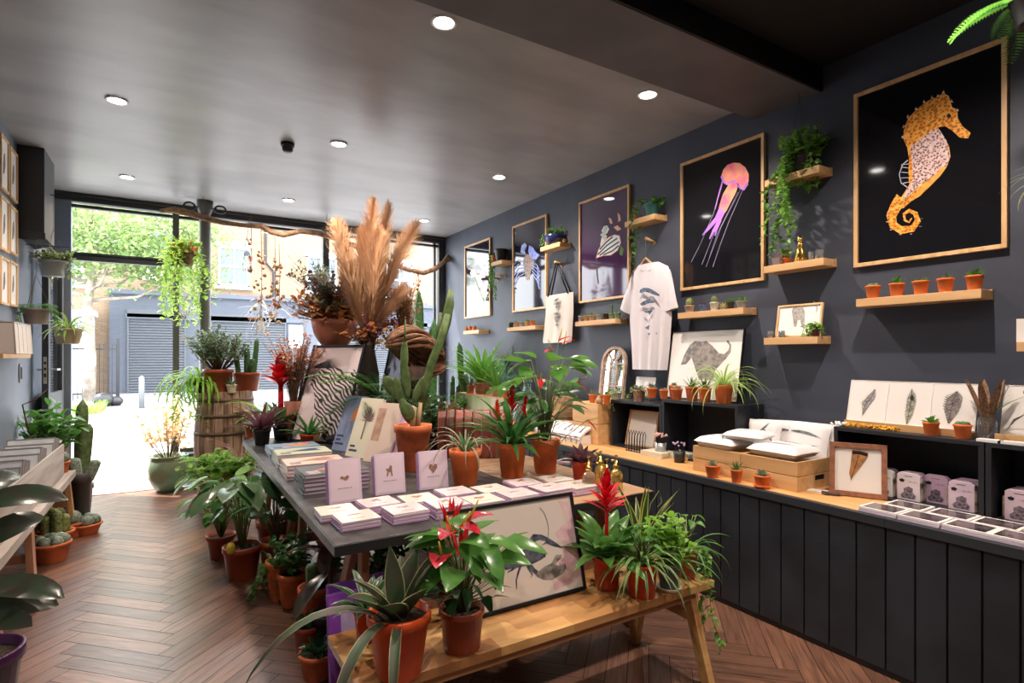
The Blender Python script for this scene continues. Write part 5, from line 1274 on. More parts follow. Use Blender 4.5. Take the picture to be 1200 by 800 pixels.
build('mirror_glass', MB().prism(inner, .004, (0, -.006, 0)), mat('mirror', (.85, .88, .9), .03, metal=1), mr)
m = MB(); cz_ = H_ - W_ / 2
for a in (0.0, PI * .25, PI * .5, PI * .75, PI): m.bar((.045 * math.cos(a), -.018, cz_ + .045 * math.sin(a)), ((W_ / 2 - .02) * math.cos(a), -.018, cz_ + (W_ / 2 - .02) * math.sin(a)), .008, .012)
m.tube([(.045 * math.cos(a), -.018, cz_ + .045 * math.sin(a)) for a in [PI * 2 * k / 16 for k in range(17)]], .005, 6)
for x in (-.045, .045): m.bar((x, -.018, .02), (x, -.018, cz_ - .0), .008, .012)
m.bar((-.14, -.018, .14), (.14, -.018, .14), .008, .012)
build('glazing_bars', m, mat('pale_mirror_wood', (.46, .34, .27)), mr)
# basket on a low box
t = crate(4.20, 4.62, 3.27, 3.48, CT, .14, 'low pine box under the woven basket', False, 1)
bk = thing('woven_basket', 'woven seagrass basket with dark bands holding a leafy plant', 'basket', (3.34, 4.45, CT + .155), 0)
n = 28; prof = []
for k in range(15): prof.append((.115 + .035 * math.sin(PI * k / 14) + (.004 if k % 2 else 0), .22 * k / 14))
build('weave', MB().lathe([(0, 0)] + prof + [(.108, .215), (.105, .03), (0, .03)], n, ribs=1, rib=.03), mat('seagrass', (.38, .24, .13), .85, col2=(.16, .09, .05), scale=30, stretch=(.3, .3, 3)), bk, True)
m = MB()
for a0, z0, z1 in ((-2.6, .04, .18),):
    for k in range(10):
        a = -3.9 + k * .16; r = .153; hw = .09 * (1 - abs(k - 4.5) / 5.5)
        m.add([(r * math.cos(a), r * math.sin(a), .11 - hw), (r * math.cos(a + .16), r * math.sin(a + .16), .11 - hw), (r * math.cos(a + .16), r * math.sin(a + .16), .11 + hw), (r * math.cos(a), r * math.sin(a), .11 + hw)], [(0, 1, 2, 3)])
build('pale_diamond', m, mat('raffia', (.52, .33, .18), .85), bk)
bush(bk, .19, .22, .13, 16, 6, .06, .02, L_green, 5, sr=.002)
# right-edge plants: fern and spider leaves entering the frame, wall shelf item
fe_ = thing('hanging_fern', 'green fern fronds entering at the top right corner of the photo', 'hanging plant', (2.93, .80, 2.82)); add_pot(fe_, .09, .12, plast_black)
fern(fe_, .11, 14, .34, L_green, 4, W=.055, el=(.0, .8), droop=1.0)
build('hanger', MB().tube([(.0, 0, .52), (-.08, 0, .1)], .0015, 4).tube([(0, 0, .52), (.08, 0, .1)], .0015, 4), black_frame, fe_)
s2 = thing('hanging_spider_plant', 'pale striped spider plant leaves entering at the right edge of the photo', 'hanging plant', (3.22, .80, 2.15)); add_pot(s2, .07, .10, plast_black)
rosette(s2, .09, 26, .26, .014, (.2, 1.2), 2.0, 'strap', [L_grey, L_cream], edge=.3, rs=8, seg=8)
build('hanger', MB().tube([(0, 0, 1.18), (-.06, 0, .09)], .0015, 4).tube([(0, 0, 1.18), (.06, 0, .09)], .0015, 4), black_frame, s2)
t = thing('leaning_card', 'white card standing on the ledge at the right edge', 'card', on_ledge(12, 1204, .08), WR); build('card', MB().bb(-.04, .04, -.002, .002, 0, .11), paper_white, t); 

# ================================================================= FAR END OF THE COUNTER: plants, carboys
rz_ = thing('cream_printed_box', 'cream box printed with pale green leaves under the far plants', 'box', (3.17, 5.66, CT), WR)
build('box', MB().bb(-.60, .60, -.16, .28, 0, .30), mat('cream_box', (.66, .60, .44), .7, col2=(.42, .50, .25), scale=5), rz_, bevel=.004)
build('lid', MB().bb(-.605, .605, -.165, .285, .30, .315), pine_x, rz_)
RZ = CT + .317
aqua = mat('aqua_glass', (.55, .80, .80), .04, trans=.9, ior=1.3)
def carboy(loc, label, r, h, plant):
    t = thing('glass_carboy', label, 'glass bottle', loc)
    build('bottle', MB().lathe([(0, .004), (r * .8, 0), (r * .98, h * .10), (r, h * .3), (r * .9, h * .48), (r * .55, h * .68), (r * .27, h * .80), (r * .24, h * .93), (r * .30, h * .94), (r * .30, h), (r * .22, h), (r * .18, h * .8), (r * .5, h * .67), (r * .86, h * .47), (r * .95, h * .3), (r * .9, h * .1), (0, .012)], 28), aqua, t, True)
    plant(t, h); return t
def dry_sprig(t, h):
    rosette(t, h * .95, 12, .26, .03, (.4, 1.2), 1.9, 'strap', L_grey, 'leaves', rs=5, r0=.01, seg=8)
    build('stem', MB().tube([(0, 0, h * .3), (0, 0, h)], .008, 6), bark, t, True)
def cut(t, h):
    build('cutting', MB().tube([(0, 0, h * .5), (.01, 0, h), (0, 0, h * 1.22)], .007, 6), L_grey, t, True); rosette(t, h, 6, .06, .012, (.6, 1.4), .4, 'lance', L_green, 'leaves', rs=6)
    build('cork', MB().lathe([(0, h * .98), (r_c * .5, h * .98), (r_c * .45, h * 1.12), (0, h * 1.12)], 12), bark, t, True)
r_c = .06
carboy(onX(593, 3.26, RZ - .02 + .02), 'left aqua glass carboy with drooping grey leaves out of its neck', .155, .42, dry_sprig)
carboy(onX(618, 3.14, CT + .0), 'right squat aqua glass carboy with a cutting in its neck', .17, .52, cut)
def leafy(px, X, z, label, r, h, pm, fn, name='potted_plant'):
    t = thing(name, label, 'potted plant', onX(px, X, z)); zz = add_pot(t, r, h, pm); fn(t, zz); return t
leafy(566, 3.20, RZ, 'tall bright green strap-leaved plant on the cream box by the window wall', .12, .13, terra_pale, lambda t, z: (rosette(t, z, 46, .62, .05, (.8, 1.5), 1.2, 'strap', leafmat('cane_leaf', (.16, .40, .06), (.08, .26, .04)), rs=5, r0=.05, seg=8), rosette(t, z, 26, .42, .035, (.4, 1.5), 1.0, 'strap', L_bright, 'inner_leaves', rs=6, r0=.07, seg=6)))
leafy(583, 3.1, RZ, 'second strap-leaved plant overlapping the left carboy', .09, .10, terra_pale, lambda t, z: rosette(t, z, 24, .40, .032, (.6, 1.5), .9, 'strap', L_green, rs=15, r0=.03))
leafy(592, 3.02, RZ, 'small orange pot with a mossy yellow-green tuft before the left carboy', .035, .085, terra_o, lambda t, z: rosette(t, z, 30, .09, .014, (.2, 1.5), .4, 'lance', L_yel, rs=6))
leafy(552, 3.04, RZ, 'leftmost small terracotta pot with purple-green shoot on the cream box', .045, .10, terra, lambda t, z: rosette(t, z, 12, .14, .02, (.8, 1.5), .4, 'lance', L_grey, rs=7))
# far cacti
for px, X, z, lb, r, h, cols in ((541, 3.20, CT, 'leaning dark green columnar cactus near the window corner', .11, .22, [(0, 0, .05, .75, -.05, -.02), (.07, .02, .035, .35, 0, 0)]), (549, 3.05, CT, 'short pale cactus in a terracotta pot on the far counter', .06, .16, [(0, 0, .03, .22, 0, 0)]), (533, 3.0, CT, 'pair of short yellow-green cacti on the far counter', .09, .17, [(-.03, .02, .03, .32, 0, 0), (.04, -.02, .03, .26, 0, 0), (.0, .06, .028, .38, 0, 0)])):
    leafy(px, X, z, lb, r, h, terra, lambda t, zz, cols=cols: cact_cols(t, zz, cols, cact_m), 'potted_cactus')
leafy(540, 2.95, CT, 'bushy small-leaved plant on the far counter left of the cream box', .08, .12, terra, lambda t, z: bush(t, z, .22, .14, 18, 8, .05, .03, L_green, 12, sr=.002))
tr_ = thing('black_tray', 'black plastic tray beside the cream box on the far counter', 'tray', onX(544, 2.93, CT), WR); build('tray', MB().bb(-.16, .16, -.07, .10, 0, .11), plast_black, tr_, bevel=.006)
build('rim', MB().bb(-.17, .17, -.08, .11, .11, .118), metal_cup, tr_)
# plants reaching the window corner, on the floor: tall cacti
t = thing('tall_cactus', 'cluster of tall columnar cacti against the window behind the driftwood', 'potted plant', (2.55, 6.35, 0)); z = add_pot(t, .22, .42, terra_pale)
cact_cols(t, z, [(-.12, 0, .07, 1.75, -.03, 0), (.03, .05, .075, 1.95, 0, 0), (.15, -.03, .065, 1.6, .05, 0), (-.02, -.12, .06, 1.45, -.02, 0), (.2, .08, .05, 1.3, .05, 0)], mat('euphorbia', (.12, .30, .10), .5, col2=(.06, .18, .06), scale=30), 5)
# ================================================================= LEFT WALL
WL = R(90)
def wall_frame_l(name, label, px0, px1, y0a, y1a, y0b, y1b, group):
    X = XL + .02; A = PX(px0, y0a, X); B = PX(px0, y1a, X); D = PX(px1, y0b, X); E = PX(px1, y1b, X)
    z1 = (A.z + D.z) / 2; z0 = (B.z + E.z) / 2
    t = framed(name, label, 'framed print', (XL, (A.y + D.y) / 2, z0), WL, 0, abs(A.y - D.y), z1 - z0, .018, .025, oak_frame, paper_white, group); return t, abs(A.y - D.y), z1 - z0
rr = random.Random(9)
for row, (a, b_, c, d, rn) in enumerate(((157, 223, 172, 234, 'top'), (228, 293, 239, 297, 'middle'), (298, 356, 303, 358, 'bottom'))):
    for col, (x0, x1, cn) in enumerate(((1, 10.5, 'nearer'), (12, 20.5, 'farther'))):
        yy = (a, b_) if col == 0 else (c, d)
        t, w, h = wall_frame_l('small_framed_print', 'small oak framed print on the left wall, %s row, %s column' % (rn, cn), x0, x1, yy[0], yy[1], yy[0] + 8, yy[1] + 2, 'six small prints on the left wall')
        pts = [(w * .12 * math.sin(k * 1.3 + row) + (.05 if k < 4 else -.05) * w * 2, h * (.25 + .5 * (k if k < 4 else 7 - k) / 3)) for k in range(8)]
        art(t, 'small_bird', [[(-w * .12, h * .3), (w * .05, h * .35), (w * .14, h * .5), (w * .1, h * .72), (-w * .02, h * .68), (-w * .1, h * .5)]], feat, -.0152, px=False)
t = thing('picture_ledge', 'small pine ledge of leaning prints on the left wall', 'shelf', (XL, 5.55, 1.49), WL); build('shelf_board', MB().bb(-.46, .43, -.12, 0, 0, .03), pine_x, t, bevel=.002)
for i in range(5):
    t = framed('leaning_print', '%s print leaning on the left wall ledge' % ORD[i], 'print', (XL + .075, 5.30 + i * .14, 1.522), WL - R(65), R(12), .15, .24, .006, .012, mat('grey_brown_card', (.28, .24, .22), .6) if i == 0 else paper_white, paper_white if i else mat('grey_brown_card', (.28, .24, .22)), 'prints on the left ledge')
p = PX(23, 437, XL); t = thing('light_switch', 'grey double light switch on the left wall', 'light switch', (XL, p.y, p.z - .08), WL); build('plate', MB().bb(-.045, .045, -.01, 0, 0, .16), mat('switch_grey', (.20, .22, .25), .4), t, bevel=.003); build('rocker', MB().bb(-.015, .015, -.016, -.01, .03, .13), plast_black, t)
# hanging pots at the door
def hanging(name, label, loc, r, h, pm, fn, top, cat='hanging plant', woven=False):
    t = thing(name, label, cat, loc); z = add_pot(t, r, h, pm, rb=r * .75); fn(t, z)
    m = MB()
    for a in (0.3, 2.4, 4.5): m.tube([(r * math.cos(a), r * math.sin(a), h), (0, 0, min(top - loc[2], .42)), ], .0018, 4)
    m.tube([(0, 0, min(top - loc[2], .42)), (0, 0, top - loc[2])], .0018, 4)
    build('hanging_strings', m, string_m, t)
    if loc[0] < -.7: build('wall_bracket', MB().bar((XL - loc[0] + .002, 0, top - loc[2]), (.01, 0, top - loc[2]), .008), dark_metal, t)
    return t
hanging('hanging_pot', 'grey hanging pot of olive foliage by the open door, topmost', (-.90, 6.42, 2.22), .11, .14, ceramic_grey, lambda t, z: (bush(t, z, .12, .16, 22, 8, .06, .026, leafmat('olive_leaf', (.20, .27, .09)), 3, sr=.002), vines(t, [(.03, 0, z, a, .18, .1) for a in (0, .5, -.5, 3, 2.6)], leafmat('olive_leaf', (.2, .27, .09)), 5, .06, .026, prof='lance')), 2.95)
hanging('hanging_pot', 'brown-grey hanging pot with trailing leaves by the left wall, middle one', (-.98, 6.18, 1.78), .10, .13, mat('taupe_pot', (.25, .20, .17), .7), lambda t, z: (fern(t, z, 14, .2, L_green, 3, W=.05, el=(.3, 1.2), droop=2.0), vines(t, [(-.05, -.04, z, -1.8, .3, .05), (.05, 0, z, -.3, .3, .08)], L_green, 7, .04, .03)), 2.5)
hanging('hanging_basket', 'beige round hanging pot with spider plant in the doorway, lowest', (-.80, 6.48, 1.62), .115, .14, mat('beige_pot', (.50, .38, .24), .8, bump=.3), lambda t, z: rosette(t, z, 40, .27, .02, (.3, 1.4), 1.9, 'strap', [L_bright, L_cream], edge=.25, rs=4), 2.5)
# ---- bench with print bins
wash = wood('washed_wood', (.44, .38, .34), (.28, .22, .18), .6, 'Y', 1.2); leg_w = wood('leg_brown', (.35, .16, .08), (.22, .09, .05), .45, 'Z', 1.5); leg_pine = wood('leg_pine', (.62, .36, .17), (.42, .21, .08), .45, 'Z', 1.5)
bn = thing('print_bench', 'long pale wooden bench with browsing bins against the left wall', 'bench', (-.88, 4.7, 0))
build('seat_board', MB().bb(-.19, .185, -1.25, 1.22, .52, .55), wash, bn, bevel=.003)
build('edge_board', MB().bb(.185, .20, -1.25, 1.22, .50, .552), wash, bn)
for y in (-1.15, -.35, 1.1):
    for s in (-1, 1):
        build('leg', MB().bar((s * .15, y + .03 * s, .52), (s * .19, y + (.10 if y > 0 else -.06) , 0), .035, .075, up=(0, 1, 0)), leg_w if y < 1 else leg_pine, bn)
    build('cross_rail', MB().bar((-.16, y, .30), (.16, y, .30), .03, .05), leg_w, bn)
bx = thing('print_bins', 'washed wooden browsing box divided into bins on the left bench', 'box', (-.89, 4.7, .552))
build('front_board', MB().bb(.145, .16, -1.2, 1.0, 0, .25), wash, bx, bevel=.002); build('rear_board', MB().bb(-.17, -.155, -1.2, 1.0, 0, .25), wash, bx)
for y in (-1.2, -.62, -.08, .46, .985): build('divider', MB().bb(-.155, .145, y, y + .014, 0, .22), wash, bx)
build('base', MB().bb(-.155, .145, -1.185, .985, 0, .012), wash, bx)
mount = mat('mounted_print_sleeve', (.62, .66, .70), .12, col2=(.5, .52, .55), scale=6, spec=.8); backing = mat('grey_mount_edge', (.25, .22, .21), .6)
for b_i, y in enumerate((-1.05, -.50, .05, .58)):
    for k in range(5):
        t = framed('mounted_print', '%s of five sleeved prints in the %s bin of the left bench' % (['front', 'second', 'third', 'fourth', 'rearmost'][k], ['nearest', 'second', 'third', 'farthest'][b_i]), 'print', (-.895, 4.7 + y + .02 + k * .062, .57), 0, R(22), .285, .30 + .012 * ((k * 3) % 4), .008, .008, backing, mount, 'sleeved prints in the browsing bins')
# potted things beyond and below the bench
def planter(name, label, loc, r, h, pm, fn, cat='potted plant', rb=None, rz=0, group=None, saucer=None):
    t = thing(name, label, cat, loc, rz, group); z = add_pot(t, r, h, pm, rb=rb, saucer=saucer); fn(t, z); return t
planter('potted_plant', 'leafy green plant with a bare curling branch beyond the left bench', (-.88, 6.12, 0), .13, .72, mat('dark_brown_planter', (.16, .08, .05), .5), lambda t, z: (bush(t, z, .50, .24, 26, 10, .11, .05, L_green, 22, 'lance', sr=.004), build('bare_branch', MB().tube([(0, 0, z), (-.12, -.12, z + .25), (-.14, -.22, z + .48), (-.05, -.28, z + .52), (.02, -.26, z + .6)], [.009, .007, .005, .004, .003], 6), bark, t, True)), rb=.10)
planter('potted_cactus', 'tall column cactus between the leafy plant and the doorway', (-.70, 6.32, 0), .10, .45, terra_pale, lambda t, z: (cact_cols(t, z, [(0, 0, .055, .72, .02, .02), (.03, .03, .04, .5, .04, 0)], mat('ridge_cactus', (.13, .19, .07), .6, col2=(.07, .10, .04), scale=25)), fern(t, z, 4, .25, L_dark, 3)))
planter('potted_cactus', 'small terracotta pot with a round cactus at the far end of the left bench', (-.76, 5.83, .553), .055, .09, terra, lambda t, z: (cact_ball(t, z, .05, cact_g), spines(t, z, .05, n=120)), 'potted cactus')
planter('potted_cactus', 'pale furry two-lobed cactus beyond the end of the left bench', (-.66, 6.05, 0), .08, .50, mat('dark_metal_pot', (.07, .06, .06), .4), lambda t, z: cact_cols(t, z, [(-.03, 0, .05, .20, -.02, 0), (.05, .0, .048, .17, .06, 0)], cact_g), 'potted cactus')
p = PZ(92, 604, 0); planter('metal_planter', 'tall dark metal planter standing on the floor past the left bench', (p.x, p.y, 0), .12, .30, mat('dark_metal_pot', (.07, .06, .06)), lambda t, z: rosette(t, z, 10, .10, .02, (.4, 1.4), .5, 'lance', L_dark, rs=3), rb=.09)
p = PZ(61, 657, 0); planter('cactus_bowl', 'terracotta pot of clustered round cacti on the floor, nearest under the left bench', (p.x, p.y, 0), .12, .14, terra, lambda t, z: [cact_ball(t, z - .01, .042, cact_g, dx=.07 * math.cos(k * 1.05), dy=.07 * math.sin(k * 1.05)) for k in range(6)] + [cact_ball(t, z, .045, cact_g)], 'potted cactus')
planter('cactus_bowl', 'terracotta pot of spiny yellow-green cacti on the floor under the bench', (p.x - .03, p.y + .32, 0), .13, .14, terra, lambda t, z: cact_cols(t, z, [(.06 * math.cos(k * 1.26), .06 * math.sin(k * 1.26), .038, .15 + .04 * (k % 3), 0, 0) for k in range(5)] + [(0, 0, .04, .2, 0, 0)], cact_y, 8), 'potted cactus')
planter('cactus_bowl', 'small terracotta pot with a pale grey cactus by the floor bowls', (p.x + .05, p.y + .62, 0), .08, .12, terra, lambda t, z: (cact_ball(t, z, .06, cact_g), ), 'potted cactus')
p = PZ(99, 625, 0); planter('cactus_bowl', 'shallow terracotta bowl of grey cacti on the aisle floor beyond the bench', (p.x, p.y, 0), .13, .09, terra, lambda t, z: [cact_ball(t, z - .01, .05, cact_g, dx=.065 * math.cos(k * 1.26), dy=.065 * math.sin(k * 1.26)) for k in range(5)], 'potted cactus')
L_rub = leafmat('rubber_leaf', (.035, .06, .035), (.05, .045, .04), rough=.22)
def rubber(t, z, H, leaves, rs=1, m_=None, roll=0, W=.38):
    rr = random.Random(rs)
    for k, (az, hh, L, el) in enumerate(leaves):
        m = MB(); m.blade((.01 * math.cos(az), .01 * math.sin(az), z + hh), az, el, L, L * W, .75, 'oval', .13, 8, roll * (1 if math.cos(az) > 0 else -1) + rr.uniform(-.3, .3)); build('leaf', m, m_ or L_rub, t, True)
    build('stem', MB().tube([(0, 0, z - .01), (.01, .01, z + H * .5), (0, 0, z + H)], [.011, .009, .006], 8), bark, t, True)
planter('rubber_plant', 'dark rubber plant in a purple pot at the bottom left corner of the photo', (-.68, 3.08, 0), .16, .30, mat('aubergine_pot', (.045, .008, .05), .3), lambda t, z: rubber(t, z, .75, [(.3, .62, .30, .25), (-.1, .28, .30, .05), (.7, .45, .26, .6), (-.6, .14, .24, .35), (1.2, .66, .26, .5), (2.6, .5, .3, .4), (-2.2, .4, .3, .4), (.25, .2, .27, .1)], 4, None, .75, .42))

# ================================================================= DOORSTEP: glazed pot, barrel
p = PZ(201, 566, 0); gp = thing('glazed_planter', 'big green glazed round planter on the doorstep with a pale-leaved maple', 'potted plant', (-.02, 7.36, .0))
build('pot', MB().lathe([(0, 0), (.11, 0), (.15, .05), (.205, .16), (.215, .26), (.20, .34), (.185, .37), (.20, .385), (.20, .40), (.175, .40), (.165, .34), (0, .33)], 32), green_glaze, gp, True)
bush(gp, .33, .82, .36, 26, 15, .085, .045, L_pale, 31, 'lance', low=.35, sr=.004)
bd = PZ(250, 578, 0); br_ = thing('wooden_barrel', 'old weathered oak barrel with iron hoops carrying potted plants', 'barrel', (.50, 6.62, 0))
BR, BH = .30, 1.145
def barrel_mat():
    m, n, l, b = nodes_of('barrel_oak'); tc = n.new('ShaderNodeTexCoord'); mp = n.new('ShaderNodeMapping'); mp.inputs['Scale'].default_value = (14, 14, 1.2); l.new(tc.outputs['Object'], mp.inputs['Vector'])
    nz = n.new('ShaderNodeTexNoise'); nz.inputs['Scale'].default_value = 1.4; nz.inputs['Detail'].default_value = 7; l.new(mp.outputs['Vector'], nz.inputs['Vector'])
    rp = n.new('ShaderNodeValToRGB'); rp.color_ramp.elements[0].color = (.11, .055, .035, 1); rp.color_ramp.elements[1].color = (.40, .26, .18, 1); rp.color_ramp.elements[0].position = .35; rp.color_ramp.elements[1].position = .65
    l.new(nz.outputs['Fac'], rp.inputs['Fac']); l.new(rp.outputs['Color'], b.inputs['Base Color']); b.inputs['Roughness'].default_value = .8
    bp = n.new('ShaderNodeBump'); bp.inputs['Strength'].default_value = .5; bp.inputs['Distance'].default_value = .01; l.new(nz.outputs['Fac'], bp.inputs['Height']); l.new(bp.outputs['Normal'], b.inputs['Normal']); return m
ns = 22; rad = lambda z: BR * (.84 + .16 * math.sin(PI * z / BH))
m = MB()
for i in range(ns):
    a0 = 2 * PI * i / ns + .012; a1 = 2 * PI * (i + 1) / ns - .012
    vs = []; fs = []; K = 10
    for k in range(K + 1):
        z = BH * k / K; r = rad(z)
        for a, q in ((a0, r), (a1, r), (a1, r - .02), (a0, r - .02)): vs.append((q * math.cos(a), q * math.sin(a), z))
    for k in range(K):
        for j in range(4): fs.append((k * 4 + j, k * 4 + (j + 1) % 4, (k + 1) * 4 + (j + 1) % 4, (k + 1) * 4 + j))
    fs += [(3, 2, 1, 0), (K * 4, K * 4 + 1, K * 4 + 2, K * 4 + 3)]; m.add(vs, fs)
build('staves', m, barrel_mat(), br_)
build('head', MB().lathe([(0, BH - .03), (rad(BH) - .018, BH - .03), (rad(BH) - .018, BH - .012), (0, BH - .012)], 28), barrel_mat(), br_)
for z in (.03, .20, .38, .70, .88, 1.04): build('hoop', MB().lathe([(rad(z) + .001, z), (rad(z) + .005, z), (rad(z + .035) + .005, z + .035), (rad(z + .035) + .001, z + .035), (rad(z) + .001, z)], 32), mat('rusty_hoop', (.13, .085, .06), .7, metal=.3), br_, True)
BT = BH - .012
planter('potted_shrub', 'brown plastic pot with a dense small-leaved shrub standing on the barrel', (.42, 6.50, BT), .145, .24, plast_brown, lambda t, z: bush(t, z, .50, .32, 60, 18, .075, .024, leafmat('box_leaf', (.13, .19, .10), (.06, .11, .06)), 41, 'lance', low=.42, sr=.005), rb=.12)
planter('potted_cactus', 'wider brown pot with branching cacti behind the red flower on the barrel', (.70, 6.62, BT), .15, .20, plast_brown, lambda t, z: (cact_cols(t, z, [(0, 0, .035, .30, 0, 0), (.07, .02, .03, .40, .03, 0), (-.08, 0, .03, .24, -.03, 0), (.03, -.06, .03, .18, .02, -.02)], cact_m, 6),), 'potted cactus')
planter('potted_succulent', 'small square white pot with a pointed sprout at the front of the barrel', (.53, 6.37, BT), .05, .085, mat('cream_cube_pot', (.66, .56, .46), .6), lambda t, z: (rosette(t, z, 10, .07, .03, (.2, 1.2), .4, 'oval', L_deep, rs=3), rosette(t, z, 2, .15, .012, (1.4, 1.5), .1, 'needle', L_cream, 'spikes', rs=4)))
tl = planter('trailing_plant', 'yellow-green strap plant spilling down the left side of the barrel', (.28, 6.56, BT), .09, .11, plast_black, lambda t, z: (rosette(t, z, 64, .46, .024, (.2, 1.3), 3.4, 'strap', [L_bright], rs=9, seg=12, r0=.05, asym=(PI + .3, .35)), vines(t, [(-.05 + .02 * (i % 3), -.04 + .03 * (i % 4), z, PI + (i - 5) * .18, .45 + .05 * (i % 5), .05) for i in range(11)], L_bright, 5, .10, .02, prof='lance', step=.045)))

# ================================================================= HANGING BRANCH AND GARLANDS
bp_ = [(187, 247), (203, 246), (222, 250), (245, 257), (262, 261), (285, 264), (306, 265), (318, 272), (332, 275), (352, 271), (372, 273), (392, 279), (420, 290), (450, 305), (478, 316), (496, 320), (510, 315), (520, 307), (526, 302)]
bw = thing('driftwood_branch', 'long bare branch hung across the window below the ceiling', 'branch', (0, 0, 2.7))
pts = []
for i, q in enumerate(bp_): p = PY(q[0], q[1], 7.08 + .36 * max(0, (q[0] - 450) / 76)); pts.append((p.x, p.y, p.z - 2.7))
rr = random.Random(6)
build('branch', MB().tube(pts, [.018] + [.032 + rr.uniform(-.006, .008) for _ in pts[1:-1]] + [.06], 9), mat('branch_bark', (.36, .22, .13), .85, col2=(.22, .12, .07), scale=18, bump=.5), bw, True)
for px, py0 in ((238, 262), (383, 276)): 
    p = PY(px, py0, 7.08); build('cord', MB().tube([(p.x, p.y, p.z - 2.7), (p.x, p.y, ZC - 2.7)], .003, 5), string_m, bw)
hb_ = PY(214, 300, 7.05)
hk = thing('hanging_ivy', 'hanging basket of bright trailing ivy and red flowers left of the column', 'hanging plant', (hb_.x, hb_.y, hb_.z - .10)); add_pot(hk, .13, .13, bark)
vines(hk, [(.08 * math.cos(a), .08 * math.sin(a), .12, a, rr.uniform(.25, .95), .09) for a in [i * .37 for i in range(30)]], leafmat('sunny_leaf', (.34, .50, .10), (.22, .38, .06), translu=.45), 15, .055, .045, step=.035)
bush(hk, .12, .18, .2, 24, 8, .06, .045, leafmat('sunny_leaf', (.34, .5, .1)), 5, 'oval', sr=.002, name='crown_leaves')
build('red_blooms', (lambda m: [m.ball((rr.uniform(-.09, .13), rr.uniform(-.14, -.04), rr.uniform(.13, .24)), .016, 6) for _ in range(22)] and m)(MB()), mat('coral', (.62, .16, .07), .6), hk, True)['kind'] = 'stuff'
build('cords', MB().tube([(-.12, 0, .13), (0.03, 0, .42)], .003, 4).tube([(.12, 0, .13), (.03, 0, .42)], .003, 4), string_m, hk)
def garland(px, y0, y1, label, items, Y=7.05, seed=0, w=.10, col=None, feathers=0):
    a = PY(px, y0, Y); b_ = PY(px, y1, Y); L = a.z - b_.z; rr = random.Random(seed)
    t = thing('hanging_garland', label, 'garland', (b_.x, b_.y, b_.z), 0, 'dried garlands hanging from the branch')
    build('string', MB().tube([(0, 0, L), (.008, 0, L * .5), (0, 0, 0)], .004, 5), string_m, t)
    m = MB()
    for i in range(items): q = rr.random() ** 1.6 * L * .75; m.ball((rr.uniform(-w, w) * (1 - q / L), rr.uniform(-.03, .03), q), rr.uniform(.012, .026), 6)
    build('dried_flowers', m, col, t, True)['kind'] = 'stuff'
    if feathers:
        m = MB()
        for i in range(feathers): m.blade((0, 0, L * .25 * rr.random()), rr.uniform(0, 6.3), rr.uniform(-1.2, .2), rr.uniform(.15, .3), .03, .6, 'lance', .05, 4)
        build('feathers', m, white_paint, t)
    return t
bead_o = mat('coral', (.62, .16, .07)); cream_f = mat('dried_cream', (.60, .45, .30), .8, col2=(.4, .22, .12), scale=20); mixf = mat('dried_mixed', (.50, .42, .25), .8, col2=(.55, .18, .10), scale=12)
garland(294, 252, 318, 'corded glass drop hanging from the branch, nearest the column', 10, seed=1, w=.02, col=bead_o)
gb = PY(290, 312, 7.05); t = thing('glass_drop', 'clear conical glass bottle hung upside down beside the corded drop', 'glass ornament', (gb.x, gb.y + .04, gb.z)); build('glass', MB().lathe([(.07, -.06), (.05, .1), (.02, .28), (.015, .32), (.012, .32), (.045, .1), (.065, -.06)], 16), glass_c, t, True)
build('cord', MB().tube([(0, 0, .32), (0.02, 0, .56)], .003, 4), string_m, t)
garland(306, 268, 374, 'long garland with a swan-white feather nest and orange flowers', 40, seed=2, w=.13, col=mixf, feathers=26)
garland(322, 272, 378, 'long garland of pale dried petals right of the feather nest', 30, seed=3, w=.06, col=cream_f, feathers=8)
garland(327, 285, 360, 'shorter garland of green and cream dried leaves', 30, seed=4, w=.07, col=mixf)
garland(490, 308, 348, 'short tasselled garland by the right end of the branch', 12, seed=5, w=.03, col=bead_o, Y=7.27)
hp2 = PY(377, 337, 7.08); t = hanging('hanging_pot', 'small grey hanging pot with drooping thin leaves at the window', (hp2.x, hp2.y, hp2.z), .105, .17, ceramic_grey, lambda t, z: rosette(t, z, 30, .28, .012, (.3, 1.4), 2.2, 'strap', L_grey, rs=3), 3.085)

# ================================================================= CENTRE TABLE
TX0, TX1, TY0, TY1, TZ = .56, 2.31, 2.26, 5.60, .75
zinc = mat('worn_zinc', (.085, .08, .082), .38, col2=(.030, .028, .030), scale=9, metal=.35, detail=8, bump=.08)
tbl = thing('display_table', 'large table with worn dark sheet-metal top on trestle legs', 'table', (1.435, 3.93, 0))
x0, x1, y0, y1 = TX0 - 1.435, TX1 - 1.435, TY0 - 3.93, TY1 - 3.93
build('metal_top', MB().bb(x0, .30, y0, y1, TZ - .035, TZ), zinc, tbl, bevel=.004)
pk_w = wood('worn_planks', (.42, .26, .15), (.24, .14, .08), .5, 'X', 1.2)
for k in range(12):
    a = y0 + (y1 - y0) * k / 12; build('plank', MB().bb(.303, x1, a + .002, a + (y1 - y0) / 12 - .002, TZ - .033, TZ - .001), pk_w, tbl)
build('edge_strip', MB().bb(x0 - .004, x1 + .004, y0 - .006, y0 + .002, TZ - .045, TZ - .004), plast_black, tbl); build('side_edge_strip', MB().bb(x0 - .006, x0 + .001, y0, y1, TZ - .045, TZ - .004), zinc, tbl)
tr_w = wood('trestle_orange', (.50, .24, .12), (.34, .14, .07), .45, 'Z', 1.4)
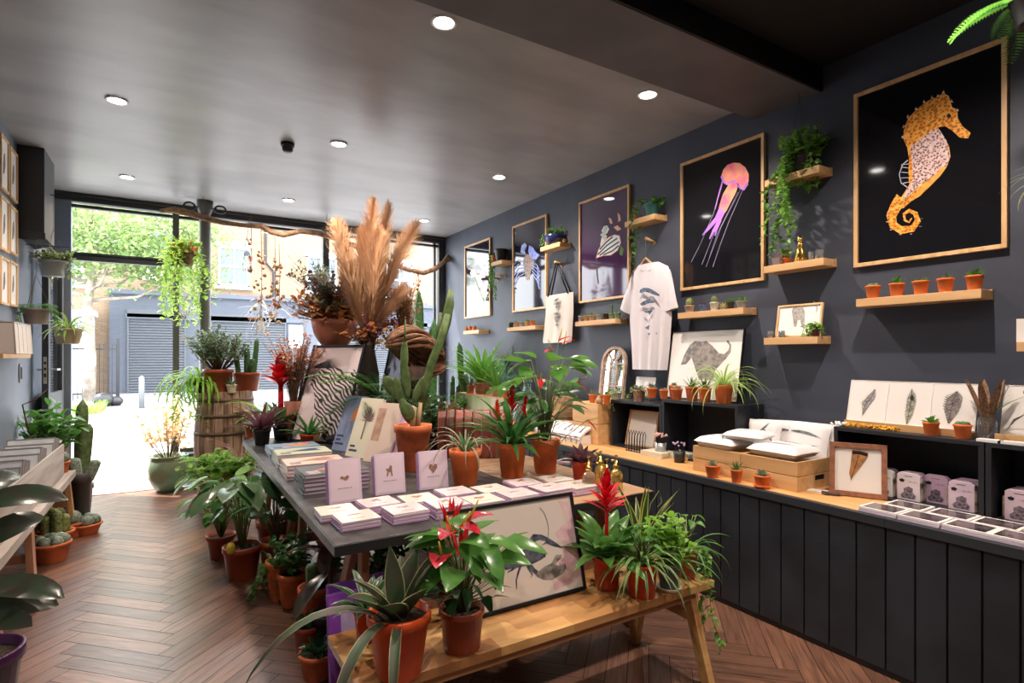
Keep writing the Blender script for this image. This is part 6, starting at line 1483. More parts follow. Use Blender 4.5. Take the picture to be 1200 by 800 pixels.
for ty in (-1.35, 0, 1.35):
    for sx in (-.68, .68):
        build('leg', MB().bar((sx, ty - .05, TZ - .05), (sx * 1.12, ty - .27, 0), .07, .035, up=(1, 0, 0)), tr_w, tbl, bevel=.002)
        build('leg', MB().bar((sx, ty + .05, TZ - .05), (sx * 1.12, ty + .27, 0), .07, .035, up=(1, 0, 0)), tr_w, tbl, bevel=.002)
    build('trestle_beam', MB().bb(-.8, .8, ty - .03, ty + .03, TZ - .10, TZ - .036), tr_w, tbl)
    build('cross_brace', MB().bb(-.74, .74, ty - .155, ty - .12, .30, .36), tr_w, tbl)
def onT(px, py, z=TZ): return PZ(px, py, z + .001)
# pastel card packs
lil = mat('lilac_edge_pack', (.55, .33, .62), .35, spec=.6)
gloss_card = mat('cello_card', (.78, .66, .70), .12, spec=.9, coat=.4); gloss_cream = mat('cello_cream', (.80, .74, .68), .12, spec=.9, coat=.4)
gold_ink = mat('copper_ink', (.38, .20, .14), .5, col2=(.2, .1, .08), scale=80)
motifs = [
    [(-.5, 0), (-.3, .25), (0, .1), (.3, .3), (.5, .1), (.35, -.15), (.1, -.3), (-.2, -.1)],
    [(-.35, -.5), (-.25, 0), (-.4, .3), (0, .4), (.1, .7), (.3, .6), (.3, .1), (.35, -.5), (.2, -.5), (.12, -.05), (-.1, -.1), (-.2, -.5)],
    [(0, -.6), (-.5, 0), (-.45, .4), (-.15, .45), (0, .2), (.2, .45), (.5, .35), (.45, -.05)],
    [(-.6, 0), (-.2, .18), (.3, .15), (.6, 0), (.2, -.15), (-.3, -.12)]]
def card_pack_flat(x, y, label, n=6, rz=0, mo=0, cream=False, w=.172, d=.165):
    t = thing('card_pack', label, 'card pack', (x, y, TZ + .001), rz, 'cellophaned card packs lying on the table')
    for k in range(n):
        m = MB().box((.0012 * ((k * 3) % 4), -.001 * (k % 3), .0035 + k * .007), (w, d, .0064), .006 * ((k * 5) % 3 - 1)); build('card', m, lil if k % 2 == 0 and k < n - 1 else (gloss_cream if cream else gloss_card), t, bevel=.001)
    z = n * .007 + .0002
    m = MB().prism([(a * .06, b_ * .04 + .02) for a, b_ in motifs[mo]], .0006, (0, 0, z - .0004), (1, 0, 0), (0, 1, 0), (0, 0, 1)); build('animal_motif', m, gold_ink, t)
    m = MB()
    for j in range(4): m.bb(-.03 + j * .016, -.018 + j * .016, -.045, -.042, z - .0003, z + .0003)
    build('small_caption', m, gold_ink, t); return t
fx = [(.703, 2.49), (.925, 2.47), (1.125, 2.44), (1.325, 2.46), (1.525, 2.45), (1.725, 2.44), (1.935, 2.46)]
place_w = ['leftmost at the near table corner', 'second from the near table corner', 'third from the near table corner', 'just left of centre', 'just right of centre', 'second from the right end', 'rightmost before the red flower']
for i, (x, y) in enumerate(fx): card_pack_flat(x, y, 'pastel card pack lying in the front row, %s' % place_w[i], 6 + (i % 3), rnd(-.05, .05), (i + 3) % 4, i % 3 == 0)
for i, (x, y) in enumerate([(.665, 2.67), (.865, 2.68), (1.075, 2.67), (1.28, 2.68), (1.49, 2.66), (1.70, 2.67), (1.93, 2.68)]): card_pack_flat(x, y, 'pastel card pack lying in the back row, %s' % place_w[i].replace('before the red flower', 'near the gold bottles'), 5 + (i % 2), rnd(-.05, .05), i % 4, i % 2 == 0)
def card_pack_up(pxl, pxr, pyb, H, label, mo, rz, tilt=9):
    a = onT(pxl, pyb + 2); b_ = onT(pxr, pyb); c = (a + b_) / 2; w = (a - b_).length
    t = thing('standing_card_pack', label, 'card pack', (c.x, c.y, TZ + .002), rz, 'card packs standing on the table'); t.rotation_euler = (-R(tilt), 0, rz)
    for k in range(3): build('card', MB().bb(-w / 2 + .003 * (2 - k), w / 2 - .004 * k, .012 * k, .012 * k + .009, 0, H - .005 * k), lil if k else mat('lilac_front', (.70, .55, .70), .15, spec=.8, coat=.5), t, bevel=.0015)
    build('card_face', MB().bb(-w * .42, w * .42, -.0012, .0002, H * .05, H * .95), mat('lilac_face', (.76, .62, .72), .15, spec=.8, coat=.5), t)
    build('animal_motif', MB().prism([(p_ * .05, q * .05 + H * .55) for p_, q in motifs[mo]], .0008, (0, -.0013, 0)), gold_ink, t)
    m = MB()
    for j in range(5): m.bb(-.035 + j * .015, -.024 + j * .015, -.0018, -.001, H * .32, H * .335)
    build('small_caption', m, gold_ink, t); return t
card_pack_up(384, 426, 588, .225, 'standing lilac card pack with a reclining copper animal, left of three', 0, .05)
card_pack_up(438, 477, 578, .22, 'standing lilac card pack with a small copper dog, middle of three', 1, .0)
card_pack_up(490, 527, 572, .215, 'standing lilac card pack with a dark heart shape, right of three', 2, -.08)
# hardback book piles
def cover_art(c1, c2, shape):
    def f(t, w, d, th):
        build('cover_picture', MB().prism(shape, .0006, (0, 0, th), (w, 0, 0), (0, d, 0), (0, 0, 1)), c1, t)
        m = MB()
        for j in range(3): m.bb(-w * .42, -w * .42 + w * .18, -d * .38 + j * d * .11, -d * .38 + j * d * .11 + d * .05, th, th + .0006)
        build('cover_title_lines', m, c2, t)
    return f
bluec = mat('book_blue', (.20, .30, .42), .35); greenc = mat('book_sage', (.42, .44, .34), .35); pinkc = mat('book_blush', (.62, .44, .38), .35); darkc = mat('book_slate', (.10, .11, .13), .35); orange_i = mat('orange_ink', (.72, .20, .05), .4); navy_i = mat('navy_ink', (.03, .05, .12), .4); pages = mat('book_pages', (.62, .52, .56), .6)
shp = [(-.3, -.1), (-.05, .15), (.2, .3), (.42, .2), (.25, .1), (.35, -.1), (.1, -.15), (-.1, -.05)]
def pile(px, py, label, n, cov, pic, w=.36, d=.27, th=.021):
    p = onT(px, py); book_stack(0, 0, label, w, d, n, th, cov, pages, 0, TZ + .001, 'hardback_book', 'book', 'hardback books in piles on the table', True, pic, X=None) if False else None
    for k in range(n):
        t = thing('hardback_book', '%s, %s' % (label, 'bottom' if k == 0 else 'top' if k == n - 1 else '%s up' % ['', 'second', 'third', 'fourth', 'fifth'][k]), 'book', (p.x + w / 2, p.y + d / 2, TZ + .001 + k * (th + .001)), .03 * ((k * 5) % 3 - 1), 'hardback books in piles on the table')
        build('pages', MB().bb(-w / 2 + .004, w / 2 - .004, -d / 2 + .004, d / 2 - .004, .002, th - .002), pages, t)
        build('cover', MB().bb(-w / 2, w / 2, -d / 2, d / 2, 0, .002).bb(-w / 2, w / 2, -d / 2, d / 2, th - .002, th).bb(-w / 2, -w / 2 + .003, -d / 2, d / 2, 0, th), cov, t)
        if k == n - 1: pic(t, w, d, th)
pile(356, 581, 'slate grey book with a reclining fox in the nearest pile', 5, darkc, cover_art(orange_i, mat('cream_ink', (.6, .5, .5), .4), shp))
pile(337, 563, 'blush pink book in the second pile', 4, pinkc, cover_art(gold_ink, navy_i, shp))
pile(326, 549, 'sage green book in the third pile', 4, greenc, cover_art(navy_i, navy_i, shp))
pile(317, 537, 'pale blue book in the farthest pile', 3, bluec, cover_art(orange_i, navy_i, shp))
# leaning zebra print and big pads
ZR = R(-58)
a = onT(340, 517); zb = framed('framed_zebra_print', 'large black framed zebra portrait leaning on the table', 'framed print', (a.x + .31 * math.cos(ZR), a.y + .31 * math.sin(ZR), TZ + .001), ZR, R(19), .62, .90, .022, .025, black_frame, mat('rose_paper', (.62, .50, .52), .12, spec=.7))
zbm = mat('zebra_ink', (.035, .03, .035), .5); zbw = mat('zebra_white', (.62, .54, .55), .5)
Zz = lambda pts: zo(200, 380, 4, pts)
def zebra_fur():
    m, n, l, b = nodes_of('zebra_fur'); tc = n.new('ShaderNodeTexCoord'); mp = n.new('ShaderNodeMapping'); mp.inputs['Rotation'].default_value = (0, R(12), 0)
    l.new(tc.outputs['Object'], mp.inputs['Vector']); wv_ = n.new('ShaderNodeTexWave'); wv_.bands_direction = 'DIAGONAL'; wv_.inputs['Scale'].default_value = 13; wv_.inputs['Distortion'].default_value = 9; wv_.inputs['Detail'].default_value = 1.5; wv_.inputs['Detail Scale'].default_value = .55
    l.new(mp.outputs['Vector'], wv_.inputs['Vector']); rp = n.new('ShaderNodeValToRGB'); e = rp.color_ramp.elements
    e[0].position = .44; e[0].color = (.03, .025, .03, 1); e[1].position = .54; e[1].color = (.60, .50, .51, 1); l.new(wv_.outputs['Fac'], rp.inputs['Fac']); l.new(rp.outputs['Color'], b.inputs['Base Color']); b.inputs['Roughness'].default_value = .3; return m
art(zb, 'zebra_head', [Zz([(668, 300), (655, 270), (672, 240), (700, 215), (740, 200), (790, 205), (820, 225), (845, 262), (842, 320), (815, 380), (800, 440), (792, 500), (775, 540), (738, 560), (712, 530), (704, 470), (680, 430), (672, 380), (676, 335)]), ], zebra_fur(), -.0142)
art(zb, 'zebra_neck', [Zz([(820, 225), (860, 210), (880, 240), (870, 330), (850, 420), (800, 440), (815, 380), (842, 320), (845, 262)])], zebra_fur(), -.0140)
art(zb, 'zebra_mane', [Zz([(722 + (x - 760) * 1.1, 205), (x, 150 + abs(x - 765) * .5), (735 + (x - 760) * .9, 205)]) for x in range(700, 830, 9)], zbm, -.0154, th=.0006)
art(zb, 'zebra_ears', [Zz([(610, 375), (605, 345), (625, 330), (655, 340), (655, 370), (625, 402)]), Zz([(800, 200), (830, 190), (850, 220), (830, 250)])], zbw, -.0146, th=.0006)
art(zb, 'zebra_muzzle', [Zz([(706, 515), (720, 540), (738, 560), (775, 540), (790, 505), (745, 520)])], zbm, -.0156, th=.0006)
art(zb, 'zebra_eye', [Zz([(690, 352), (708, 345), (715, 360), (700, 368)])], zbm, -.0158, th=.0006)
def pad(px, py, w, h, label, cov, pic, rz=R(-66), tilt=21, k=0):
    p = onT(px, py); t = thing('large_print_pad', label, 'print pad', (p.x + w / 2 * math.cos(rz), p.y + w / 2 * math.sin(rz), TZ + .002), rz, 'large pads leaning beside the zebra'); t.rotation_euler = (-R(tilt), 0, rz)
    build('pages', MB().bb(-w / 2 + .003, w / 2 - .003, .003, .022, .003, h - .003), pages, t); build('cover', MB().bb(-w / 2, w / 2, -.001, .003, 0, h).bb(-w / 2, -w / 2 + .003, .0, .024, 0, h), cov, t, bevel=.001)
    build('rear_cover', MB().bb(-w / 2, w / 2, .022, .025, 0, h), cov, t); pic(t, w, h); return t
def bird_pic(t, w, h):
    art(t, 'orange_bird', [[(0, h * .62), (w * .1, h * .75), (w * .25, h * .86), (w * .22, h * .72), (w * .35, h * .68), (w * .2, h * .6), (w * .05, h * .52)]], orange_i, -.0012, .0006, px=False)
    m = MB()
    for j, ww in enumerate((.30, .22, .40)): m.bb(-w * .42, -w * .42 + w * ww, -.0018, -.001, h * (.25 - .07 * j), h * (.285 - .07 * j))
    build('cover_title_lines', m, navy_i, t)
def palm_pic(t, w, h):
    m = MB(); rr = random.Random(3)
    for i in range(16): 
        a = PI * i / 15; m.prism([(0, h * .62), (.45 * w * math.cos(a) * rr.uniform(.7, 1), h * .62 + .25 * h * math.sin(a)), (.04, h * .60)], .0005, (0, -.0011 - i * .00003, 0))
    m.bb(-.008, .008, -.0016, -.001, h * .3, h * .62); build('tree_picture', m, mat('sepia', (.16, .10, .09), .6), t)
    m = MB()
    for j, ww in enumerate((.22, .35)): m.bb(-w * .4, -w * .4 + w * ww, -.0018, -.001, h * (.16 - .07 * j), h * (.195 - .07 * j))
    build('cover_title_lines', m, navy_i, t)
def plain_pic(t, w, h):
    m = MB(); 
    m.bb(-w * .42, -w * .1, -.0018, -.001, h * .35, h * .9); build('brown_panel', m, mat('sandy', (.50, .32, .22), .5, col2=(.35, .2, .14), scale=12), t)
pad(388, 527, .25, .46, 'sky blue pad with an orange bird leaning against the zebra frame', mat('pad_blue', (.22, .27, .42), .3), bird_pic)
pad(404, 534, .25, .46, 'cream pad with a dark tree leaning behind the blue one', mat('pad_cream', (.62, .58, .46), .35), palm_pic)
pad(425, 540, .25, .44, 'pinkish sandy pad, rightmost leaning against its neighbours', mat('pad_blush', (.66, .52, .44), .35), plain_pic)
pad(437, 541, .25, .43, 'thin pale lilac pad partly hidden at the right of the sandy one', lilac_paper, plain_pic)
# pots on the table
def tpot(px, py, r, h, pm, name, label, fn, cat='potted plant', rb=None, saucer=None, rz=0):
    p = onT(px, py); return planter(name, label, (p.x, p.y, TZ + .001), r, h, pm, fn, cat, rb, rz, saucer=saucer)
euph = mat('euphorbia_arm', (.13, .20, .06), .55, col2=(.07, .12, .04), scale=20)
def prickly(t, z):
    K = .70
    m = MB()
    m.tube([(0, 0, z), (.0, 0, z + .08), (.01, .01, z + .15)], [.022, .02, .016], 8); m.tube([(.03, 0, z), (.05, 0, z + .18)], [.016, .013], 8)
    build('woody_stems', m, mat('corky', (.45, .33, .18), .8), t, True)
    def arm(pts, rad, nm='cactus_arm'): build(nm, MB().tube([(x, y, z + h * K) for x, y, h in pts], [q * .72 for q in rad], 6, True, .35), euph, t, True)
    def paddle(x, z0, x1, z1, w, y=0):
        z0 = z + z0 * K; z1 = z + z1 * K
        d = Vector((x1 - x, 0, z1 - z0)); L = d.length; M = Matrix.Rotation(math.atan2(d.x, d.z), 3, 'Y')
        m = MB(); m.ball(((x + x1) / 2, y, (z0 + z1) / 2), 1, 12, L / 2, M @ Matrix.Diagonal((w / 2, .011, 1)), 1); build('cactus_pad', m, euph, t, True)
    paddle(-.01, .05, -.08, .30, .075); paddle(-.06, .22, -.12, .50, .075, .01); paddle(-.08, .30, -.20, .50, .10, .02); paddle(-.03, .30, -.07, .70, .065); paddle(-.06, .5, -.055, .86, .055); paddle(.0, .26, .09, .52, .07, .02); paddle(.0, .1, -.06, .26, .09, -.03)
    arm([(-.055, 0, .80), (-.05, 0, 1.05)], [.014, .006], 'cactus_tip')
    arm([(.06, .02, .18), (.08, .02, .40), (.12, .02, .62), (.19, .02, .88), (.23, .03, 1.10)], [.02, .04, .045, .045, .035])
    arm([(.19, .04, .86), (.215, .05, 1.02), (.24, .05, 1.2), (.245, .05, 1.34)], [.035, .055, .05, .02])
    arm([(.16, .05, .78), (.175, .06, .98), (.18, .06, 1.12)], [.03, .038, .018])
p = onT(484, 550); t = planter('potted_cactus', 'big branching cactus in a terracotta pot beside the leaning pads', (p.x, p.y, TZ + .001), .125, .30, terra, prickly, 'potted cactus', rz=-YAW)
tpot(545, 567, .095, .205, terra_o, 'potted_plant', 'terracotta pot with thin arching grey-brown leaves, behind the right standing pack', lambda t, z: (rosette(t, z, 18, .36, .012, (.9, 1.45), 2.8, 'strap', leafmat('dry_blade', (.30, .26, .20), (.20, .20, .12)), rs=4, seg=10), rosette(t, z, 10, .14, .022, (.9, 1.5), .4, 'sword', L_deep, 'centre_leaves', rs=5)))
def guz_orange(t, z):
    rosette(t, z, 44, .40, .042, (.25, 1.35), 1.1, 'strap', L_deep, rs=12, seg=8, r0=.02, fold=.2)
    for k, (dx, dy, H) in enumerate(((0, 0, .36), (-.09, .03, .27), (.09, -.02, .29), (-.05, -.05, .22))):
        e = thing_part = None
        m = MB()
        for i in range(16):
            q = i / 16; az = i * 2.4; m.blade((dx, dy, z + H * (.55 + .4 * q)), az + (0), .75 + q * .8, H * (.30 - .12 * q), .024, .1, 'lance', .15, 3)
        build('flower_bracts', m, L_red if k % 2 == 0 else L_orange, t, True); build('flower_stem', MB().tube([(dx * .2, dy * .2, z), (dx, dy, z + H * .7)], .006, 6), L_deep, t, True)
tpot(600, 558, .095, .215, terra_o, 'bromeliad', 'bromeliad with red-orange spikes in a terracotta pot at the table centre', guz_orange)
def big_anth(t, z):
    heartleaves(t, z, 24, .36, .20, .17, .055, L_deep, 33, prof='lance', el=.1, name='lower_leaves'); heartleaves(t, z, 20, .60, .24, .20, .11, leafmat('anthurium_leaf', (.09, .24, .04), (.05, .16, .03), rough=.25), 3, prof='lance', el=-.1)
    spathe(t, [(.05, -.08, z + .66, -.9, .5), (-.02, -.10, z + .60, -2.6, .1), (.09, -.08, z + .64, .1, .5), (.20, -.05, z + .40, -.4, -.5), (-.10, -.1, z + .42, -2.2, -.3), (.26, -.1, z + .14, -.3, -.6)], L_red, L_yel, .11, .06)
    build('support_canes', MB().tube([(.04, 0, z), (.05, .0, z + .3)], .004, 6).tube([(-.05, 0, z), (-.06, 0, z + .16)], .004, 6), bark, t)
tpot(639, 553, .095, .215, terra, 'anthurium', 'tall red anthurium in a terracotta pot right of the bromeliad', big_anth)
tpot(681, 562, .062, .115, plast_red, 'potted_succulent', 'small red pot with a dark purple succulent beside the gold bottles', lambda t, z: rosette(t, z, 26, .13, .035, (.2, 1.4), .6, 'oval', L_purple, rs=5, seg=4))
def mister(px, py, label, glassm, k):
    p = onT(px, py); t = thing('plant_mister', label, 'mister bottle', (p.x, p.y, TZ + .001), k * .9, 'brass topped plant misters')
    build('bottle', MB().lathe([(0, 0), (.034, 0), (.038, .008), (.038, .075), (.030, .095), (.014, .108), (.014, .118), (0, .118)], 20), glassm, t, True)
    build('collar', MB().lathe([(.016, .112), (.018, .114), (.018, .132), (.008, .138), (.008, .16), (0, .16)], 14), gold_m, t, True)
    build('nozzle', MB().tube([(0, 0, .155), (.05, 0, .168), (.055, 0, .168)], [.005, .0045, .007], 8), gold_m, t, True)
    build('trigger', MB().tube([(.018, 0, .150), (.034, 0, .13), (.036, 0, .11)], [.003, .003, .002], 6), gold_m, t, True)
    build('pump_rod', MB().tube([(0, 0, .158), (0, 0, .185)], .003, 6).lathe([(0, .183), (.009, .183), (.009, .190), (0, .190)], 10), gold_m, t, True)
mister(690, 574, 'rose-clear glass plant mister, left of the gold bottles', mat('smoky_rose_glass', (.55, .45, .35), .06, trans=.85), 1)
mister(704, 566, 'gold plant mister bottle behind the red flower', mat('gold_glass', (.75, .52, .16), .15, metal=.8), 2)
mister(722, 572, 'gold plant mister at the right of the group', mat('gold_glass', (.75, .52, .16)), 4)
mister(711, 578, 'front gold plant mister partly hidden by the red flower', mat('smoky_rose_glass', (.55, .45, .35)), 3)
card = onT(664, 541); t = thing('booklet', 'grey booklets lying on the planks right of the anthurium pot', 'booklet', (card.x, card.y, TZ), .4); build('pages', MB().bb(-.08, .08, -.06, .06, 0, .010), lilac_paper, t); build('cover', MB().bb(-.082, .082, -.062, .062, .010, .0125), mat('grey_cover', (.25, .25, .27), .3), t)
# ribbed red-brown trunk behind the pots
p = onT(560, 536); tk = thing('ribbed_trunk', 'dark red ribbed wooden trunk behind the table pots', 'trunk', (p.x + .02, p.y + .12, TZ + .001), -YAW * .9)
m = MB(); w, d, h = .52, .28, .34
prof = [(-d / 2, 0), (-d / 2, h * .7), (-d * .42, h * .88), (-d * .22, h), (d * .22, h), (d * .42, h * .88), (d / 2, h * .7), (d / 2, 0)]
for i in range(8):
    x = -w / 2 + w * i / 8
    m.add([(x + .003, a, b_) for a, b_ in prof] + [(x + w / 8 - .003, a, b_) for a, b_ in prof], [tuple(range(8)), tuple(range(15, 7, -1))] + [(k, (k + 1) % 8, (k + 1) % 8 + 8, k + 8) for k in range(8)])
build('slatted_body', m, mat('oxblood_wood', (.24, .05, .035), .4, col2=(.12, .04, .025), scale=6), tk, bevel=.008)
for x in (-.17, .17): build('band', MB().prism([(a * 1.03, b_ * 1.015) for a, b_ in prof], .03, (x, 0, 0), (0, 1, 0), (0, 0, 1), (1, 0, 0)), mat('brown_band', (.16, .10, .06), .6), tk)
# black potted bromeliads at the far left corner of the table
def brom(dark, red=None, n=26, L=.30, W=.045, H=.42):
    def f(t, z):
        rosette(t, z, n, L, W, (.45, 1.4), .9, 'strap', dark, rs=int(L * 100) + n, seg=7, r0=.015, fold=.2)
        if red: bromeliad_flower(t, z, H, red, .055)
    return f
tpot(307, 521, .075, .135, plast_black, 'bromeliad', 'dark purple-leaved bromeliad in a black pot at the far left table corner', brom([L_purple], None, 24, .34, .05))
tpot(329, 515, .075, .135, plast_black, 'bromeliad', 'bromeliad with a bright red flower spike in a black pot', lambda t, z: (rosette(t, z, 22, .36, .055, (.5, 1.35), .9, 'strap', L_deep, rs=77, seg=7, r0=.015, fold=.2), bromeliad_flower(t, z, .62, L_red, .13, base=.25, n=34)))
tpot(293, 512, .05, .11, plast_brown, 'potted_plant', 'small brown pot with a withered grassy tuft at the table corner', lambda t, z: rosette(t, z, 30, .10, .01, (.3, 1.4), 1.2, 'strap', L_grey, rs=4))
t = tpot(363, 522, .085, .10, plast_red, 'aloe', 'dark aloe in a wide red pot with a price tag before the zebra print', lambda t, z: rosette(t, z, 18, .26, .045, (.2, 1.3), .5, 'aloe', L_deep, rs=9, seg=5, fold=.3))
build('price_tag', MB().box((.03, -.095, .075), (.04, .003, .055), .1), mat('tag_orange', (.62, .36, .16), .7), t)
tpot(313, 503, .06, .10, plast_black, 'potted_plant', 'striped green and white leaved plant overhanging the far left table corner', lambda t, z: rosette(t, z, 18, .34, .07, (.5, 1.2), 1.6, 'lance', [L_bright, L_cream], edge=.3, rs=14, seg=7, asym=(PI, .4)))
# ---- dried flower display
L_rust = leafmat('rust_leaf', (.42, .17, .05), (.25, .09, .04))
wood_red = mat('dark_urn', (.30, .10, .06), .6, var=.2)
ur = thing('terracotta_urn', 'terracotta urn of dried flowers and eucalyptus behind the zebra print', 'flower arrangement', tuple(PY(392, 500, 5.42).xy) + (TZ + .262,))
ub = thing('pedestal', 'dark round pedestal lifting the terracotta urn behind the zebra print', 'pedestal', (ur.location.x, ur.location.y, TZ + .001)); build('column', MB().lathe([(0, 0), (.15, 0), (.13, .03), (.09, .2), (.08, .72), (.14, .82), (0, .82)], 24), mat('stump_bark', (.07, .04, .03), .8, var=.3, scale=14, bump=.5), ub, True)
build('pot', MB().lathe([(0, .565), (.09, .565), (.14, .62), (.185, .70), (.205, .78), (.215, .84), (.18, .84), (.15, .74), (0, .72)], 28), wood_red, ur, True)
rr = random.Random(21)
def spray(t, z, n, H, Rr, name, mm, leaf=None, ball=0, L=.05, W=.02, per=9, rs=0, az=None, low=.4, stemm=None):
    rr = random.Random(rs); s = MB(); m = MB()
    for i in range(n):
        a = rr.uniform(0, 6.28) if az is None else rr.gauss(az, .6); r = Rr * rr.uniform(.2, 1); h = H * rr.uniform(.6, 1)
        e = Vector((r * math.cos(a), r * math.sin(a), z + h)); s.tube([(0, 0, z - .1), (e.x * .4, e.y * .4, z + h * .55), e], [.003, .0025, .0015], 4)
        for k in range(per):
            q = low + (1 - low) * rr.random(); p = Vector((e.x * q * q, e.y * q * q, z + h * q))
            if ball: m.ball(p + Vector((rr.gauss(0, .012), rr.gauss(0, .012), rr.gauss(0, .01))), rr.uniform(ball * .5, ball), 5)
            else: m.blade(p, rr.uniform(0, 6.28), rr.uniform(-.4, 1.1), L * rr.uniform(.6, 1.2), W, .4, leaf or 'oval', .1, 3, rr.uniform(-.6, .6))
    build(name + '_stems', s, stemm or bark, t)['kind'] = 'stuff'; build(name, m, mm, t, True)['kind'] = 'stuff'
spray(ur, .8, 34, .52, .36, 'eucalyptus_leaves', leafmat('eucalyptus', (.16, .19, .16), (.11, .10, .10)), 'oval', L=.055, W=.04, per=14, rs=1)
spray(ur, .8, 26, .45, .42, 'berries', mat('berry', (.32, .03, .06), .4), ball=.014, per=12, rs=2)
spray(ur, .76, 90, .16, .40, 'drooping_leaves', L_rust, 'oval', L=.08, W=.05, per=5, rs=13, low=.1)
spray(ur, .76, 50, .30, .46, 'dusky_sprigs', leafmat('eucalyptus', (.16, .19, .16)), 'oval', L=.07, W=.03, per=9, rs=14, low=.2)
spray(ur, .72, 46, .38, .46, 'rust_leaves', leafmat('rust_leaf', (.42, .17, .05), (.25, .09, .04)), 'oval', L=.07, W=.045, per=9, rs=3)
spray(ur, .8, 26, .52, .44, 'pale_sprigs', leafmat('dry_pale', (.55, .42, .30), (.35, .25, .2)), 'needle', L=.06, W=.006, per=16, rs=4)
spray(ur, .8, 24, .66, .50, 'tall_sprigs', leafmat('ruscus', (.20, .24, .12), (.13, .12, .08)), 'lance', L=.06, W=.018, per=18, rs=15, az=PI, low=.25)
spray(ur, .8, 16, .52, .46, 'burgundy_leaves', leafmat('burgundy', (.16, .035, .05), (.10, .03, .04)), 'oval', L=.06, W=.04, per=12, rs=16, low=.3)
spray(ur, .8, 12, .30, .34, 'green_sprigs', L_bright, 'oval', L=.05, W=.035, per=8, rs=5, az=PI * .8)
pu = thing('pampas_vase', 'tall dark vase with huge tan pampas plumes behind the zebra print', 'flower arrangement', tuple(PY(431, 500, 5.0).xy) + (TZ + .001,))
build('vase', MB().lathe([(0, 0), (.08, 0), (.11, .3), (.10, .6), (.06, .82), (.075, .92), (.055, .92), (.045, .8), (0, .78)], 24), mat('dark_vase', (.05, .035, .03), .4), pu, True)
pamp = mat('pampas', (.60, .41, .26), .9, col2=(.46, .28, .17), scale=30, translu=.4)
mids = [(PY(395, 262, 5.0), PY(409, 330, 5.0), .12), (PY(437, 236, 5.0), PY(432, 310, 5.0), .11), (PY(455, 240, 5.05), PY(443, 320, 5.0), .10), (PY(487, 265, 5.0), PY(456, 318, 4.95), .12), (PY(425, 270, 5.1), PY(425, 320, 5.05), .10), (PY(474, 340, 4.9), PY(455, 358, 4.9), .09), (PY(445, 275, 4.92), PY(440, 330, 4.9), .11), (PY(404, 300, 4.95), PY(418, 345, 4.95), .10)]
base = Vector((pu.location.x, pu.location.y, TZ + .9)); bl = Vector(pu.location)
for k, (tip, mid, wd) in enumerate(mids):
    rr = random.Random(k); s0 = base; c1 = mid; path = []
    for i in range(31):
        q = i / 30; path.append((s0 * (1 - q) ** 2 + c1 * 2 * q * (1 - q) + tip * q * q) - bl)
    s = MB().tube(path, [.004] * 31, 5); 
    m = MB()
    for i in range(2300):
        q = .10 + .90 * rr.random(); j = min(29, int(q * 30)); p = path[j].lerp(path[j + 1], q * 30 - j); d = (path[j + 1] - path[j]).normalized()
        wq = wd * (math.sin(PI * min(1, (q - .08) / .92 * .86 + .08)) ** .7)
        a = rr.uniform(0, 6.28); side = (d.cross(Vector((math.cos(a), math.sin(a), .1)))).normalized()
        L = wq * rr.uniform(.7, 1.75); e1 = p + side * L * .5 + d * L * .75; e2 = p + side * L * .85 + d * L * 1.35 + Vector((0, 0, -.12 * L))
        w2 = Vector((side.y, -side.x, 0)) * .0021
        m.add([p - w2, p + w2, e1 + w2, e1 - w2, e2], [(0, 1, 2, 3), (3, 2, 4)])
    build('plume_stem', s, mat('straw', (.45, .30, .16), .8), pu); build('plume', m, pamp, pu)
spray(pu, .78, 34, .30, .30, 'rust_petals', L_rust, 'oval', L=.06, W=.04, per=9, rs=41)
spray(pu, .80, 22, .34, .28, 'plum_petals', leafmat('statice', (.22, .05, .18)), 'oval', L=.035, W=.022, per=12, rs=42)
m = MB(); rr = random.Random(31)
for i in range(9):
    a = rr.uniform(0, 6.28); q = rr.uniform(.02, .10); m.tube([(0, 0, .8), (q * math.cos(a) * .5, q * math.sin(a) * .5, 1.2), (q * math.cos(a), q * math.sin(a), rr.uniform(1.35, 1.62))], [.003, .004, .012], 5)
build('dark_seed_pods', m, mat('dark_pod', (.10, .05, .035), .8), pu, True)
wv = thing('dried_wheat_bunch', 'upright bunch of brown dried grasses with yellow and purple flowers', 'flower arrangement', tuple(PY(474, 500, 4.95).xy) + (TZ + .001,))
build('pot', MB().lathe([(0, 0), (.08, 0), (.11, .78), (.09, .78), (0, .7)], 20), mat('dark_urn', (.3, .1, .06)), wv, True)
spray(wv, .75, 80, .70, .14, 'dried_grass', mat('dry_grass', (.46, .28, .16), .9, translu=.2), 'lance', L=.09, W=.010, per=20, rs=7, low=.35)
spray(wv, .66, 30, .36, .30, 'yellow_petals', leafmat('mustard', (.62, .34, .05), (.45, .16, .04)), 'oval', L=.06, W=.03, per=9, rs=8, az=-2.6)
spray(wv, .70, 26, .44, .30, 'purple_petals', leafmat('statice', (.22, .05, .18), (.14, .03, .08)), 'oval', L=.03, W=.02, per=12, rs=9, az=-2.9)
dd = thing('dried_flower_bunch', 'pinkish orange dried flower bunch left of the zebra frame', 'flower arrangement', tuple(PY(345, 500, 5.35).xy) + (TZ + .001,))
build('pot', MB().lathe([(0, 0), (.07, 0), (.09, .35), (.075, .35), (0, .32)], 18), wood_red, dd, True)
spray(dd, .30, 60, .66, .28, 'dried_petals', leafmat('dusty_coral', (.50, .26, .15), (.36, .12, .10)), 'oval', L=.04, W=.025, per=16, rs=17)
spray(dd, .30, 16, .62, .20, 'cream_sprigs', leafmat('dry_pale', (.55, .42, .3)), 'oval', L=.03, W=.02, per=12, rs=18)
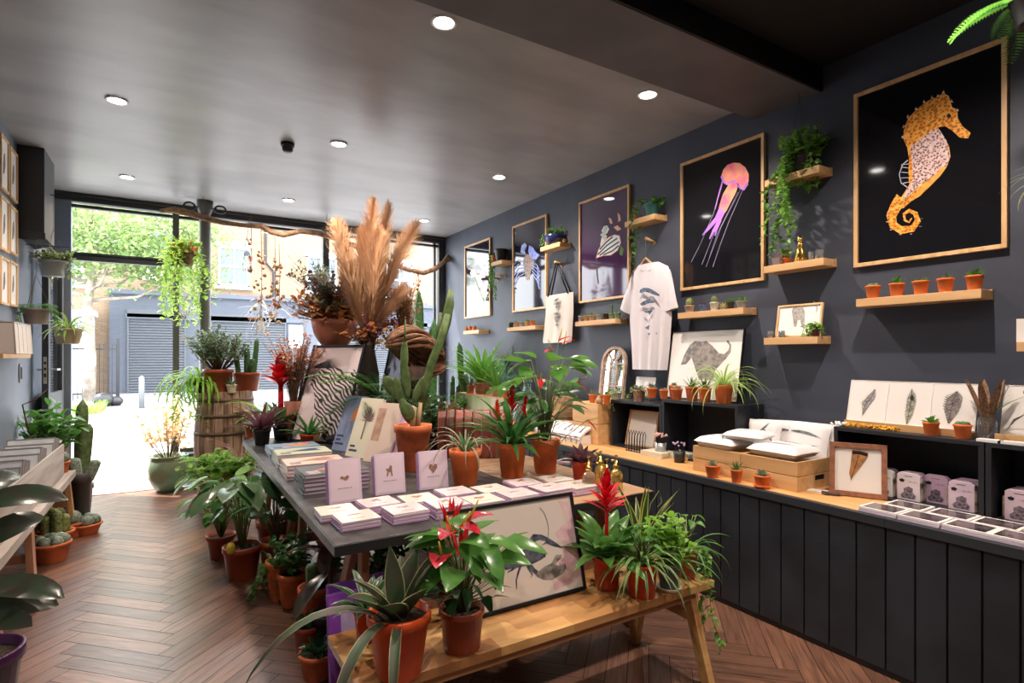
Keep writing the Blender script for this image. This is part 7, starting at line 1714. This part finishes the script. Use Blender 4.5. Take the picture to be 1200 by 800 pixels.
# driftwood knot on a stump
kn = thing('driftwood_knot', 'big twisted brown driftwood root on the table beside the pampas', 'driftwood', tuple(PY(487, 500, 4.55).xy) + (TZ + .62,), -.3)
rr = random.Random(12); m = MB()
for k in range(56):
    ph = rr.uniform(-1.1, 1.1); r0 = rr.uniform(.10, .165); pts = []
    for i in range(13):
        q = i / 12; a = -2.3 + 4.0 * q + rr.uniform(-.05, .05)
        pts.append((-.24 + .50 * q, r0 * math.sin(ph * 1.7 + q * 1.5) * .9 * (.35 + math.sin(PI * q) ** .8), .19 + r0 * math.cos(ph * 1.7 + q * 1.5) * (.35 + math.sin(PI * q) ** .8) - .16 * (q - .3)))
    m.tube(pts, [.005] + [rr.uniform(.010, .026) for _ in range(11)] + [.005], 6)
build('twisted_wood', m, mat('driftwood', (.30, .14, .07), .7, col2=(.11, .045, .025), scale=9, stretch=(1, 6, 6), bump=.6, bscale=30), kn, True)
sp2 = thing('wooden_stump', 'dark stump holding up the driftwood root', 'stump', tuple(PY(487, 500, 4.55).xy) + (TZ + .001,))
build('stump', MB().lathe([(0, 0), (.13, 0), (.12, .2), (.10, .45), (.12, .66), (0, .67)], 18), mat('stump_bark', (.07, .04, .03), .8, var=.3, scale=14, bump=.5), sp2, True)
p = PY(450, 500, 4.6); fr_ = planter('potted_fern', 'green sword fern arching in front of the zebra print', (p.x, p.y, TZ + .001), .11, .40, plast_black, lambda t, z: (fern(t, z, 30, .55, L_deep, 5, W=.075, el=(.3, 1.3), droop=1.4), fern(t, z + .02, 4, .74, L_green, 8, W=.10, el=(.85, 1.0), droop=1.2, az=[PI - .15, PI + .15, PI * .8], name='long_fronds')))
dfr = framed('small_dark_framed_print', 'narrow dark framed print standing edge-on beside the driftwood', 'framed print', (PY(451, 500, 4.95).x, 4.80, TZ + .40), R(-75), R(14), .30, .48, .02, .02, black_frame, mat('blue_grey_print', (.20, .24, .34), .3))
t = thing('display_box', 'dark box under the small framed print behind the fern', 'box', (dfr.location.x + .1, 4.88, TZ + .001)); build('box', MB().bb(-.16, .16, -.2, .14, 0, .39), wood_red, t, bevel=.01); build('lid', MB().bb(-.165, .165, -.205, .145, .37, .395), wood_red, t)
# small plants filling the middle distance on the far end of the table
for px, py, r, h, pm, lb, fn in ((508, 531, .09, .12, plast_black, 'dark leafy plant in a black pot right of the big cactus', lambda t, z: bush(t, z, .36, .20, 26, 9, .07, .035, L_dark, 61, 'oval', sr=.003)),
        (530, 524, .09, .11, plast_black, 'bronze-leaved bushy plant behind the red trunk', lambda t, z: bush(t, z, .30, .16, 24, 9, .06, .03, leafmat('bronze_leaf', (.16, .13, .06), (.08, .10, .04)), 62, 'oval', sr=.003)),
        (470, 521, .08, .12, terra, 'feathery dark plant behind the big cactus', lambda t, z: fern(t, z, 20, .30, L_deep, 9, W=.05)),
        (437, 524, .08, .12, plast_brown, 'low green plant in the shade of the fern', lambda t, z: bush(t, z, .22, .16, 18, 8, .05, .035, L_deep, 63, 'oval', sr=.003))):
    tpot(px, py, r, h, pm, 'potted_plant', lb, fn)

# ================================================================= FOREGROUND BENCH
BZ = .46
ac = wood('acacia', (.60, .33, .13), (.30, .13, .05), .28, 'X', .9, .03); ac2 = wood('acacia_pale', (.66, .40, .16), (.44, .22, .08), .26, 'X', .9, .03); ac3 = wood('acacia_brown', (.44, .21, .08), (.24, .10, .035), .26, 'X', .9, .03)
bb_ = thing('wooden_bench', 'low varnished wooden bench in the foreground carrying plants and the lobster print', 'bench', (1.33, 1.93, 0))
W2, D2 = .83, .205
strip = [-D2, -.125, -.04, .05, .13, D2]
for k in range(5):
    cuts = [-W2] + [(-W2 + .18 + .12 * (k % 3) + .33 * q) for q in range(5) if -W2 + .18 + .12 * (k % 3) + .33 * q < W2 - .1] + [W2]
    for q in range(len(cuts) - 1): build('top_strip', MB().bb(cuts[q] + .0002, cuts[q + 1] - .0002, strip[k] + .0002, strip[k + 1] - .0002, BZ - .032, BZ), [ac, ac2, ac3][(k * 2 + q * 5) % 3], bb_)
build('apron', MB().bb(-W2 + .12, W2 - .12, -D2 + .03, -D2 + .05, BZ - .075, BZ - .033), ac, bb_)
build('rear_apron', MB().bb(-W2 + .12, W2 - .12, D2 - .05, D2 - .03, BZ - .075, BZ - .033), ac, bb_)
for sx in (-1, 1):
    for sy in (-1, 1): build('leg', MB().bar((sx * (W2 - .10), sy * .13, BZ - .034), (sx * (W2 - .08), sy * .24, 0), .05, .038, up=(1, 0, 0)), ac2, bb_, bevel=.002)
    build('leg_rail', MB().bar((sx * (W2 - .09), -.16, .30), (sx * (W2 - .09), .16, .30), .03, .05), ac, bb_)
def onB(px, py, z=BZ): return PZ(px, py, z)
lb_ = framed('framed_lobster_print', 'black framed print of a dark crustacean with one big claw on the foreground bench', 'framed print', (1.262, 1.968, BZ + .001), 0, R(14.5), .645, .425, .014, .02, black_frame, mat('lobster_paper', (.70, .62, .58), .10, spec=.7))
Zl = lambda pts: zo(600, 520, 4, pts)
slate = mat('crustacean_slate', (.035, .04, .065), .5, col2=(.13, .14, .19), scale=45); claw = mat('claw_grey', (.12, .11, .11), .5, col2=(.34, .30, .28), scale=35); rose = mat('rose_cloud', (.62, .36, .46), .5, col2=(.72, .56, .56), scale=14)
art(lb_, 'rose_cloud', [Zl([(215, 260), (262, 275), (285, 330), (300, 420), (320, 520), (335, 620), (200, 690), (190, 640), (270, 600), (215, 560), (250, 480), (200, 420), (255, 360)])], mat('rose_cloud', (.62, .36, .46)), -.0112, th=.0004)
art(lb_, 'crustacean_body', [Zl([(-60, 555), (-10, 520), (40, 500), (75, 485), (95, 465), (130, 478), (150, 500), (160, 520), (140, 540), (100, 560), (60, 572), (20, 580), (-30, 590)])], slate, -.0118, th=.0005)
art(lb_, 'upper_claw', [Zl([(88, 470), (85, 440), (100, 422), (140, 425), (170, 440), (210, 465), (238, 488), (200, 480), (160, 465), (140, 475), (160, 455), (130, 448), (110, 455), (105, 475)])], slate, -.0122, th=.0005)
art(lb_, 'big_claw', [Zl([(120, 600), (150, 575), (185, 560), (205, 520), (232, 518), (230, 535), (205, 560), (215, 572), (250, 560), (255, 580), (235, 610), (190, 635), (150, 635), (115, 620)])], claw, -.0122, th=.0005)
art(lb_, 'crustacean_legs', ribbon(Zl([(75, 560), (100, 590), (125, 610)]), [6, 5, 5]) + ribbon(Zl([(40, 572), (30, 600), (20, 640), (22, 680)]), [2.5, 2.2, 1.6, .6]) + ribbon(Zl([(20, 575), (0, 590), (-20, 600)]), [2.5, 2, .6]) + ribbon(Zl([(130, 520), (150, 530), (158, 525)]), [2, 1.6, .8]) + ribbon(Zl([(70, 570), (95, 612), (90, 625)]), [2, 1.5, .6]), slate, -.0120, th=.0005)
art(lb_, 'antenna', ribbon(Zl([(130, 300), (150, 320), (165, 360), (172, 400), (168, 440), (155, 465)]), .5) + ribbon(Zl([(258, 470), (300, 462)]), .5), slate, -.0124, th=.0004)
art(lb_, 'blue_speckles', [Zl([(x - 4, y - 6), (x + 4, y - 4), (x + 2, y + 6)]) for x, y in ((-40, 540), (-20, 532), (0, 528), (20, 520), (-30, 560), (45, 512))], mat('vivid_blue', (.05, .10, .55), .4), -.0126, th=.0004)
# A: striped snake-like plant in the big orange pot
pA = onB(468, 788)
def succA(t, z):
    Lm = [leafmat('snake_dark', (.030, .066, .024), (.055, .045, .035), rough=.5, translu=.1), leafmat('snake_edge', (.42, .40, .22))]
    rr = random.Random(2)
    spec = [(2.7, 1.0, .20, .085), (1.9, 1.35, .24, .075), (.6, 1.3, .23, .08), (-.4, 1.15, .25, .07), (-2.2, .75, .21, .10), (3.5, .75, .24, .095), (-1.2, .9, .19, .09), (-.9, 1.3, .25, .06), (1.2, 1.0, .22, .07), (.1, .7, .2, .07)]
    for az, el, L, W in spec: build('leaf', MB().blade((.015 * math.cos(az), .015 * math.sin(az), z - .01), az, el, L, W, rr.uniform(-.2, .5), 'sword', .28, 8, rr.uniform(-.3, .3), .10), Lm, t, True)
    for az, el, L, W, dr in ((3.35, .75, .52, .042, 1.9), (3.9, .45, .46, .04, 1.9), (3.0, .55, .40, .045, 1.5), (4.3, .3, .34, .034, 1.9)): build('long_leaf', MB().blade((.05 * math.cos(az), .05 * math.sin(az), z), az, el, L, W, dr, 'sword', .2, 10, 0, .10), Lm, t, True)
planter('snake_plant', 'dark cream-edged leafy plant in the biggest orange pot at the front of the bench', (pA.x, pA.y, BZ + .001), .105, .205, mat('glossy_orange_pot', (.66, .085, .018), .35, var=.1), succA, rb=.072)
pB = onB(541, 758)
def anth(t, z):
    heartleaves(t, z, 24, .30, .15, .155, .12, leafmat('anthurium_gloss', (.10, .26, .05), (.05, .16, .035), rough=.22), 13, el=-.1, asym=(.2, .35))
    heartleaves(t, z, 22, .13, .12, .08, .055, L_dark, 14, el=-.3, name='low_leaves')
    spathe(t, [(-.02, -.03, z + .315, -1.2, .1), (.02, -.02, z + .33, -.2, .3), (-.05, -.02, z + .30, -2.4, .2), (-.10, -.05, z + .235, -2.2, .1)], mat('glossy_spathe', (.46, .015, .035), .22, col2=(.28, .008, .02), scale=30, coat=.3), L_yel, .095, .095)
    rosette(t, z + .2, 5, .15, .02, (1.0, 1.5), .1, 'lance', L_red, 'red_spikes', rs=3, seg=5, az0=2)
planter('anthurium', 'red flowering anthurium in a brown plastic pot left of the crustacean print', (pB.x, pB.y, BZ + .001), .082, .145, plast_brown, anth, rb=.066)
pC = onB(711, 688)
def guz(t, z):
    rosette(t, z, 24, .27, .072, (.35, 1.25), .85, 'strap', leafmat('guzmania_leaf', (.09, .24, .05), (.06, .17, .04), rough=.25), rs=23, seg=8, r0=.012, fold=.18)
    bromeliad_flower(t, z, .38, L_red, .045, base=.2, n=30)
    m = MB()
    for i in range(22): q = i / 22; m.blade((.0, .0, z + .24 + .12 * q), i * 2.4, 1.1 + .3 * q, .055, .022, .1, 'oval', .2, 3)
    build('flower_head', m, L_red, t, True)
    o = build('pale_red_bract', MB().blade((.01, 0, z + .22), .1, 1.0, .14, .035, -.2, 'lance', .2, 6), leafmat('pale_red', (.75, .15, .12), (.7, .08, .08)), t, True)
planter('guzmania', 'green bromeliad with a tall red flower head in a red pot on the bench', (pC.x, pC.y, BZ + .001), .066, .145, plast_red, guz, rb=.052)
pD = onB(752, 697)
planter('spider_plant', 'narrow-leaved spider plant spilling over a red pot on the bench', (pD.x, pD.y, BZ + .001), .070, .145, plast_red, lambda t, z: (rosette(t, z, 58, .26, .0125, (.2, 1.35), 2.0, 'strap', [L_green, L_cream], rs=33, seg=9, edge=.25), heartleaves(t, z, 14, .18, .07, .05, .035, L_green, 9)), rb=.056)
pE = onB(784, 690)
planter('potted_plant', 'grey pot on a cream saucer with fresh green leaves near the bench end', (pE.x, pE.y, BZ + .001), .056, .12, mat('slate_pot', (.10, .12, .15), .5), lambda t, z: (bush(t, z, .24, .12, 20, 8, .05, .032, L_bright, 71, 'oval', sr=.002), rosette(t, z, 30, .24, .011, (.3, 1.3), 1.8, 'strap', L_green, 'grassy_leaves', rs=34, seg=8)), saucer=mat('cream_saucer', (.66, .58, .44), .5))
pF = onB(806, 676)
def ivyF(t, z):
    vines(t, [(.03, -.01, z, -.2, .55, .10), (.03, -.02, z, -.6, .40, .08), (.02, .02, z, .5, .25, .07), (-.02, .02, z, 2, .12, .06)], L_ivy, 7, .04, .035)
    rosette(t, z, 20, .22, .012, (.3, 1.3), 1.8, 'strap', L_green, rs=35, seg=8)
    heartleaves(t, z, 10, .2, .08, .05, .04, L_green, 19)
planter('potted_plant', 'brown pot with trailing ivy hanging off the right end of the bench', (pF.x, pF.y, BZ + .001), .048, .13, plast_brown, ivyF)
pG = onB(757, 668)
planter('sansevieria', 'yellow-edged upright sansevieria leaves behind the spider plant', (pG.x, pG.y + .03, BZ + .001), .055, .12, plast_black, lambda t, z: (rosette(t, z, 9, .34, .036, (.9, 1.5), .3, 'sword', [L_dark, L_yel], rs=44, edge=.3, seg=7, fold=.2), build('curling_tendrils', MB().tube([(0, 0, z), (.06, 0, z + .2), (.12, 0, z + .26), (.14, 0, z + .2), (.11, 0, z + .18)], .0025, 5), stem_m, t, True)))
pH = onB(432, 752)
planter('potted_plant', 'small red pot of striped leaves half hidden behind the biggest orange pot', (pH.x, pH.y + .02, BZ + .001), .05, .12, plast_red, lambda t, z: rosette(t, z, 22, .17, .035, (.3, 1.2), .9, 'lance', [L_dark, L_grey], rs=45, edge=.3, seg=6))
pI = onB(452, 742)
planter('potted_plant', 'red-spiked bromeliad pot behind the anthurium, leaning towards the table', (1.02, 2.06, BZ + .001), .055, .12, plast_brown, lambda t, z: (rosette(t, z, 14, .30, .035, (.9, 1.45), .5, 'lance', [L_purple, L_pink], rs=46, edge=.25, seg=7), build('red_bracts', (lambda m: [m.blade((-.06, -.02, z + .22), i * 1.2, 1.2, .15, .02, .05, 'lance', .2, 4) for i in range(7)] and m)(MB()), L_red, t, True)))
# purple frames standing under the table corner
pv = mat('purple_paint', (.20, .05, .38), .45, var=.2)
for i in range(4):
    t = framed('purple_frame', '%s purple painted frame leaning under the near table corner' % ['front', 'second', 'third', 'rearmost'][i], 'picture frame', (.72 + .012 * i, 2.33 + .05 * i, .001), .1, R(6), .34, .52 - .02 * (i % 2), .05, .03, pv, mat('pale_lilac_back', (.45, .36, .60), .5), 'purple frames under the table')
# ================================================================= PLANTS ON THE FLOOR UNDER THE TABLE
def fpot(px, py, r, h, pm, name, label, fn, cat='potted plant', z0=0): 
    p = PZ(px, py, 0.0); return planter(name, label, (p.x, p.y, z0), r, h, pm, fn, cat)
fpot(259, 652, .105, .17, plast_brown, 'potted_plant', 'brown pot with glossy green leaves on the floor at the far left table leg', lambda t, z: (heartleaves(t, z, 22, .30, .17, .16, .07, L_green, 51, prof='lance', el=-.2), heartleaves(t, z, 14, .5, .22, .18, .07, leafmat('fresh_leaf', (.14, .32, .05)), 52, prof='lance', el=0)))
fpot(284, 676, .125, .22, plast_brown, 'potted_plant', 'terracotta-coloured pot with long dark drooping leaves on the floor at the table side', lambda t, z: (heartleaves(t, z, 24, .55, .20, .26, .11, leafmat('philodendron', (.05, .13, .045), (.10, .14, .08), rough=.2), 53, prof='lance', el=-.4, asym=(2.6, .2)), build('yellow_fruit', MB().ball((-.08, -.12, z + .05), .03, 10, 1.3), mat('lemon', (.55, .42, .04), .4), t, True)))
for px, py, r, h, pm, name, lb, fn in (
    (258, 606, .12, .42, plast_brown, 'potted_palm', 'dense lime fern-like plant beside the barrel', lambda t, z: (fern(t, z, 46, .42, leafmat('lime_fern', (.24, .42, .08), (.14, .30, .05)), 6, W=.07, el=(.3, 1.3), droop=1.5), bush(t, z, .26, .36, 50, 12, .06, .045, leafmat('lime_fern', (.24, .42, .08)), 66, 'oval', sr=.002))),
    (283, 598, .10, .45, plast_black, 'cordyline', 'thin arching pinkish-brown cordyline by the barrel', lambda t, z: rosette(t, z, 40, .52, .014, (.4, 1.4), 1.5, 'strap', L_pink, rs=55, seg=9)),
    (322, 655, .13, .30, plast_brown, 'potted_plant', 'big broad-leaved grey-green plant pushing up against the table edge', lambda t, z: heartleaves(t, z, 14, .40, .20, .26, .12, leafmat('broad_grey', (.07, .13, .08), (.12, .17, .11), rough=.22), 56, prof='oval', el=0, asym=(2.6, .3)))):
    fpot(px, py, r, h, pm, name, lb, fn)
fpot(330, 700, .095, .24, terra, 'potted_plant', 'upper terracotta pot with small round leaves under the table edge', lambda t, z: vines(t, [(.04 * math.cos(a), .04 * math.sin(a), z, a, .3, .06) for a in [i * .7 for i in range(9)]] , L_green, 57, .04, .035))
fpot(343, 708, .09, .20, terra, 'potted_plant', 'second terracotta pot with small dark foliage under the table edge', lambda t, z: bush(t, z, .28, .16, 24, 8, .05, .03, L_deep, 58, 'oval', sr=.002))
fpot(322, 672, .10, .24, plast_brown, 'potted_plant', 'leafy dark plant in a brown pot deep under the table', lambda t, z: heartleaves(t, z, 22, .36, .2, .15, .08, L_deep, 59, prof='lance', el=-.2))
fpot(368, 742, .085, .26, terra, 'potted_cactus', 'terracotta pot with a dark upright cactus under the near table corner', lambda t, z: cact_cols(t, z, [(0, 0, .045, .16, 0, 0), (.04, .03, .03, .1, 0, 0)], cact_m), 'potted cactus')
fpot(360, 765, .075, .15, plast_brown, 'potted_plant', 'brown pot with a small succulent next to the rubber plant', lambda t, z: rosette(t, z, 16, .08, .03, (.2, 1.3), .5, 'oval', L_dark, rs=61, seg=4))
L_rub2 = leafmat('burgundy_rubber_leaf', (.12, .055, .055), (.05, .06, .035), rough=.22)
pr = PZ(385, 762, 0); planter('rubber_plant', 'burgundy rubber plant with two big glossy leaves under the near table corner', (pr.x, pr.y, 0), .09, .20, plast_black, lambda t, z: rubber(t, z, .36, [(PI + .5, .22, .26, -.35), (PI - .3, .34, .20, .3), (PI + 1.2, .36, .20, -.1), (PI + 2.6, .33, .18, .2), (PI - 1.2, .3, .18, .3), (.3, .28, .16, .4)], 5, L_rub2))
pr = PZ(372, 792, 0); planter('potted_plant', 'shallow terracotta pot on the floor nearest the camera under the table', (pr.x, pr.y, 0), .085, .12, terra, lambda t, z: rosette(t, z, 14, .12, .03, (.4, 1.3), .7, 'lance', L_dark, rs=62, seg=5))
for i, (x, y) in enumerate(((.95, 3.1), (1.2, 3.5), (1.0, 4.2), (.9, 4.9), (1.5, 3.2), (1.7, 2.75))):
    planter('potted_plant', 'dim terracotta pot standing deep under the table, %s' % ['nearest the purple frames', 'second row', 'in the middle', 'at the far end', 'centre right', 'right behind the bench'][i], (x, y, 0), .10, .18, [terra, plast_brown][i % 2], lambda t, z: bush(t, z, .28, .18, 16, 7, .08, .04, L_deep, 80 + i, 'lance', sr=.003))

# ---------------------------------------------------------------- keep leaves inside the room: bend back whatever would pass a wall
bpy.context.view_layer.update()
for o in list(scene.objects):
    if o.type != 'MESH' or o.parent is None: continue
    top = o
    while top.parent: top = top.parent
    if 'category' not in top.keys() or not (XL - .01 <= top.location.x <= XR + .01) or top.location.y > YF: continue
    M = o.matrix_world; vs = o.data.vertices
    if o.data.users > 1: continue
    bad = False
    for v in vs:
        x = (M @ v.co)
        if x.x > XR - .003 or x.x < XL + .003:
            bad = True; break
    if not bad: continue
    Mi = M.inverted()
    for v in vs:
        p = M @ v.co
        if p.x > XR - .003 and p.z > .5: p.x = XR - .003 - .0005 * (v.index % 5); v.co = Mi @ p
        elif p.x < XL + .003: p.x = XL + .003 + .0005 * (v.index % 5); v.co = Mi @ p
